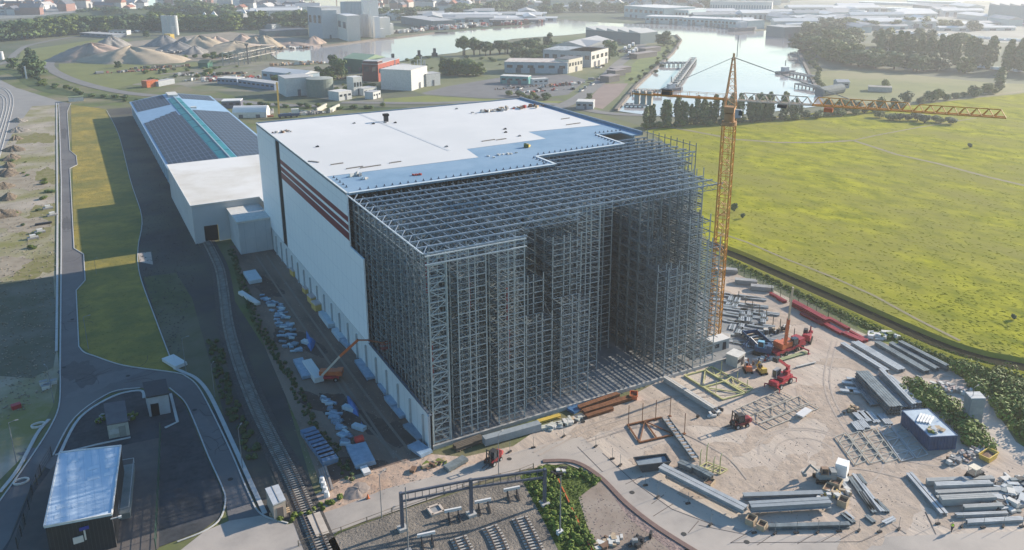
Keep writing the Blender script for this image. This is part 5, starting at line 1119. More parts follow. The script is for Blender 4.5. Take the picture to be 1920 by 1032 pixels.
t = thing('switch_hut', 'small hut with a dark flat roof and dark doorway inside the road loop', 'hut', (cc.x, cc.y, 0)); MB().prism([cc+(v-cc)*.93 for v in h4], 0, 4.0).build('walls', mat('hut_wall', (.40, .42, .44)), t); MB().prism(h4, 4.0, 4.3).build('roof', mat('slate_roof', (.045, .05, .06), rough=.7), t)
a, c_ = h4[3], h4[2]; mid = a.lerp(c_, .5); MB().box(mid.x+.2, mid.y+.32, .1, 3.2, .2, 2.5, .0).build('doorway', BLACK, t)
k4 = prism4(((194, 757), (234, 751), (240, 790), (200, 797)), 2.9); t = thing('kiosk', 'long flat grey kiosk with a pale cream front inside the road loop', 'kiosk', sum(k4, Vector())/4)
MB().prism(k4, 0, 2.7).build('walls', mat('kiosk_cream', (.42, .43, .38)), t); MB().prism(k4, 2.7, 2.9).build('roof', mat('kiosk_roof', (.12, .12, .13), (.09, .09, .1), .5), t)
a, c_ = k4[3], k4[2]
for f in (.2, .45): mid = a.lerp(c_, f); MB().box(mid.x, mid.y-.05, .9, 1.0, .1, .9).build('window', mat('kiosk_window', (.5, .52, .5)), t)
mid = a.lerp(c_, .68); MB().box(mid.x, mid.y-.05, .1, 1.1, .1, 2.1).build('door', mat('kiosk_door', (.25, .27, .25)), t)
clutter('hedge_debris', 'rough yellowish shrubs and blocks left of the kiosk', 'debris', P(190, 790).x, P(190, 790).y, .1, 16, (.8, 3), [LEAFY, GREYM], .9, h=.7); clutter('hedge_debris', 'rough yellowish shrubs and blocks right of the kiosk', 'debris', P(246, 785).x, P(246, 785).y, .1, 18, (.8, 3.5), [LEAFY, GREYM], .9, h=.7)
c6 = prism4(((497, 917), (522, 909), (536, 938), (512, 948)), 2.9); t = thing('crossing_cabin', 'small pale cabin with a beige front beside the level crossing', 'cabin', sum(c6, Vector())/4); cc = sum(c6, Vector())/4
MB().prism([cc+(v-cc)*.95 for v in c6], 0, 2.8).build('walls', mat('beige_wall', (.42, .36, .30)), t); MB().prism(c6, 2.8, 3.0).build('roof', mat('cabin_roof', (.45, .47, .50)), t); MB().bar(c6[0].lerp(c6[1], .5)+Vector((0, 0, .12)), c6[3].lerp(c6[2], .5)+Vector((0, 0, .12)), .12, .08).build('roof_seam', GREYM, t)
a, c_ = c6[3], c6[2]; mid = a.lerp(c_, .5)+(cc-a.lerp(c_, .5))*.03; MB().box(mid.x, mid.y, .1, .9, .2, 2.0).build('door', mat('cabin_door', (.3, .22, .18)), t)
p = P(524, 962); t = thing('timber_step', 'pale timber step in front of the crossing cabin', 'step', p)
for k in range(3): MB().box(p.x, p.y-.3*k, .0, 3.0, .28, .45-.15*k).build('tread', WOOD, t)
# hut and road block in the distance on the west road
for l_, x, y in (('tiny white hut at the end of the grass strip by the road bend', 143, 190),):
    p = P(x, y); t = thing('tiny_hut', l_, 'hut', p); MB().box(p.x, p.y, 0, 8, 4, 2.6).build('walls', OFFW, t); MB().box(p.x, p.y, 2.6, 8.6, 4.6, .3).build('roof', mat('hut_green', (.2, .24, .14)), t)
# fences around the shed yard
def railfence(label, pts, h, sp, m_, wires=3, name='fence', mesh=False):
    g_ = [P(*p) for p in pts]; t = thing(name, label, 'fence', g_[0])
    w_ = MB()
    for i in range(len(g_)-1):
        a, c_ = g_[i], g_[i+1]; L = (c_-a).length; n_ = max(1, int(L/sp))
        for k in range(n_+(i == len(g_)-2)): p = a.lerp(c_, k/n_); MB().bar((p.x, p.y, 0), (p.x, p.y, h), .12).build('post', m_, t)
        for z in range(wires): zz = h*(z+1)/wires-.05; w_.bar((a.x, a.y, zz), (c_.x, c_.y, zz), .05)
        if mesh:
            for k in range(int(L/1.0)): p = a.lerp(c_, k/int(L/.3)); w_.bar((p.x, p.y, .1), (p.x, p.y, h), .025)
    w_.build('rails', m_, t); return t
railfence('green panel fence right of the shed yard ending at the sunny road', [(302, 812), (299, 900), (296, 960), (294, 1010), (293, 1034)], 2.1, 2.6, mat('fence_green', (.05, .10, .07)), 4, mesh=True)
railfence('dark fence along the left side of the corner shed', [(98, 858), (78, 892), (62, 930), (48, 985), (34, 1031)], 2.1, 2.6, mat('fence_dark', (.06, .06, .06)), 4, mesh=True)
railfence('low rail fence between the sunny road and the rail sidings', [(560, 1026), (640, 1000), (735, 964), (800, 940), (900, 908), (975, 890), (1000, 880)], 1.1, 3.0, mat('rusty_rail', (.26, .20, .14)), 2, 'rail_fence')
# lamps
lamp = thing('street_lamp', 'slim grey street lamp', 'street lamp'); MB().tube((0, 0, 0), (0, 0, 7.6), .08, .05, 8).build('pole', mat('lamp_grey', (.22, .23, .24)), lamp)
q = MB(); q.bar((0, 0, 7.55), (1.0, 0, 7.75), .07); ar = q.build('arm', mat('lamp_grey', (.4, .4, .4)), lamp); MB().box(1.15, 0, 7.68, .55, .2, .1).build('lamp_head', GREYM, lamp)
for (bx, by), l_, s, rz in (((166, 655), 'slim lamp post at the left corner of the wide road junction', 1, 0), ((349, 698), 'slim lamp post near the white panels at the top of the road loop', 1, 0), ((403, 745), 'lamp post beside the loop road right of the dark hut', .9, 1), ((455, 880), 'lamp post beside the loop road half way to the cabin', 1, 1),
        ((101, 756), 'lamp post on the left verge beside the white utility boxes', 1, 2), ((31, 868), 'lamp post on the dark verge at the left photo edge', 1, 0), ((716, 972), 'thin lamp post on the sunny road by the sidings, left one', 1, .5), ((935, 892), 'thin lamp post by the sunny road above the sidings, right one', 1, .5),
        ((181, 515), 'small lamp post on the shaded grass near the bright strip', .6, 0), ((1816, 790), 'lamp post at the grey cabins beside the hedge', .9, 0), ((617, 190), 'lamp post on the distant road by the round tank', 1.4, 0)):
    place(lamp, P(bx, by), rz, s, l_)
q = thing('signal_mast', 'tall thin mast with a small white box at its foot on the green bank', 'mast', P(1050, 1004)); p = P(1050, 1004); MB().tube((p.x, p.y, 0), (p.x, p.y, 10), .12, .07, 8).build('pole', mat('lamp_grey', (.4, .4, .4)), q); MB().box(p.x, p.y, 0, .9, .7, .8).build('box', WHITE, q)
q = thing('signal_mast', 'tall thin mast standing right at the left end of the gantry', 'mast', P(766, 1040)); p = P(766, 1040); MB().tube((p.x, p.y, 0), (p.x, p.y, 11), .12, .07, 8).build('pole', mat('lamp_grey', (.4, .4, .4)), q); MB().box(p.x, p.y, 0, .9, .7, .8).build('box', GREYM, q)
# verge items on the left
G9 = 'small pale utility boxes on the left verge'
for x, y in ((82, 722), (90, 727), (100, 720), (86, 730)): p = P(x, y); t = thing('utility_box', 'small pale utility box on the verge below the shadow edge', 'utility box', p, G9); MB().box(p.x, p.y, 0, 1.3, .8, .8).build('case', OFFW, t); MB().box(p.x, p.y, .8, 1.4, .9, .1).build('lid', GREYM, t)
for x, y, l_ in ((72, 799, 'white concrete ring lying on the left verge'), (40, 905, 'white barrier piece on the verge beside the left road branch')):
    p = P(x, y); q = MB(); n_ = 12
    for i in range(n_): a, e = 2*math.pi*i/n_, 2*math.pi*(i+1)/n_; q.bar((p.x+1.1*math.cos(a), p.y+.8*math.sin(a), .2), (p.x+1.1*math.cos(e), p.y+.8*math.sin(e), .2), .22, .35)
    tag(q.build('concrete_ring', OFFW), l_, 'concrete ring')
p = P(31, 766); t = thing('red_bin', 'tiny red bin lying on the shaded ground at the left edge', 'bin', p); MB().box(p.x, p.y, 0, 1.5, 1.0, .8, .3).build('tub', REDO, t); MB().box(p.x, p.y, .8, 1.6, 1.1, .1, .3).build('lid', RED, t)
p = P(328, 683); sheets('panel_stack', 'white ribbed panel pack on the grass where the gravel belt meets the road', p, 5.5, 2.6, .7, -1.2, WHITE, n=3)
for i, (x, y) in enumerate(((62, 448), (75, 437), (90, 392), (98, 405))):
    p = P(x, y); t = thing('dumped_load', ('flat trailer with a white load on the waste ground nearest the road shadow', 'white sack pile just behind the flat trailer', 'pale sack pile near the kerb on the waste ground', 'small pale load beside the kerb')[i], 'load', p); MB().box(p.x, p.y, .1, 3, 1.6, .5, .2).build('bed', GREYM, t); MB().box(p.x, p.y, .6, 1.6, 1.1, .7, .2).build('sack', OFFW, t)
p = P(80, 427); bd('steel_bars', 'long dark steel bars lying beside the kerb on the waste ground', (65, 424), (98, 419), 1.2, .5, DARK, 3)
# spoil heaps
def heap(name, label, at, r, h, m_, group=None, sx=1.0, cat='heap', an_=0.0, seed=None):
    p = P(*at) if not isinstance(at, Vector) else at; rnd = random.Random(seed if seed is not None else hash((round(at[0]), round(at[1]))) & 0xffff); N1, N2 = 40, 14; vs = []; ph = [rnd.uniform(0, 6.28) for _ in range(6)]
    for j in range(N2+1):
        f = j/N2
        for i in range(N1):
            a = 2*math.pi*i/N1; rr = r*(1-f)*(1+.2*math.sin(2*a+ph[0])+.08*math.sin(5*a+ph[1])+.06*math.sin(9*a+ph[2]+f*4)+rnd.uniform(-.05, .05)); x, y = rr*math.cos(a)*sx, rr*math.sin(a)
            x += r*.12*f*math.sin(ph[5]); y += r*.15*f*math.cos(ph[5]*2); vs.append((p.x+x*math.cos(an_)-y*math.sin(an_), p.y+x*math.sin(an_)+y*math.cos(an_), (h*(1-(1-f)**1.25-.12*f*f)*(1+.08*math.sin(3*a+ph[3])+.06*math.sin(7*a+ph[4]+f*3)+rnd.uniform(-.035, .035)) if j else -.1)))
    fs = [(j*N1+i, j*N1+(i+1) % N1, (j+1)*N1+(i+1) % N1, (j+1)*N1+i) for j in range(N2) for i in range(N1)]+[tuple(N2*N1+i for i in range(N1))]
    return tag(MB().add(vs, fs).build(name, m_, loc=p, smooth=True), label, cat, group)
SP = mat('spoil', (.22, .17, .12), (.12, .095, .07), .8, bump=.3); SPW = mat('chalky_spoil', (.34, .30, .26), (.2, .18, .155), .8, bump=.3)
for i, (x, y, m_) in enumerate(((36, 228, SPW), (35, 246, SPW), (30, 262, SP), (26, 282, SP), (22, 298, SP), (18, 312, SP), (14, 326, SP), (8, 352, SP), (16, 372, SP), (6, 404, SP))):
    heap('spoil_heap', 'spoil heap in the long row along the tram track bed', (x, y), 4.6+1.4*math.sin(i*2.3), 2.2, m_, 'spoil heaps in a row on the waste ground', sx=.8)
# ------------------------------------------------------------------ railway
def track(name, label, pts, n_part=100, sm=None, gauge=1.435, z=.16, bed=True, sl=2.5, n=14, sp=.62):
    c_ = smooth_pts([P(*p) for p in pts], n); path = [Vector((p[0], p[1], 0)) for p in c_]
    # resample
    out = [path[0]]; acc = 0; prev = path[0]
    for v in path[1:]:
        d_ = (v-prev).length
        while acc+d_ >= sp:
            u_ = (sp-acc)/d_; prev = prev.lerp(v, u_); out.append(prev.copy()); d_ = (v-prev).length; acc = 0
        acc += d_; prev = v
    t = thing(name, label, 'railway track', out[len(out)//2])
    if bed: strip('track_ballast', [(v.x, v.y) for v in out[::5]]+[(out[-1].x, out[-1].y)], 4.6, mat('dark_ballast', (.105, .095, .088), (.055, .05, .048), 2.5, bump=.1, detail=9), z-.02, px=False)
    for s in (-1, 1):
        q = MB(); pr_ = None
        for i in range(0, len(out), 2):
            a = out[max(i-1, 0)]; e = out[min(i+1, len(out)-1)]; u_ = (e-a).normalized(); p = out[i]+Vector((-u_.y, u_.x, 0))*gauge/2*s+Vector((0, 0, z+.26))
            if pr_ is not None: q.bar(pr_, p, .15, .18)
            pr_ = p
        q.build('rail', mat('rail_rust', (.16, .12, .10), (.11, .09, .08), 2, rough=.5, metal=.3), t)
    rest = MB(); k0 = len(out)-n_part
    for i in range(len(out)):
        a = out[max(i-1, 0)]; e = out[min(i+1, len(out)-1)]; an_ = math.atan2((e-a).y, (e-a).x)
        q = MB() if i >= k0 else rest; q.box(out[i].x, out[i].y, z, .26, sl, .16, an_)
        if i >= k0: q.build('sleeper', sm or TWOOD, t)
    if rest.V: rest.build('sleepers', sm or TWOOD, t)['kind'] = 'stuff'
    return t
track('railway_track', 'single track curving out of the annex door past the yard to the level crossing', [(386, 452), (396, 470), (412, 505), (420, 550), (428, 610), (447, 680), (478, 760), (512, 830), (545, 893), (574, 960), (590, 1000), (612, 1050)], 100, mat('old_sleeper', (.38, .35, .31), (.22, .20, .18), .6))
ground('crossing_deck', [(576, 972), (600, 964), (618, 1004), (594, 1012)], mat('crossing_concrete', (.50, .43, .36)), .46)
for i, (pts, l_) in enumerate((([(975, 975), (988, 1000), (1012, 1050)], 'right hand siding track with pale sleepers at the photo bottom'), ([(918, 992), (930, 1012), (948, 1055)], 'middle siding track at the photo bottom'), ([(860, 1012), (872, 1035), (884, 1060)], 'left hand siding track at the photo bottom'), ([(600, 1000), (616, 1032), (626, 1056)], 'short track end at the bottom beside the crossing'))):
    if i < 3: track('siding_track', l_, pts, 60, bed=False, z=.18)
bf = thing('buffer_stop', 'white topped buffer stop', 'buffer stop'); q = MB()
for j in (-.75, .75): q.bar((0, j, 0), (0, j, 1.1), .16); q.bar((0, j, 1.0), (1.6, j, .1), .14)
q.bar((0, -.75, .1), (1.6, -.75, .1), .12); q.bar((0, .75, .1), (1.6, .75, .1), .12); q.build('stop_frame', DARK, bf); MB().box(-.1, 0, 1.0, .3, 2.6, .45).build('buffer_beam', WHITE, bf)
ra = math.atan2((P(1012, 1050)-P(975, 975)).y, (P(1012, 1050)-P(975, 975)).x)
for (x, y), l_ in (((800, 1016), 'white buffer stop nearest the photo bottom, left of the track ends'), ((850, 970), 'second white buffer stop from the left, under the gantry shadow'), ((906, 953), 'third white buffer stop, right behind the middle gantry post'), ((960, 930), 'last white buffer stop, nearest the green bank')): place(bf, P(x, y, .15), ra, 1, l_)
# gantry
gb = [P(755, 995), P(884, 968), P(1021, 948)]; gz = [Z(751, 927, gb[0]), Z(879, 903, gb[1]), Z(1022, 878, gb[2])]; gh = sum(gz)/3
t = thing('overhead_gantry', 'dark grey steel portal gantry on three posts spanning the rail sidings', 'gantry', gb[1]); GM = mat('gantry_steel', (.10, .115, .15), (.08, .09, .12), 1, rough=.5)
for p, z in zip(gb, gz): q = MB(); q.bar((p.x, p.y, .1), (p.x, p.y, gh+.2), .42, .5); q.build('post', GM, t); MB().box(p.x, p.y, .1, 1.3, 1.3, .5).build('footing', CONC, t)
for a, c_ in ((0, 1), (1, 2)):
    q = MB(); A_, B_ = gb[a], gb[c_]
    for z, w_ in ((gh, .3), (gh-1.3, .22)): q.bar((A_.x, A_.y, z), (B_.x, B_.y, z), w_, .3)
    n_ = 10
    for k in range(n_+1): p = A_.lerp(B_, k/n_); q.bar((p.x, p.y, gh-1.3), (p.x, p.y, gh), .08)
    q.build('gantry_beam', GM, t)
p = P(817, 960); t = thing('manhole', 'pale square manhole frame on the ballast left of the buffers', 'manhole', p); q = MB()
for a in ((0, -.9, 2, .35), (0, .9, 2, .35), (-.9, 0, .35, 2), (.9, 0, .35, 2)): q.box(p.x+a[0], p.y+a[1], .14, a[2], a[3], .4)
q.build('frame', mat('pale_manhole', (.6, .5, .42)), t); MB().box(p.x, p.y, .14, 1.4, 1.4, .2).build('cover', GREYM, t)
bd('orange_pipe', 'long thin orange pipe running down the green bank', (1046, 900), (1112, 1040), .22, .18, ORANGE, 1, cat='pipe', solid=True, bearers=False)
clutter('scrap_heap', 'black and white plastic scrap at the top of the green bank', 'scrap', P(1052, 887).x, P(1052, 887).y, .1, 26, (2, 1.6), [DARK, OFFW, BLACK], 1.1, h=.6)
clutter('timber_heap', 'pile of pale timber and boards at the bottom edge', 'timber heap', P(1140, 1020).x, P(1140, 1020).y, .1, 30, (2.4, 2), [WOOD, OFFW, WOOD, OFFW, BROWN], 1.5, h=.4)
clutter('stone_heap', 'dark grey stones lying on the bare bank at the bottom edge', 'stones', P(1195, 1020).x, P(1195, 1020).y, .1, 16, (1.6, 1.4), [GREYM, DARK], 1.4, h=.9)
p = P(613, 926); t = thing('white_signs', 'white bulbous signal hood beside the railway crossing', 'signal', p)
for k in range(4): pk = P(604+3*k, 905+9*k); MB().tube((pk.x, pk.y, .1), (pk.x, pk.y, 1.0), .5, .35, 10).build('hood', WHITE, t)
heap('earth_mound', 'grey pointed earth mound beside the crossing on the sunny soil', (668, 922), 2.2, .7, mat('grey_earth', (.25, .21, .19)), cat='earth mound')
p = P(706, 938); t = thing('traffic_cones', 'red and white cone lying on the sunny soil by the road', 'cone', P(690, 936)); q = MB(); q.cyl(P(690, 936).x, P(690, 936).y, .1, .9, .3, .05); q.build('cone', ORANGE, t); q = MB(); q.box(P(690, 936).x, P(690, 936).y, .08, .6, .6, .06); q.build('base', DARK, t)
for i, (pts, l_) in enumerate((([(-40, 420), (-6, 300), (14, 230), (22, 195), (18, 176), (2, 165), (-40, 160)], 'outer tram track with pale rails curving at the left edge'), ([(-60, 380), (-20, 290), (4, 225), (10, 195), (4, 180), (-20, 172)], 'inner tram track with pale rails curving at the left edge'))):
    path = smooth_pts([P(*p) for p in pts], 8); t = thing('tram_track', l_, 'tram track', path[len(path)//2]); L, Rr = ribbon([Vector(p) for p in path], 1.6)
    for E_ in (L, Rr):
        q = MB()
        for k in range(len(E_)-1): q.bar((*E_[k], .2), (*E_[k+1], .2), .32, .12)
        q.build('rail', mat('pale_rail', (.55, .53, .5)), t)
# ------------------------------------------------------------------ vegetation
def leafball(q, c, rx, rz, n, s, rnd, lo=.45):
    for _ in range(n):
        u_ = rnd.uniform(-1, 1); a = rnd.uniform(0, 6.283); rr = rnd.uniform(lo, 1)**.6; w_ = math.sqrt(1-u_*u_)
        p = Vector((c[0]+rx*rr*w_*math.cos(a), c[1]+rx*rr*w_*math.sin(a), c[2]+rz*rr*u_))
        n_ = Vector((w_*math.cos(a)+rnd.uniform(-.6, .6), w_*math.sin(a)+rnd.uniform(-.6, .6), u_+rnd.uniform(-.3, .8))).normalized()
        t1 = n_.cross(Vector((0, 0, 1)) if abs(n_.z) < .9 else Vector((1, 0, 0))).normalized(); t2 = n_.cross(t1); k = s*rnd.uniform(.6, 1.3)
        q.add([p-t1*k-t2*k*.5, p+t1*k*.2-t2*k, p+t1*k+t2*k*.4, p-t1*k*.2+t2*k], ((0, 1, 2, 3),))
def tree_kind(kind, seed, m_, dens=1.0):
    """A tree 1 m high in model units of 10 m: trunk with limbs and a crown of leaf clumps."""
    rnd = random.Random(seed); t = thing(kind, 'tree', 'tree'); q = MB(); tr = MB()
    if kind == 'poplar_tree':
        tr.tube((0, 0, 0), (0, 0, 9), .22, .04, 6)
        for k in range(9): z = 1.3+k*.95; r_ = 1.35*math.sin(math.pi*min(1, (k+1.6)/11))+.15; leafball(q, (rnd.uniform(-.25, .25), rnd.uniform(-.25, .25), z), r_, .9, int(70*dens), .34, rnd)
    elif kind == 'shrub':
        tr.tube((0, 0, 0), (0, 0, 4), .2, .1, 6)
        for k in range(7): a = k*2.4; leafball(q, (2.2*math.cos(a)*rnd.random(), 2.2*math.sin(a)*rnd.random(), 2.2+rnd.uniform(0, 3)), rnd.uniform(1.8, 3.0), rnd.uniform(1.8, 2.6), int(85*dens), .5, rnd)
    else:
        tr.tube((0, 0, 0), (0, 0, 5), .32, .2, 7)
        for k in range(11):
            a = k*2.4+rnd.random(); rr = rnd.uniform(.6, 2.6); z = rnd.uniform(4.2, 8.4); c = (rr*math.cos(a), rr*math.sin(a), z)
            if k < 6: tr.tube((0, 0, 3+k*.3), c, .13, .05, 5)
            leafball(q, c, rnd.uniform(1.3, 2.1), rnd.uniform(1.0, 1.6), int(75*dens), .42, rnd)
        if kind == 'bushy_tree':
            for k in range(6): a = k*1.05; leafball(q, (2.2*math.cos(a), 2.2*math.sin(a), rnd.uniform(2.0, 3.4)), 1.9, 1.7, int(60*dens), .45, rnd)
    tr.build('trunk', BARK, t); q.build('crown', m_, t); t.scale = (.001,)*3
    return t
LEAFP = mat('poplar_leaves', (.12, .165, .065), (.08, .12, .04), .3, rough=.7, detail=3)
TK = {'poplar': [tree_kind('poplar_tree', i, m_) for i, m_ in ((1, LEAFP), (2, LEAF), (3, LEAFP))], 'broad': [tree_kind('broadleaf_tree', i, m_) for i, m_ in ((4, LEAF), (5, LEAFD))],
      'bushy': [tree_kind('bushy_tree', i, m_) for i, m_ in ((6, LEAFD), (7, LEAF), (8, LEAFY))], 'shrub': [tree_kind('shrub', i, m_) for i, m_ in ((9, LEAF), (10, LEAFY), (11, LEAFD))]}
rt = random.Random(3)
def tree(kind, x, y, h, label, group=None, wd=1.0, v=None, world=False):
    p = (x, y, 0) if world else P(x, y); s = h/10; k = TK[kind]; src = k[v if v is not None else rt.randrange(len(k))]
    o = place(src, p, rt.random()*6, (s*wd, s*wd, s), label, group)
    o['category'] = 'shrub' if kind == 'shrub' else 'tree'
    return o
def treeline(kind, pts, n, h, label, group, wd=1.0, jit=3.0, hv=.2):
    g_ = [P(*p) for p in pts]; L = [(g_[i+1]-g_[i]).length for i in range(len(g_)-1)]; tot = sum(L)
    for i in range(n):
        d_ = tot*(i+.5)/n; j = 0
        while d_ > L[j] and j < len(L)-1: d_ -= L[j]; j += 1
        p = g_[j].lerp(g_[j+1], d_/L[j]); tree(kind, p.x+rt.uniform(-jit, jit), p.y+rt.uniform(-jit, jit), h*rt.uniform(1-hv, 1+hv), label, group, wd*rt.uniform(.85, 1.15), world=True)
# row behind the crane
treeline('poplar', [(1212, 240), (1250, 236), (1300, 233), (1350, 231), (1420, 226), (1500, 220)], 45, 12, 'poplar in the dense row between lock water and meadow', 'poplar row along the near side of the lock water', 1.05, 2.5, .3)
treeline('shrub', [(1205, 242), (1300, 236), (1400, 231), (1500, 224), (1600, 215), (1700, 203)], 44, 5, 'low shrub at the foot of the poplar row along the meadow', 'shrubs at the foot of the poplar row', 1.3, 2)
treeline('shrub', [(1540, 215), (1600, 208), (1700, 196), (1790, 183), (1880, 172)], 26, 8, 'shrub in the loose hedge between the meadow and the far meadow', 'loose hedge on the far side of the meadow', 1.1, 4, .4)
treeline('shrub', [(1660, 222), (1700, 226), (1740, 230), (1775, 232)], 9, 5.5, 'low bush in the clump on the meadow under the jib tip', 'bush clump on the meadow under the jib', 1.6, 4, .3)
# poplars of the far right
treeline('poplar', [(1640, 112), (1700, 116), (1760, 120), (1830, 126), (1900, 134), (1980, 140)], 44, 22, 'tall poplar in the long hazy far right row', 'tall hazy poplars at the far right', 1.25, 6, .2)
treeline('bushy', [(1500, 88), (1530, 100), (1560, 112), (1600, 122), (1700, 132), (1800, 138)], 26, 15, 'round tree in the dark belt before the tall far poplars', 'round trees in front of the far right poplars', 1.5, 8)
treeline('bushy', [(1520, 70), (1545, 84), (1560, 95), (1580, 105)], 12, 17, 'tree on the wooded point beside the bright basin', 'trees on the wooded point of the basin', 1.5, 10)
treeline('bushy', [(1560, 80), (1640, 86), (1730, 92), (1820, 98)], 12, 17, 'hazy tree behind the far poplar row', 'hazy trees behind the far poplars', 1.5, 12)
treeline('shrub', [(1515, 100), (1528, 130), (1540, 160), (1552, 185)], 16, 6, 'shrub on the bank right of the bright basin', 'shrubs along the bank of the bright basin', 1.3, 3)
tree('shrub', 1660, 168, 9, 'single dark tree by the ruined building in the far meadow'); tree('poplar', 1873, 172, 16, 'lone dark poplar standing in the far meadow right of the jib', wd=1.5)
# small bushes by the crane and on the meadow
tree('shrub', 1376, 398, 4.6, 'larger of two round bushes on the meadow edge beside the crane mast', wd=.8, v=2); tree('shrub', 1392, 410, 2.6, 'smaller of two round bushes on the meadow edge beside the crane mast', wd=.9, v=2); tree('shrub', 1818, 278, 3.2, 'lone round bush out on the meadow by the track', v=2); tree('shrub', 1900, 600, 2.0, 'low dark bush at the right edge of the meadow', v=2)
# hedges in the yard
LEAFH = mat('hedge_leaves', (.17, .235, .035), (.09, .14, .025), .5, rough=.7, detail=3)
def hedge(label, pts, h, m_, n, wd=2.2, name='hedge', lf=.35, cat='hedge'):
    rnd = random.Random(n); g_ = [P(*p) for p in pts]; t = thing(name, label, cat, sum(g_, Vector())/len(g_)); q = MB(); s = MB(); L = [(g_[i+1]-g_[i]).length for i in range(len(g_)-1)]; tot = sum(L)
    for i in range(n):
        d_ = tot*(i+.5)/n; j = 0
        while d_ > L[j] and j < len(L)-1: d_ -= L[j]; j += 1
        p = g_[j].lerp(g_[j+1], d_/L[j]); x, y = p.x+rnd.uniform(-wd, wd)*.7, p.y+rnd.uniform(-wd, wd)*.7; hh = h*rnd.uniform(.55, 1)
        s.tube((x, y, 0), (x, y, hh*.7), .08, .04, 5); leafball(q, (x, y, hh*.5), hh*.62, hh*.52, int(80*min(2.6, max(1, .35/lf*.9))) if h > 2 else 70, lf*(.62 if h > 2 else 1), rnd, .7)
    s.build('stems', BARK, t); q.build('foliage', m_, t); return t
hedge('bushy green hedge between the beam stacks and the rubble heap', [(1700, 728), (1722, 742), (1745, 756), (1770, 765), (1780, 772)], 2.6, LEAFH, 46, 3.6)
hedge('rounded green hedge right of the blue container', [(1785, 785), (1805, 802), (1822, 822), (1838, 840)], 2.4, LEAFH, 40, 2.4)
hedge('large hedge running to the right photo edge behind the grey cabins', [(1800, 695), (1850, 728), (1885, 760), (1920, 800), (1970, 850)], 3.0, LEAFH, 80, 4.5)
hedge('low scrub at the far end of the hedge by the ditch', [(1850, 700), (1900, 735), (1960, 790)], 3.0, LEAFY, 40, 4.0)
hedge('thin line of shrubs along the near bank of the ditch', [(1352, 482), (1420, 512), (1500, 552), (1600, 602), (1700, 645), (1790, 682), (1900, 720)], .8, LEAFY, 110, .9, lf=.14)
hedge('dark brush strip between the railway and the shaded yard', [(433, 470), (450, 520), (465, 560), (480, 600), (500, 640), (540, 700), (570, 760), (600, 810), (640, 860), (655, 900)], .8, LEAFD, 230, 1.3, 'brush_strip', .12, 'brush')
hedge('dark green brush along the left side of the curving track', [(400, 640), (420, 720), (450, 800), (480, 860)], 1.0, LEAFD, 90, 1.8, 'brush_strip', .16, 'brush')
hedge('bright green scrub covering the bank right of the gantry', [(1010, 895), (1030, 930), (1050, 970), (1080, 1010), (1100, 1040)], .9, LEAFH, 170, 3.0, 'scrub', .13, 'scrub'); hedge('green scrub along the pinkish rubble at the top of the bank', [(1050, 888), (1090, 892), (1125, 905)], .7, LEAFH, 50, 1.3, 'scrub', .12, 'scrub')
hedge('grassy tuft beside the level crossing', [(530, 975), (550, 978), (640, 935), (625, 945)], .8, LEAFY, 14, 1.2, 'scrub', .2, 'scrub')
# trees across the middle distance
treeline('broad', [(862, 105), (880, 104), (900, 103)], 5, 17, 'tall open tree in the clump at the river bend', 'open trees at the river bend', 1.1, 4); treeline('broad', [(905, 104), (940, 102), (980, 100), (1010, 96)], 16, 13, 'tree in the row on the peninsula behind the green paddock', 'row of trees on the peninsula', 1.3, 6)
treeline('bushy', [(960, 112), (1000, 110), (1040, 104), (1050, 96)], 14, 10, 'bushy tree left of the white warehouses', 'bushy trees left of the white warehouses', 1.4, 6)
tree('bushy', 1028, 92, 16, 'tall dark tree above the peninsula tree row', wd=.9, v=0); tree('bushy', 1143, 112, 18, 'green tree between the white warehouses and the road', wd=1.1, v=1); tree('bushy', 1245, 86, 15, 'round dark tree near the tip of the peninsula', wd=1.6, v=0)
treeline('bushy', [(826, 140), (845, 140), (872, 142), (896, 143)], 9, 12.5, 'dark bushy tree behind the pale utility building', 'dark bushy trees behind the utility building', 1.5, 3); treeline('shrub', [(955, 180), (980, 182), (1005, 187), (1035, 186)], 12, 4.5, 'shrub at the edge of the grey lot above the roof corner', 'shrubs beyond the far roof corner', 1.5, 4)
treeline('bushy', [(520, 158), (560, 156), (610, 150), (640, 148), (560, 150)], 10, 8, 'small tree among the white sheds', 'small trees among the white sheds', 1.3, 8); treeline('bushy', [(626, 138), (636, 148)], 4, 13, 'tree left of the red brick plant', 'trees left of the red brick plant', 1, 3)
treeline('bushy', [(0, 78), (60, 72), (120, 66), (180, 62), (250, 58), (300, 56)], 42, 19, 'tree in the dark belt across the far left', 'dark tree belt across the far left', 1.6, 10, .3)
treeline('bushy', [(300, 58), (360, 58), (420, 57), (480, 55), (540, 52), (580, 50)], 40, 19, 'tree in the green belt behind the sand heaps', 'tree belt behind the sand heaps', 1.6, 10, .25)
treeline('bushy', [(280, 34), (340, 32), (400, 34), (440, 36), (330, 26), (400, 24)], 34, 20, 'tree in the distant wood before the town', 'distant wood before the town', 1.7, 16)
treeline('bushy', [(150, 30), (230, 33), (270, 30)], 12, 15, 'tree on the distant green hill at the left', 'trees on the distant hill at the left', 1.7, 14)
treeline('bushy', [(690, 36), (740, 38), (790, 34), (850, 30), (900, 26), (960, 22)], 34, 17, 'distant tree behind the far quay', 'distant trees behind the far quay', 1.7, 20); treeline('bushy', [(1010, 26), (1060, 24), (1120, 22), (1180, 24)], 16, 15, 'distant tree before the hazy town', 'distant trees before the hazy town', 1.7, 14)
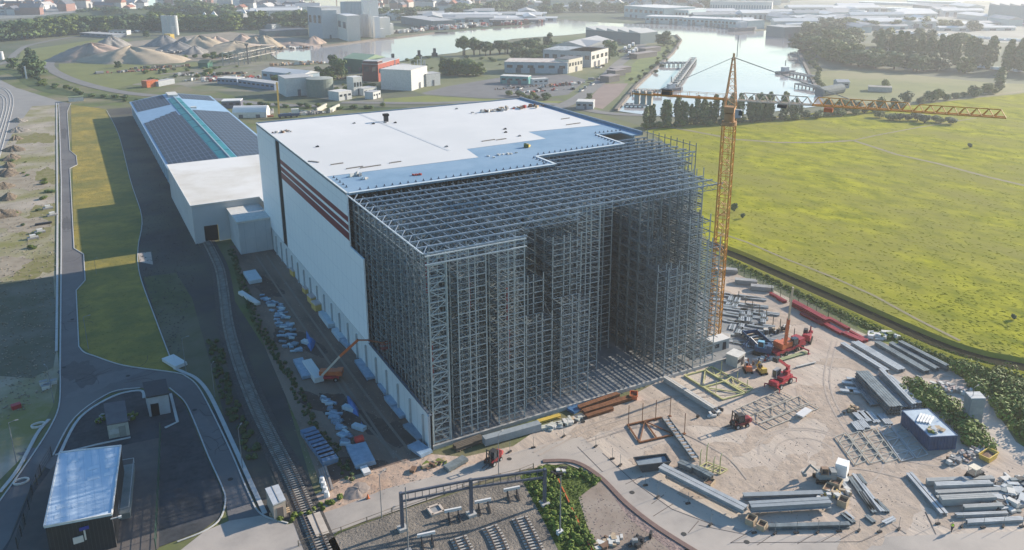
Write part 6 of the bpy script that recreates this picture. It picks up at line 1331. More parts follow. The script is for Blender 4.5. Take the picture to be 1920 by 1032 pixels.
for x, y, h, l_ in ((25, 130, 10, 'dark tree at the left road fork'), (58, 112, 11, 'round tree inside the road bend'), (60, 145, 16, 'dark tree by the white mast in the left hollow'), (75, 142, 12, 'broad dark tree right of the white mast'), (222, 128, 6, 'small bush on the olive field'), (275, 70, 8, 'small round tree before the far sheds'), (1105, 186, 4, 'small bush beside the road past the roof corner')): tree('bushy', x, y, h, l_, wd=1.3)
treeline('shrub', [(40, 130), (80, 160), (150, 178), (260, 190), (380, 196)], 34, 3.4, 'shrub in the green ditch along the far road', 'shrubs in the green ditch', 1.8, 4); treeline('shrub', [(440, 197), (540, 200), (640, 205), (720, 202)], 22, 3.0, 'shrub on the bank between hall and far road', 'shrubs on the bank by the hall', 1.8, 3)
treeline('shrub', [(330, 110), (380, 108), (430, 112), (400, 105), (470, 105)], 18, 5, 'green shrub in the scrub below the sand heaps', 'shrubs below the sand heaps', 1.8, 8)
# ------------------------------------------------------------------ sand and rubble heaps
SAND = mat('sand', (.44, .36, .26), (.36, .29, .21), .15); SANDP = mat('pink_sand', (.42, .31, .25), (.34, .26, .21), .15); RUB = mat('grey_rubble', (.30, .28, .26), (.18, .17, .16), .3)
for x, y, r_, h, m_, sx, l_ in ((178, 112, 24, 15, SANDP, 1.5, 'large pink sand heap farthest left'), (248, 115, 27, 13, SAND, 1.6, 'large grainy sand heap right of the pink one'), (208, 88, 14, 11, RUB, 1.2, 'dark heap behind the two large sand heaps'), (335, 96, 16, 9, RUB, 1.6, 'rough grey rubble heap in the middle of the sand yard'), (385, 92, 24, 14, SAND, 1.3, 'broad tan sand heap in the middle'), (365, 100, 12, 7, RUB, 1.2, 'small grey block heap before the tan sand heap'),
        (440, 95, 20, 9, SAND, 1.6, 'low flat tan heap beside the water'), (478, 92, 15, 12, SAND, 1.1, 'steep grey tan heap below the conveyor'), (500, 91, 17, 13, SAND, 1.2, 'pale tan heap right of the conveyor'), (455, 80, 12, 9, SANDP, 1.2, 'pink heap behind the flat tan heap'), (405, 84, 18, 9, SANDP, 1.3, 'long pinkish heap at the back of the yard'), (590, 82, 12, 8, SANDP, 1.0, 'single pinkish heap on the quay before the tall plant'), (310, 86, 16, 11, RUB, 1.4, 'dark blue grey heap at the back of the sand yard'), (545, 88, 14, 5, SANDP, 1.9, 'low pink heap on the quay edge'), (350, 86, 14, 9, RUB, 1.2, 'dark ridge heap right of the yellow hut')):
    heap('sand_heap', l_, (x, y), r_, h, m_, sx=sx, an_=-.5)
# ------------------------------------------------------------------ buildings of the middle distance and beyond
def fb(name, label, p0, p1, depth, h, wm, rm_, roof='flat', cat='building', door=0, win=0, chim=False, rh=None, group=None, winm=None, th=.4):
    """A building with its near wall between two ground points of the photograph, reaching `depth` metres back."""
    a, c_ = P(*p0), P(*p1); u_ = (c_-a).normalized(); n_ = Vector((-u_.y, u_.x, 0)); L = (c_-a).length
    if n_.dot(Vector((FW.x, FW.y, 0))) < 0: n_ = -n_
    B = [a, c_, c_+n_*depth, a+n_*depth]; cc = sum(B, Vector())/4; t = thing(name, label, cat, (cc.x, cc.y, 0), group)
    MB().prism(B, 0, h).build('wall', wm, t)
    if roof == 'flat': MB().prism([cc+(v-cc)*1.01 for v in B], h, h+th).build('roof', rm_, t)
    elif roof == 'gable':
        rh = rh or depth*.18; e = .6; q = MB(); A1, A2_, A3, A4 = [v+(v-cc).normalized()*e for v in B]; r1, r2 = (A1+A4)/2, (A2_+A3)/2; up = Vector((0, 0, h)); rp = Vector((0, 0, h+rh))
        q.add([A1+up, A2_+up, A3+up, A4+up, r1+rp, r2+rp], ((0, 1, 5, 4), (2, 3, 4, 5), (1, 2, 5), (3, 0, 4), (0, 3, 2, 1))); q.build('roof', rm_, t)
    elif roof == 'arch':
        q = MB(); K = 8; rh = rh or depth*.25; vs = []
        for k in range(K+1):
            f = k/K; z = h+rh*math.sin(math.pi*f)
            for e_ in (a, c_): p = e_+n_*depth*f; vs.append((p.x, p.y, z))
        q.add(vs, [(2*k, 2*k+1, 2*k+3, 2*k+2) for k in range(K)]+[tuple(range(0, 2*K+2, 2)), tuple(range(1, 2*K+2, 2))[::-1]]); q.build('roof', rm_, t)
    elif roof == 'saw':
        q = MB(); K = max(2, int(L/12)); up = Vector((0, 0, h))
        for k in range(K):
            p, e_ = a.lerp(c_, k/K), a.lerp(c_, (k+1)/K); q.add([p+up, e_+up, p+up+Vector((0, 0, 3)), p+n_*depth+up, e_+n_*depth+up, p+n_*depth+up+Vector((0, 0, 3))], ((0, 1, 2), (3, 5, 4), (1, 4, 5, 2), (0, 2, 5, 3)))
        q.build('roof', rm_, t)
    wmn = winm or GLASS
    for k in range(win):
        p = a.lerp(c_, (k+.5)/win)-n_*.05; q = MB(); q.bar(p-u_*L/win*.28+Vector((0, 0, h*.62)), p+u_*L/win*.28+Vector((0, 0, h*.62)), .15, h*.25); q.build('window', wmn, t)
    for k in range(door):
        p = a.lerp(c_, (k+.5)/door+(.18 if win else 0)*(-1)**k*.3)-n_*.07; q = MB(); dw = min(4, L*.12); q.bar(p-u_*dw/2+Vector((0, 0, min(4, h*.6)/2)), p+u_*dw/2+Vector((0, 0, min(4, h*.6)/2)), .18, min(4, h*.6)); q.build('door', mat('grey_door', (.12, .13, .15)), t)
    if chim: p = cc; MB().box(p.x, p.y, h, 1, 1, 4).build('chimney', BROWN, t)
    return t
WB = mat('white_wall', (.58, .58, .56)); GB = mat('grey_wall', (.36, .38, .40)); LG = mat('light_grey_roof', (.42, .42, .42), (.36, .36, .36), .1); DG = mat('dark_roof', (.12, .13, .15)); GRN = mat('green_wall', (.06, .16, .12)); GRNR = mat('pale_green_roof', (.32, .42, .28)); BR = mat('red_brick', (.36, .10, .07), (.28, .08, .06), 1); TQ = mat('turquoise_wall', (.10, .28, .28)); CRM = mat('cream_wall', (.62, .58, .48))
TANB = mat('town_wall', (.5, .47, .43))
fb('white_shed', 'long white topped shed with blue grey front behind the yellow crane arm', (492, 152), (568, 160), 16, 7, mat('pale_blue_wall', (.34, .42, .48)), WHITE, 'gable', door=2, win=6, rh=2)
fb('white_annex', 'white lean-to block at the right end of the long white shed', (568, 161), (588, 158), 12, 6, WB, WHITE, door=1)
fb('low_shed', 'long low blue grey shed with two flat roofs left of the white shed', (408, 158), (445, 160), 9, 4, mat('mid_blue_wall', (.20, .26, .36)), OFFW, win=5); fb('low_shed', 'long dark low shed with pale roof running to the yellow crane arm', (447, 161), (515, 170), 9, 4, mat('mid_blue_wall', (.2, .2, .2)), LG, win=8)
fb('cube_building', 'big pale cube building between the yellow crane arm and the round tank', (537, 182), (586, 178), 18, 11, WB, LG, door=1)
p = P(608, 183); t = thing('round_tank', 'large grey green round tank beside the pale cube building', 'tank', p); MB().cyl(p.x, p.y+8, 0, 11, 8.2, 8.2, 28).build('shell', mat('tank_green', (.20, .23, .20)), t); MB().cyl(p.x, p.y+8, 11, 11.8, 8.3, 2, 28).build('lid', mat('tank_lid', (.33, .35, .32)), t)
fb('green_hall', 'dark green hall with a pale green roof at the river edge', (645, 134), (686, 138), 22, 10, GRN, GRNR, 'gable', door=2, rh=3); fb('brick_plant', 'red brick plant with a tall dark side wall', (682, 153), (710, 154), 8, 14, mat('dark_brick', (.12, .05, .05)), LG, win=2); fb('brick_plant', 'red brick front building with white windows beside the dark brick wall', (710, 154), (750, 141), 12, 12, BR, LG, win=6, door=2)
for i, (x0, y0, x1, y1, d_, h, l_) in enumerate(((735, 150, 760, 146, 12, 8, 'white control building right of the brick plant'), (757, 142, 772, 139, 8, 7, 'cream transformer house behind the tall pale walls'), (772, 171, 802, 161, 22, 13, 'tall pale panel walled building, left part with a stepped top'), (800, 163, 826, 160, 10, 8, 'lower pale panel walled wing beside the stepped building'),
        (664, 180, 680, 178, 8, 11, 'small white tower building on the verge'), (682, 180, 707, 176, 8, 4, 'low white annex right of the small white tower'), (636, 190, 660, 186, 10, 5, 'low pale shed with sloping roof left of the small tower'), (700, 187, 714, 183, 6, 4, 'small white box building nearest the far road'))):
    fb('pale_building', l_, (x0, y0), (x1, y1), d_, h, WB, LG if i % 2 else OFFW, door=1, win=(0 if i in (2, 3) else 3))
t = thing('substation', 'cluster of thin pale posts and dark transformers behind the pale walled building', 'substation', P(760, 158)); rnd = random.Random(9)
for k in range(12): p = P(735+rnd.uniform(0, 70), 150+rnd.uniform(0, 10)); MB().bar((p.x, p.y, 0), (p.x, p.y, rnd.uniform(9, 18)), .5).build('post', WB, t)
for k in range(6): p = P(730+8*k, 158+rnd.uniform(-3, 3)); MB().box(p.x, p.y, 0, 5, 4, 5).build('transformer', GREYM, t)
fb('turquoise_shed', 'low turquoise shed with a pale roof on the grey lot', (938, 157), (990, 159), 8, 5, TQ, OFFW, door=2, win=4); fb('site_hut', 'small white hut right of the turquoise shed', (1000, 160), (1028, 158), 5, 3.5, WB, OFFW, win=3)
fb('workshop', 'long pale blue workshop with clutter of coloured goods on its roof', (946, 137), (1064, 139), 24, 8, mat('workshop_wall', (.36, .42, .46)), mat('cluttered_roof', (.42, .33, .30), (.60, .56, .50), .25), door=3, win=6); fb('office_block', 'cream office block with window bands at the right end of the workshop', (1066, 138), (1092, 132), 12, 10, CRM, DG, win=5, door=1)
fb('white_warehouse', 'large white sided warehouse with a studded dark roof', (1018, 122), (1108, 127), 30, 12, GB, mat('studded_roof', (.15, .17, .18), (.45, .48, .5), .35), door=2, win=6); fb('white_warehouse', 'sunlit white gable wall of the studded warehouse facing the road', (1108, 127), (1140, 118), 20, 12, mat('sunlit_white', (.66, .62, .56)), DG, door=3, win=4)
fb('grey_roof_hall', 'wide hall with several pale grey pitched roofs behind the studded warehouse', (1060, 102), (1100, 106), 40, 8, GB, LG, 'gable', door=2, rh=4); fb('grey_roof_hall', 'second pale grey pitched hall nearer the road behind the studded warehouse', (1100, 106), (1150, 92), 34, 8, CRM, LG, 'gable', door=3, win=5, rh=4)
fb('dark_long_hall', 'long dark walled hall with a saw tooth roof near the peninsula tip', (1098, 76), (1200, 84), 30, 11, mat('slate_wall', (.13, .18, .20)), mat('pale_saw_roof', (.5, .5, .48)), 'saw', door=4)
fb('white_plant', 'small white industrial plant right behind the saw tooth hall', (1183, 72), (1202, 72), 12, 10, WB, OFFW, win=2)
for x, y, l_, L in ((1155, 142, 'small pale boat shed beside the road on the quay', 12), (1163, 137, 'dark flat shed right of the small boat shed', 16), (1143, 153, 'dark low store beside the road above the brown lot', 12), (1206, 108, 'brown roofed store on the quay near the parked lorries', 30), (1218, 98, 'low grey store beyond the brown roofed one', 24)):
    p = P(x, y); t = thing('quay_store', l_, 'store', p); MB().box(p.x, p.y, 0, L, 8, 4, .3).build('wall', mat('store_wall', (.16, .15, .15)), t); MB().box(p.x, p.y, 4, L+.6, 8.6, .4, .3).build('roof', mat('store_roof', (.30, .26, .25)), t)
fb('gate_house', 'small pale gatehouse with a dark side left of the lock bridge', (1080, 205), (1112, 206), 9, 4, GB, OFFW, door=1, win=3); 
# silos and the tall grain plant
t = thing('silo_group', 'group of four pale cylindrical silos behind the sand yard', 'silos', P(320, 66))
for k in range(4): p = P(311+6.5*k, 66); MB().cyl(p.x, p.y, 0, 22, 3.4, 3.4, 16).build('silo', mat('silo_white', (.55, .56, .56)), t); 
p = P(325, 70); MB().box(p.x, p.y-4, 0, 3, 3, 12).build('stair_tower', WB, t)
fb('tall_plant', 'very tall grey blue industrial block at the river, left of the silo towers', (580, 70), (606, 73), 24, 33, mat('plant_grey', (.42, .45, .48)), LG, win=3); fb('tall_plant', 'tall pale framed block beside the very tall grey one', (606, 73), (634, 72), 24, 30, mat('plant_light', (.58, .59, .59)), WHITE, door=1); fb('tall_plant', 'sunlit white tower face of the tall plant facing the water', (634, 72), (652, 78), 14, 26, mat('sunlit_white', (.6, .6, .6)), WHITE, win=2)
t = thing('grain_silo', 'large bank of grey grain silos with white sunlit lift towers on the quay', 'grain silo', P(690, 66))
for k in range(6): p = P(650+8.5*k, 62); MB().cyl(p.x, p.y, 0, 36, 5.4, 5.4, 18).build('silo', mat('silo_grey', (.48, .50, .52)), t)
for k in range(5): p = P(672+7*k, 69); MB().cyl(p.x, p.y, 0, 24, 4.4, 4.4, 18).build('front_silo', mat('silo_grey', (.4, .4, .4)), t)
for x, y, w_, h in ((687, 66, 6, 48), (702, 70, 9, 42), (707, 74, 6, 24), (720, 66, 12, 20), (730, 64, 8, 12), (716, 71, 6, 10)): p = P(x, y); MB().box(p.x, p.y, 0, w_, w_, h).build('tower', mat('tower_white', (.78, .76, .72)), t)
fb('long_store', 'long dark store with pale roof on the far quay', (752, 44), (812, 54), 30, 9, mat('slate_wall', (.1, .1, .1)), LG, door=4); fb('striped_hall', 'long low hall with a striped white front behind the sand yard', (510, 56), (555, 52), 26, 6, GB, LG, win=10, winm=WHITE); fb('far_plant_hall', 'dark low hall left of the very tall plant block', (500, 70), (578, 66), 30, 6, mat('slate_wall', (.1, .1, .1)), DG, door=2)
fb('blue_roof_sheds', 'long pale roofed shed beside the far left road', (150, 68), (212, 72), 16, 3.5, mat('blue_grey_store', (.22, .25, .30)), LG, win=6); fb('small_block', 'pair of small white and dark blocks right of the long far left shed', (205, 66), (238, 66), 10, 5, WB, DG, win=4); fb('yellow_hut', 'bright yellow hut at the back of the sand yard', (308, 75), (320, 76), 5, 6, YELLOW, YELLOW)
t = thing('conveyor', 'long dark inclined conveyor above the sand heaps', 'conveyor', P(490, 80)); q = MB(); a, c_ = P(462, 84, 16), P(512, 86, 3); q.bar(a, c_, 3, 1.6); q.build('belt_bridge', mat('rusty_grey', (.25, .22, .21)), t); q = MB()
for f in (.0, .33, .66): p = a.lerp(c_, f); q.bar((p.x, p.y, 0), p, 1); 
q.build('support', mat('rusty_grey', (.2, .2, .2)), t)
# steel skeleton
t = thing('steel_skeleton', 'open pale steel frame of an unfinished hall below the water', 'steel frame', P(480, 118)); SK = mat('skeleton_steel', (.42, .40, .36))
a, c_ = P(448, 124), P(518, 108); u_ = (c_-a).normalized(); n_ = Vector((-u_.y, u_.x, 0)); L = (c_-a).length
for k in range(8):
    q = MB(); p = a.lerp(c_, k/7)
    for s in (0, 14): q.bar(p+n_*s, p+n_*s+Vector((0, 0, 10)), .6)
    q.bar(p+Vector((0, 0, 10)), p+n_*14+Vector((0, 0, 10)), .6); q.bar(p+Vector((0, 0, 6)), p+n_*14+Vector((0, 0, 10)), .4); q.build('portal_frame', SK, t)
q = MB()
for s in (0, 14):
    for z in (10, 5): q.bar(a+n_*s+Vector((0, 0, z)), c_+n_*s+Vector((0, 0, z)), .5)
q.build('eaves_beam', SK, t)
# arched halls and boxes just behind the warehouse
fb('arched_hall', 'white arched tent hall just right of the solar hall', (436, 222), (500, 221), 9, 3, OFFW, WHITE, 'arch', door=2, rh=3); fb('framed_store', 'low store with a white frame and dark front beyond the arched hall', (416, 204), (452, 203), 8, 4, mat('purple_grey', (.12, .12, .16)), WHITE, win=3)
bm = P(524, 222); t = thing('truck_crane', 'yellow boomed truck crane standing beyond the far left roof corner', 'truck crane', bm); dx = 1
MB().box(bm.x+5, bm.y, .8, 11, 2.6, 1.4, -.2).build('chassis', BLUEP, t); MB().box(bm.x-4.5, bm.y+1, 1, 3.4, 2.6, .8, -.2).build('deck', ORANGE, t); MB().box(bm.x+8.5, bm.y-.4, 2.2, 4, 2.6, 2.2, -.2).build('cab', OFFW, t)
q = MB(); q.bar((bm.x, bm.y, 2), P(519, 155, 17.5), .9, 1.0); q.build('boom', mat('boom_yellow', (.65, .38, .08)), t)
for i in (0, 3, 6, 9): MB().tube((bm.x+i, bm.y-1.5, .55), (bm.x+i, bm.y-1.1, .55), .55, .55, 12).build('wheel', TYRE, t)
for i, (x, y) in enumerate(((560, 210), (568, 211), (556, 210), (477, 207), (458, 214), (470, 225), (480, 228))):
    pass
clutter('machine_clutter', 'row of parked site machines and bins beyond the solar hall', 'machines', P(488, 214).x, P(488, 214).y, 0, 40, (9, 5), [GREYM, DARK, OFFW], 4, h=2.4, ax=-.6); clutter('rubble_heap', 'grey brown rubble heap beyond the far left roof edge', 'rubble', P(590, 214).x, P(590, 214).y, 0, 60, (9, 6), [GREYM, RUB, OFFW], 2.4, h=1.6)
t = thing('footbridge', 'pale concrete ramp walls on the bank beyond the roof edge', 'ramp', P(605, 203)); 
for a, c_ in (((594, 208), (612, 198)), ((618, 208), (636, 199))): q = MB(); q.bar(P(*a, 1.2), P(*c_, 1.2), .8, 2.6); q.build('ramp_wall', mat('ramp_concrete', (.5, .48, .42)), t)
# vehicles
def car_kind(name, label, L, H, m_, cat):
    t = thing(name, label, cat); q = MB(); W = 1.8 if L < 6 else 2.5; b0 = .3 if L < 6 else .8
    q.prism([(-L/2, -W/2), (L/2-.15, -W/2), (L/2, 0), (L/2-.15, W/2), (-L/2, W/2)], b0, b0+.6); 
    if L < 6: q.build('body', m_, t); MB().prism([(-L*.33, -W*.42), (L*.2, -W*.42), (L*.2, W*.42), (-L*.33, W*.42)], b0+.6, H).build('cabin', GLASS, t)
    else: q.build('chassis', DARK, t); MB().box(-L*.1, 0, b0+.6, L*.76, W, H-b0-.6).build('trailer_box', m_, t); c_ = MB().box(L*.39, 0, b0+.6, 2.0, W*.95, H*.62).build('cab', OFFW, t); MB().box(L*.39+1.0, 0, b0+1.4, .1, W*.85, .8).build('windscreen', GLASS, c_)
    r_ = .33 if L < 6 else .5
    for i in ((-L*.32, L*.32) if L < 6 else (-L*.38, -L*.28, L*.1, L*.38)):
        for j in (-W*.46, W*.46): MB().tube((i, j-.12, r_), (i, j+.12, r_), r_, r_, 10).build('wheel', TYRE, t)
    return t
lorry = car_kind('lorry', 'white lorry', 12, 3.9, WHITE, 'lorry'); G6 = 'white lorries parked on the peninsula road'
for x, y, a in ((1180, 92, .9), (1187, 88, .9), (1172, 96, .9), (1188, 102, .9), (1180, 106, .9), (1192, 98, .9)): place(lorry, P(x, y), a, 1, 'white lorry parked with others on the peninsula road near the dark hall', G6)
cars = [car_kind('parked_car', 'car', 4.3, 1.45, m_, 'car') for m_ in (WHITE, mat('silver_paint', (.45, .46, .48), metal=.4, rough=.3), mat('black_paint', (.02, .02, .025), rough=.3), RED)]
for i, (x, y) in enumerate(((1090, 172), (1097, 166), (1074, 168), (1110, 160), (1062, 158), (1130, 125), (1125, 128), (1118, 128), (1020, 163), (975, 168), (955, 163), (560, 212), (568, 212), (575, 213), (1012, 168))):
    place(cars[i % 3], P(x, y), .6+.3*(i % 3), 1.1, 'car parked among the buildings right of the grey lot', 'parked cars among the middle distance buildings') if i < 11 or i == 14 else place(cars[0], P(x, y), .3, 1, 'car parked behind the far left roof corner', 'cars parked behind the warehouse roof corner')
heapc = clutter('goods_heap', 'colourful heap of small goods and vehicles right of the turquoise shed', 'goods', P(1062, 160).x, P(1062, 160).y, 0, 60, (16, 8), [OFFW, MRED, BROWN, GREYM], 3, h=1.8, ax=.3); clutter('goods_heap', 'row of dark scrap lines on the grey lot', 'goods', P(975, 165).x, P(975, 165).y, 0, 40, (20, 3), [DARK, BROWN, GREYM], 2.6, h=1.2, ax=.1)
clutter('goods_heap', 'white goods and small boats on the far quay', 'goods', P(760, 62).x, P(760, 62).y, 0, 60, (24, 6), [OFFW, WHITE, DARK], 6, h=4, ax=.6); clutter('goods_heap', 'colourful crowded harbour goods on the far quay', 'goods', P(850, 54).x, P(850, 54).y, 0, 180, (60, 22), [OFFW, WHITE, MRED, DARK, BROWN, WHITE], 8, h=5, ax=.6); clutter('goods_heap', 'harbour sheds and goods at the far quay point', 'goods', P(960, 47).x, P(960, 47).y, 0, 110, (50, 14), [OFFW, MRED, DARK, BROWN], 9, h=5, ax=.6)
clutter('goods_heap', 'orange timber and scrap between the shed and the water', 'goods', P(560, 122).x, P(560, 122).y, 0, 70, (20, 8), [WOOD, mat('orange_timber', (.5, .28, .16)), OFFW], 4, h=2.5, ax=-.2); clutter('goods_heap', 'red brown scrap between green hall and brick plant', 'goods', P(658, 148).x, P(658, 148).y, 0, 50, (12, 4), [mat('orange_timber', (.5, .3, .2)), BROWN, OFFW], 3, h=2)
clutter('goods_heap', 'reddish steel scrap lying below the sand heaps', 'goods', P(265, 134).x, P(265, 134).y, 0, 40, (26, 4), [mat('scrap_red', (.25, .09, .08)), GREYM], 6, h=1.6, ax=.1); clutter('goods_heap', 'grey and red machines in the middle of the industrial ground', 'goods', P(385, 150).x, P(385, 150).y, 0, 40, (26, 4), [MRED, GREYM, OFFW], 4, h=2, ax=.0)
fb('orange_hut', 'orange hut with a long grey store on the industrial ground', (276, 165), (298, 162), 6, 4, ORANGE, ORANGE); fb('long_store', 'thin grey store right of the orange hut', (298, 163), (328, 157), 6, 3, GB, LG); fb('green_tent', 'dark green tent roof beside the pale lime mound', (372, 128), (390, 128), 10, 4, GRN, mat('tent_green', (.06, .10, .08)), 'gable')
# jetties, dolphins and boats on the water
def jetty(label, a, c_, wd=3.5, z=2.2, grid=6, name='jetty'):
    a, c_ = P(*a, .3), P(*c_, .3); t = thing(name, label, 'jetty', a); u_ = (c_-a).normalized(); n_ = Vector((-u_.y, u_.x, 0)); q = MB(); L = (c_-a).length
    for s in (-1, 1): q.bar(a+n_*wd*s+Vector((0, 0, z)), c_+n_*wd*s+Vector((0, 0, z)), .9, .9)
    for k in range(grid+1): p = a.lerp(c_, k/grid); q.bar(p-n_*wd+Vector((0, 0, z)), p+n_*wd+Vector((0, 0, z)), .8, .8)
    q.build('deck_frame', mat('jetty_concrete', (.30, .31, .31)), t)
    for k in range(grid+1):
        p = a.lerp(c_, k/grid)
        for s in (-1, 1): v = p+n_*wd*s; MB().bar((v.x, v.y, -.5), (v.x, v.y, z), .5).build('pile', mat('jetty_pile', (.15, .14, .13)), t)
    return t
jetty('grid framed jetty reaching from the quay across the lock water', (1238, 124), (1296, 124), 3.4, 2.5, 7); jetty('nearer jetty left of the crane counter jib, ladder like', (1186, 178), (1240, 179), 2.6, 2.5, 8); jetty('low floating jetty nearest the poplar row', (1172, 200), (1212, 201), 2.6, 1.2, 5)
jetty('short jetty at the field bank above the crane jib, upper one', (1487, 143), (1521, 149), 3.0, 2.2, 5); jetty('short jetty at the field bank above the crane jib, lower one', (1497, 163), (1532, 170), 3.0, 2.2, 5); jetty('long narrow steel walkway rising toward the middle of the lock', (1262, 168), (1300, 116), 2.2, 3.0, 14, 'walkway')
for l_, x, y, s in (('small grey work boat with wheelhouse left of the field bank jetties', 1475, 138, 1.0), ('dark barge moored at the far basin quay', 1395, 58, 2.2), ('tug moored left of the jetty crossing', 1262, 170, .9)):
    p = P(x, y, .3); t = thing('boat', l_, 'boat', p); q = MB(); q.prism([(p.x+a*s, p.y+c*s) for a, c in ((-9, -2.6), (5, -2.6), (9, 0), (5, 2.6), (-9, 2.6))], .3, .3+1.8*s); q.build('hull', mat('boat_dark', (.12, .13, .15)), t); MB().box(p.x-2*s, p.y, .3+1.8*s, 5*s, 3.4*s, 3*s).build('wheelhouse', mat('boat_white', (.5, .52, .54)), t); MB().bar((p.x-2*s, p.y, 2+4*s), (p.x-2*s, p.y, 2+8*s), .5).build('mast', GREYM, t)
for i, (x, y) in enumerate(((707, 124), (737, 117), (786, 110), (815, 106))): p = P(x, y, 0); t = thing('mooring_dolphin', 'dark mooring block standing at the near river bank', 'mooring block', p, 'mooring blocks along the near river bank'); MB().box(p.x, p.y, 0, 4, 4, 3).build('base', DARK, t); MB().box(p.x, p.y, 3, 2, 2, 4).build('bollard', DARK, t)
fb('white_ferry_hall', 'cream roofed quay building with a row of stripes at the basin head', (1440, 67), (1472, 70), 30, 8, CRM, mat('cream_roof', (.6, .56, .48)), 'gable', win=5, rh=4); fb('dark_dock_wall', 'dark slate dock hall beside the cream quay building, pale lettering smear', (1470, 72), (1512, 70), 30, 11, mat('slate_wall', (.1, .1, .1)), LG, door=2)
# far quay buildings
for i, (x0, y0, x1, y1, d_, h, l_) in enumerate(((1170, 32, 1244, 38, 60, 16, 'large pale blue hall with white roof edge on the far quay'), (1240, 36, 1290, 38, 60, 13, 'stepped pale hall right of the large blue one'), (1210, 44, 1280, 46, 30, 9, 'long light green quay shed below the large blue hall'), (1280, 47, 1345, 50, 30, 9, 'long pale quay shed at the head of the basin'), (1345, 51, 1402, 56, 28, 10, 'pale quay shed next to the dark hedge at the basin'))):
    fb('quay_hall', l_, (x0, y0), (x1, y1), d_, h, mat('quay_hall_wall', (.36, .46, .48)), WHITE, win=8, door=4)
fb('apartment_slab', 'long white apartment slab with vertical window strips', (1330, 28), (1446, 30), 16, 20, WB, OFFW, win=24, winm=mat('hazy_window', (.2, .26, .3))); fb('white_canopy', 'thin white roof strip right below the apartment slab', (1380, 30), (1470, 31), 30, 4, GB, WHITE)
p = P(1392, 26); tag(MB().box(p.x, p.y, 0, 5, 5, 42).build('slim_tower', mat('slim_tower', (.5, .55, .56))), 'slim pale tower rising before the apartment slab', 'tower')
fb('big_dark_hall', 'big dark grey hall with toothed roof at the far right top', (1850, 42), (1990, 48), 80, 22, mat('big_hall_wall', (.22, .30, .33)), LG, 'saw')
for k, (x, y, w_, h) in enumerate(((1060, 20, 22, 30), (1085, 19, 26, 34), (1110, 20, 22, 28), (1100, 14, 20, 36), (1128, 16, 18, 24), (1042, 22, 18, 18))): p = P(x, y-6); t = thing('apartment_tower', 'cream apartment block in the hazy group above the river', 'apartment block', p, 'cream apartment blocks in the haze'); MB().box(p.x, p.y, 0, w_, 16, h, -.5).build('wall', CRM, t); MB().box(p.x, p.y, h, w_*.9, 14, 2, -.5).build('roof', LG, t)
for i, (x, y, h) in enumerate(((585, 5, 80), (632, 5, 80))): p = P(x, y+14); q = MB(); q.bar((p.x, p.y, 0), (p.x, p.y, 60), 1.2); q.bar((p.x-1, p.y, 40), (p.x+1, p.y, 60), 1.0); tag(q.build('lattice_mast', mat('mast_red', (.5, .2, .18))), 'thin red lattice mast behind the tall plant, %s one' % ('left', 'right')[i], 'mast')
p = P(4, 112); tag(MB().cyl(p.x, p.y, 0, 7, 2, 1.6).build('white_tank', WHITE), 'small white tank at the far left edge by the road', 'tank'); p = P(50, 148); tag(MB().bar((p.x, p.y, 0), (p.x, p.y, 9), 1.0).build('white_mast', WHITE), 'white mast standing in the dark hollow at the left', 'mast')
for l_, x, y, r_, h in (('low round green hill left of the distant wood', 225, 30, 90, 12), ('long green mound in the far left fields', 180, 44, 80, 8), ('green mound right of the long one in the far left fields', 245, 44, 70, 10)):
    heap('hill', None, (x, y), r_, h, mat('hill_green', (.10, .125, .055)), sx=1.3)['kind'] = 'structure'
# white tents in the tree belt
tent = thing('white_tent', 'small white pointed tent in the green belt', 'tent'); q = MB(); q.box(0, 0, 0, 8, 8, 8); q.build('wall', WHITE, tent); MB().tube((0, 0, 8), (0, 0, 14), 5.5, .2, 4).build('top', WHITE, tent)
for x, y in ((385, 38), (402, 35), (411, 29), (434, 30), (458, 31), (481, 31)): place(tent, P(x, y+4), .4, 1, 'small white pointed tent in the green belt above the sand heaps', 'white tents in the green belt')
# ------------------------------------------------------------------ the town
hs = []
for i, (wm, rm_) in enumerate(((WHITE, mat('pale_town_roof', (.5, .48, .47))), (TANB, mat('tile_red', (.32, .13, .09))), (WB, mat('slate_town', (.14, .15, .18))), (mat('brick_town', (.30, .17, .14)), mat('slate_town', (.1, .1, .1))))):
    t = thing('town_house', 'house', 'house'); MB().box(0, 0, 0, 12, 9, 6).build('wall', wm, t); q = MB(); q.add([(-6.4, -5, 6), (6.4, -5, 6), (6.4, 5, 6), (-6.4, 5, 6), (-6.4, 0, 9.4), (6.4, 0, 9.4)], ((0, 1, 5, 4), (2, 3, 4, 5), (1, 2, 5), (3, 0, 4), (0, 3, 2, 1))); ro = q.build('roof', rm_, t); MB().box(3, 1.5, 7.5, 1, 1, 3).build('chimney', BROWN, ro); hs.append(t)
LBL = ('white walled house with a pale roof in the distant town', 'tan house with a red tiled roof in the distant town', 'off-white house with a slate roof in the distant town', 'brick house with a slate roof in the distant town')
rh_ = random.Random(21)
def town(n, x0, x1, y0, y1, wts=(3, 2, 3, 2)):
    for k in range(n):
        i = rh_.choices(range(4), wts)[0]; x, y = rh_.uniform(x0, x1), rh_.uniform(y0, y1)**1.0; s = rh_.uniform(.9, 1.9); p = P(x, y); place(hs[i], p, rh_.choice((-.5, 1.07))+rh_.uniform(-.15, .15), (s*rh_.uniform(1, 2.2), s, s*rh_.uniform(.9, 1.4)), LBL[i], LBL[i].replace(' in the', 's of the')+' group')
town(85, -20, 270, 2, 22, (5, 2, 3, 1)); town(30, 280, 560, 0, 9); town(22, 430, 580, 14, 26); town(45, 700, 1000, 0, 20, (1, 3, 3, 3)); town(70, 1140, 1330, 0, 22, (3, 3, 3, 2)); town(30, 1330, 1480, -2, 10, (2, 2, 3, 1)); town(18, 0, 70, 20, 28)
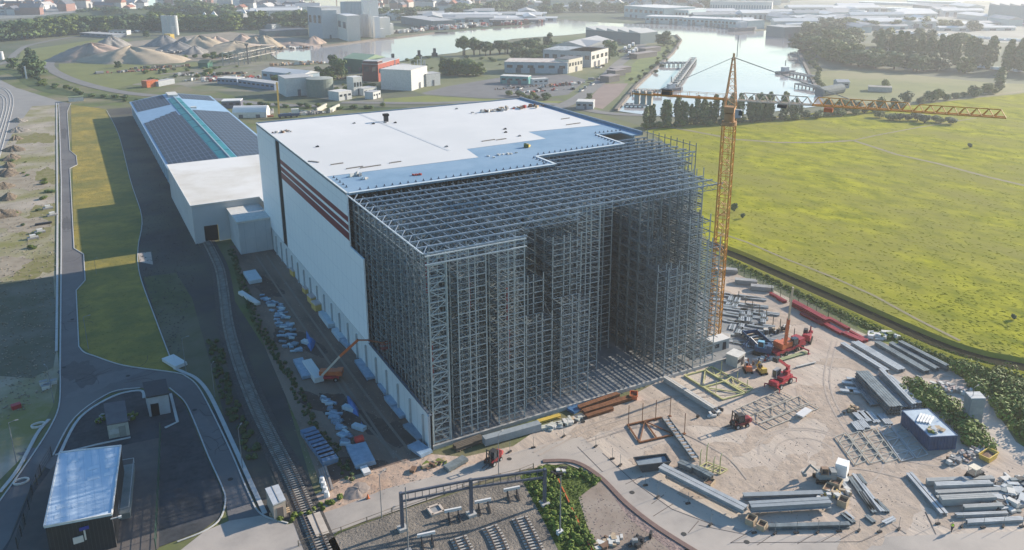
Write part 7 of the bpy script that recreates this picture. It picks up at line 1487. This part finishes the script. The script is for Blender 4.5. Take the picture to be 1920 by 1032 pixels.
# big sheds of the far left town
for k, (x0, y0, x1, y1, d_, h, l_) in enumerate(((0, 27, 60, 25, 30, 6, 'long white shed at the top left edge'), (175, 18, 200, 18, 40, 12, 'bright tall white block in the far left town'), (120, 16, 165, 16, 40, 8, 'pale long block left of the bright one in the town'), (430, 22, 470, 20, 30, 6, 'red striped roof hall in the far town'), (225, 14, 262, 14, 60, 12, 'pale blue grey big hall in the far left town'))):
    fb('town_hall_block', l_, (x0, y0), (x1, y1), d_, h, WB if k != 4 else mat('quay_hall_wall', (.4, .4, .4)), WHITE if k != 3 else mat('pink_red_roof', (.6, .2, .2)), win=6)
# greenhouses and car parks at the far right
gh_ = 0
for k, (x0, y0, x1, y1, d_) in enumerate(((1610, 8, 1730, 12, 25), (1650, 20, 1760, 24, 22), (1560, 34, 1640, 34, 16), (1470, 16, 1590, 18, 16), (1570, 40, 1650, 43, 14), (1700, 6, 1800, 9, 22), (1530, 24, 1620, 27, 14))):
    fb('greenhouse', 'long glinting greenhouse row in the far right flats, number %s from the left' % ('', '')[0] if False else 'long bright flat roofed row building in the hazy far right flats', (x0, y0), (x1, y1), d_, 4, WB, mat('glint_roof', (.75, .77, .78), rough=.25), group='bright row buildings in the far right flats', th=.5)
lot = thing('lot_car', 'car', 'car'); MB().prism([(-2.4, -1), (2.4, -1), (2.4, 1), (-2.4, 1)], .3, 1.0).build('body', mat('bright_car', (.8, .8, .82), rough=.2), lot); MB().box(-.2, 0, 1.0, 2.6, 1.7, .6).build('cabin', mat('bright_glass', (.5, .55, .6), rough=.1), lot)
rc = random.Random(8)
for x0, y0, x1, y1, n in ((1800, 69, 1990, 84, 90), (1660, 60, 1775, 67, 45), (1780, 46, 1880, 53, 40), (1600, 30, 1745, 38, 50), (1740, 64, 1775, 69, 12), (1690, 112, 1715, 112, 5), (1818, 125, 1915, 136, 12), (1870, 44, 1980, 50, 20)):
    for i in range(n):
        f = (i+.5)/n; place(lot, P(x0+(x1-x0)*f, y0+(y1-y0)*f+rc.uniform(-1.2, 1.2)), rc.choice((.3, 1.2)), rc.uniform(1.0, 1.5), 'tiny pale car glinting in the crowded car rows at the far right', 'glinting cars in the far right car rows')
# loose stock and scrub filling the industrial ground, the far quays and the waste land
rs = random.Random(31)
for i, (x, y, sx_, sy_, n_, ms, sm, l_) in enumerate(((350, 142, 16, 5, 40, [GREYM, BROWN, OFFW], 4, 'scrap rows on the industrial ground left of the green tent'), (430, 140, 20, 4, 40, [GREYM, DARK, BROWN], 4, 'dark stock rows right of the green tent'), (470, 148, 24, 4, 50, [BROWN, OFFW, MRED], 4, 'long row of red brown goods above the low sheds'),
        (420, 152, 20, 2, 30, [MRED, OFFW, DARK], 4, 'colourful small vehicles row before the low blue sheds'), (600, 142, 16, 4, 40, [WOOD, OFFW, BROWN], 3, 'brown goods right of the white shed'), (300, 128, 20, 4, 36, [RUB, BROWN], 5, 'brown stones on the olive field edge'), (330, 100, 26, 10, 70, [RUB, GREYM], 6, 'broken grey blocks strewn before the rubble heap'),
        (560, 92, 26, 4, 40, [BROWN, GREYM, OFFW], 6, 'quay stock beside the low pink heap'), (1010, 172, 20, 4, 36, [DARK, MRED, OFFW], 3, 'small goods on the right part of the grey lot'), (1130, 150, 10, 8, 24, [GREYM, OFFW, DARK], 4, 'goods beside the quay stores'), (1185, 98, 14, 8, 30, [OFFW, DARK], 5, 'pale goods by the parked lorries'),
        (1500, 68, 40, 6, 40, [OFFW, GREYM], 9, 'hazy goods by the dark dock hall'), (720, 64, 16, 4, 30, [OFFW, DARK], 5, 'goods at the foot of the grain silos'), (235, 62, 30, 5, 30, [OFFW, DARK], 6, 'goods by the far left sheds'), (1370, 50, 60, 4, 40, [OFFW, GREYM], 8, 'hazy goods along the basin head quay'))):
    p = P(x, y); clutter('goods_heap', l_, 'goods', p.x, p.y, 0, n_, (sx_, sy_), ms, sm, h=sm*.45, ax=-.5)
treeline('shrub', [(260, 132), (300, 138), (340, 132), (420, 126), (380, 146), (300, 150), (250, 150)], 30, 3.2, 'scrub bush on the industrial ground', 'scrub on the industrial ground', 1.9, 12, .5)
treeline('shrub', [(560, 168), (640, 170), (700, 165), (640, 160), (720, 150), (830, 150)], 22, 3.6, 'small bush between the pale buildings', 'bushes between the pale buildings', 1.6, 7, .5)
treeline('shrub', [(760, 118), (820, 112), (900, 112), (960, 118), (860, 125), (780, 130)], 24, 3.4, 'low bush on the peninsula grass', 'bushes on the peninsula grass', 1.9, 12, .4)
treeline('shrub', [(1190, 158), (1225, 126), (1256, 98), (1268, 78)], 30, 3.2, 'shrub on the grassy quay strip beside the lock', 'shrubs on the quay strip', 1.7, 5, .4)
treeline('bushy', [(900, 18), (960, 14), (1040, 10), (1120, 10), (1240, 14), (1330, 20)], 26, 15, 'tree among the hazy town roofs', 'trees among the hazy town', 1.8, 40, .3)
treeline('bushy', [(0, 20), (80, 16), (160, 12), (260, 12)], 22, 13, 'tree among the far left town roofs', 'trees among the far left town', 1.8, 30, .3)
treeline('bushy', [(1500, 60), (1600, 54), (1720, 52), (1840, 58)], 20, 13, 'hazy tree in the far right flats', 'trees in the far right flats', 2.0, 14, .3)
treeline('shrub', [(20, 300), (60, 330), (80, 380), (40, 420), (60, 480), (20, 470)], 18, 1.2, 'low weed clump on the waste ground', 'weeds on the waste ground', 2.2, 5, .5)
# long low port sheds filling the hazy far shore
sheds_ = []
for i, (wm, rm_) in enumerate(((WB, WHITE), (mat('quay_hall_wall', (.4, .4, .4)), LG), (mat('slate_wall', (.1, .1, .1)), LG))):
    t = thing('port_shed', 'shed', 'shed'); MB().box(0, 0, 0, 60, 22, 7).build('wall', wm, t); q = MB(); q.add([(-31, -12, 7), (31, -12, 7), (31, 12, 7), (-31, 12, 7), (-31, 0, 10), (31, 0, 10)], ((0, 1, 5, 4), (2, 3, 4, 5), (1, 2, 5), (3, 0, 4), (0, 3, 2, 1))); q.build('roof', rm_, t)
    for k in range(5): MB().box(-24+12*k, -11.1, 0, 5, .3, 4.5).build('door', DG, t)
    sheds_.append(t)
SLB = ('white port shed with a pale ridge roof on the hazy far shore', 'pale blue port shed with a grey ridge roof on the far shore', 'dark walled port shed with a grey ridge roof on the far shore')
for (x0, x1, y0, y1, n_) in ((790, 1000, 30, 44, 22), (1290, 1500, 30, 46, 16), (1500, 1700, 14, 58, 26), (1700, 1920, 20, 58, 16), (300, 560, 18, 30, 14), (640, 800, 22, 40, 8), (1000, 1200, 4, 20, 12)):
    for k in range(n_):
        i = rh_.choice((0, 0, 1, 2)); place(sheds_[i], P(rh_.uniform(x0, x1), rh_.uniform(y0, y1)), rh_.choice((-.45, -.45, 1.12))+rh_.uniform(-.1, .1), (rh_.uniform(.5, 1.5), rh_.uniform(.5, 1.3), rh_.uniform(.5, 1.2)), SLB[i], SLB[i].replace('port shed', 'port sheds'))
# grass tufts standing over the meadow and the verges
def inside(x, y, poly):
    c_ = False; n_ = len(poly); j = n_-1
    for i in range(n_):
        if (poly[i][1] > y) != (poly[j][1] > y) and x < (poly[j][0]-poly[i][0])*(y-poly[i][1])/(poly[j][1]-poly[i][1])+poly[i][0]: c_ = not c_
        j = i
    return c_
def scatter(name, poly, n_, mk, m_, power=1.0):
    q = MB(); xs = [p_[0] for p_ in poly]; ys = [p_[1] for p_ in poly]; c_ = 0
    while c_ < n_:
        x, y = rs.uniform(min(xs), max(xs)), min(ys)+(max(ys)-min(ys))*rs.random()**power
        if inside(x, y, poly): mk(q, P(x, y)); c_ += 1
    o = q.build(name, m_, loc=(0, 0, 0)); o['kind'] = 'stuff'; return o
def tuft(hmin, hmax, w_):
    def f(q, p):
        for _ in range(3):
            a = rs.random()*3.14; h = rs.uniform(hmin, hmax); s = w_*rs.uniform(.5, 1.3); dx, dy = math.cos(a)*s, math.sin(a)*s; lx, ly = rs.uniform(-.4, .4)*h, rs.uniform(-.4, .4)*h
            q.add([(p.x-dx, p.y-dy, .05), (p.x+dx, p.y+dy, .05), (p.x+dx*.6+lx, p.y+dy*.6+ly, h), (p.x-dx*.5+lx, p.y-dy*.5+ly, h*.8)], ((0, 1, 2, 3),))
    return f
TUFT = mat('tuft_green', (.38, .37, .02), (.24, .27, .015), .08, rough=1, spec=.02)
scatter('meadow_tufts', [(1240, 262), (1420, 235), (1700, 205), (1930, 190), (1930, 690), (1850, 668), (1640, 592), (1400, 486), (1345, 460)], 5000, tuft(.05, .15, .5), TUFT, .8)
scatter('verge_tufts', [(1352, 492), (1500, 560), (1650, 632), (1790, 690), (1920, 745), (1920, 700), (1750, 650), (1600, 590), (1400, 497)], 2600, tuft(.1, .35, .3), LEAFH, 1)
scatter('bank_tufts', [(975, 895), (1023, 872), (1070, 876), (1125, 900), (1090, 930), (1105, 990), (1130, 1040), (1060, 1040), (1010, 960)], 1500, tuft(.1, .3, .2), LEAFH, 1)
scatter('roadside_tufts', [(133, 197), (200, 205), (245, 340), (266, 408), (262, 515), (325, 690), (233, 687), (150, 650), (143, 546), (157, 480), (139, 466)], 1800, tuft(.04, .12, .25), mat('dry_tufts', (.22, .19, .04), (.10, .11, .02), .3, rough=1, spec=.02), 1)
def stone(a_, b_):
    def f(q, p): q.box(p.x, p.y, .1, rs.uniform(a_, b_), rs.uniform(a_, b_), rs.uniform(a_, b_)*.5, rs.random()*3)
    return f
ST = mat('loose_stone', (.40, .34, .29), (.20, .17, .145), 1.0, rough=1, spec=.05)
scatter('yard_stones', [(1000, 835), (1240, 720), (1345, 690), (1380, 560), (1600, 650), (1700, 820), (1900, 870), (1900, 990), (1450, 998), (1260, 950), (1130, 850)], 1400, stone(.04, .16), ST, 1)
scatter('soil_stones', [(445, 470), (512, 470), (700, 720), (800, 850), (860, 880), (640, 955), (590, 900), (540, 780)], 900, stone(.05, .2), ST, 1)
scatter('waste_stones', [(20, 240), (100, 210), (104, 500), (108, 660), (90, 740), (0, 800), (0, 350)], 900, stone(.1, .4), mat('waste_stone', (.36, .31, .25), (.14, .13, .09), .6, rough=1, spec=.05), 1)
scatter('bank_stones', [(1130, 900), (1165, 945), (1230, 1000), (1290, 1050), (1130, 1060), (1090, 940)], 900, stone(.05, .22), mat('bank_stone', (.36, .28, .25), (.18, .14, .12), .8, rough=1, spec=.05), 1)
scatter('belt_stones', [(200, 215), (260, 210), (330, 320), (372, 458), (360, 560), (330, 690), (262, 515), (266, 408)], 1000, stone(.1, .3), mat('belt_stone', (.16, .15, .14), (.05, .05, .05), .6, rough=1, spec=.05), 1)
# ruined building in the far meadow
fb('roofless_barn', 'roofless pale ruined walls in the far meadow', (1628, 172), (1672, 174), 8, 3, mat('ruin_wall', (.45, .42, .38)), mat('ruin_floor', (.3, .28, .25)), th=.1)
p = P(1565, 178); tag(MB().tube((p.x-14, p.y, 2.5), (p.x+10, p.y+4, 2.5), 3.2, 3.2, 14).build('fuel_tank', mat('tank_dark', (.14, .17, .18))), 'dark lying cylindrical tank right of the lock above the jib', 'tank')
fb('meadow_farm', 'grey house at the bank right of the lock', (1570, 166), (1592, 166), 8, 4, GB, LG, 'gable', win=2)
# ------------------------------------------------------------------ haze
hz = MB(); hz.add([(x, y, z) for z in (-1.5, 96) for x, y in ((-3600, -400), (6200, -400), (6200, 5600), (-3600, 5600))], MB.BF)
ho = hz.build('haze', bpy.data.materials.new('haze'), loc=(0, 0, 0)); ho['kind'] = 'stuff'; hm = ho.data.materials[0]; hm.use_nodes = True
for nd in list(hm.node_tree.nodes):
    if nd.type == 'BSDF_PRINCIPLED': hm.node_tree.nodes.remove(nd)
pv = hm.node_tree.nodes.new('ShaderNodeVolumePrincipled'); pv.inputs['Color'].default_value = (.94, .96, 1, 1); pv.inputs['Density'].default_value = .00024; pv.inputs['Anisotropy'].default_value = .4
out = [n_ for n_ in hm.node_tree.nodes if n_.type == 'OUTPUT_MATERIAL'][0]; hm.node_tree.links.new(pv.outputs[0], out.inputs['Volume'])
for o in [o_ for o_ in COL.objects if o_.type == 'EMPTY' and o_.parent is None]:
    if o.location.length < 1e-6 and o.name.split('.')[0] in ('parked_car', 'town_house', 'poplar_tree', 'broadleaf_tree', 'bushy_tree', 'shrub', 'lot_car') and o.name not in _used:
        for c_ in list(o.children_recursive): bpy.data.objects.remove(c_)
        bpy.data.objects.remove(o)
# members of a row get an ordinal of their own where the row can be counted
ORD = 'first second third fourth fifth sixth seventh eighth ninth tenth eleventh twelfth thirteenth fourteenth fifteenth sixteenth seventeenth eighteenth nineteenth twentieth twenty-first twenty-second twenty-third twenty-fourth twenty-fifth twenty-sixth twenty-seventh twenty-eighth twenty-ninth thirtieth thirty-first thirty-second thirty-third thirty-fourth thirty-fifth thirty-sixth thirty-seventh thirty-eighth thirty-ninth fortieth forty-first forty-second forty-third forty-fourth forty-fifth'.split()
rows_ = {}
for o in COL.objects:
    if o.parent is None and o.get('group') and o.get('label'): rows_.setdefault((o['group'], o['label']), []).append(o)
def px_of(o):
    v = o.location-cam.location; return v.dot(RT)/v.dot(FW)
for (g_, l_), os_ in rows_.items():
    if 1 < len(os_) <= 45:
        os_.sort(key=px_of); n_ = len(l_.split())
        for i, o in enumerate(os_):
            side = 'from the left' if i < (len(os_)+1)//2 else 'from the right'; k_ = i if i < (len(os_)+1)//2 else len(os_)-1-i
            o['label'] = ' '.join((ORD[k_]+' '+side+': '+l_).split()[:16])
fix_parts()
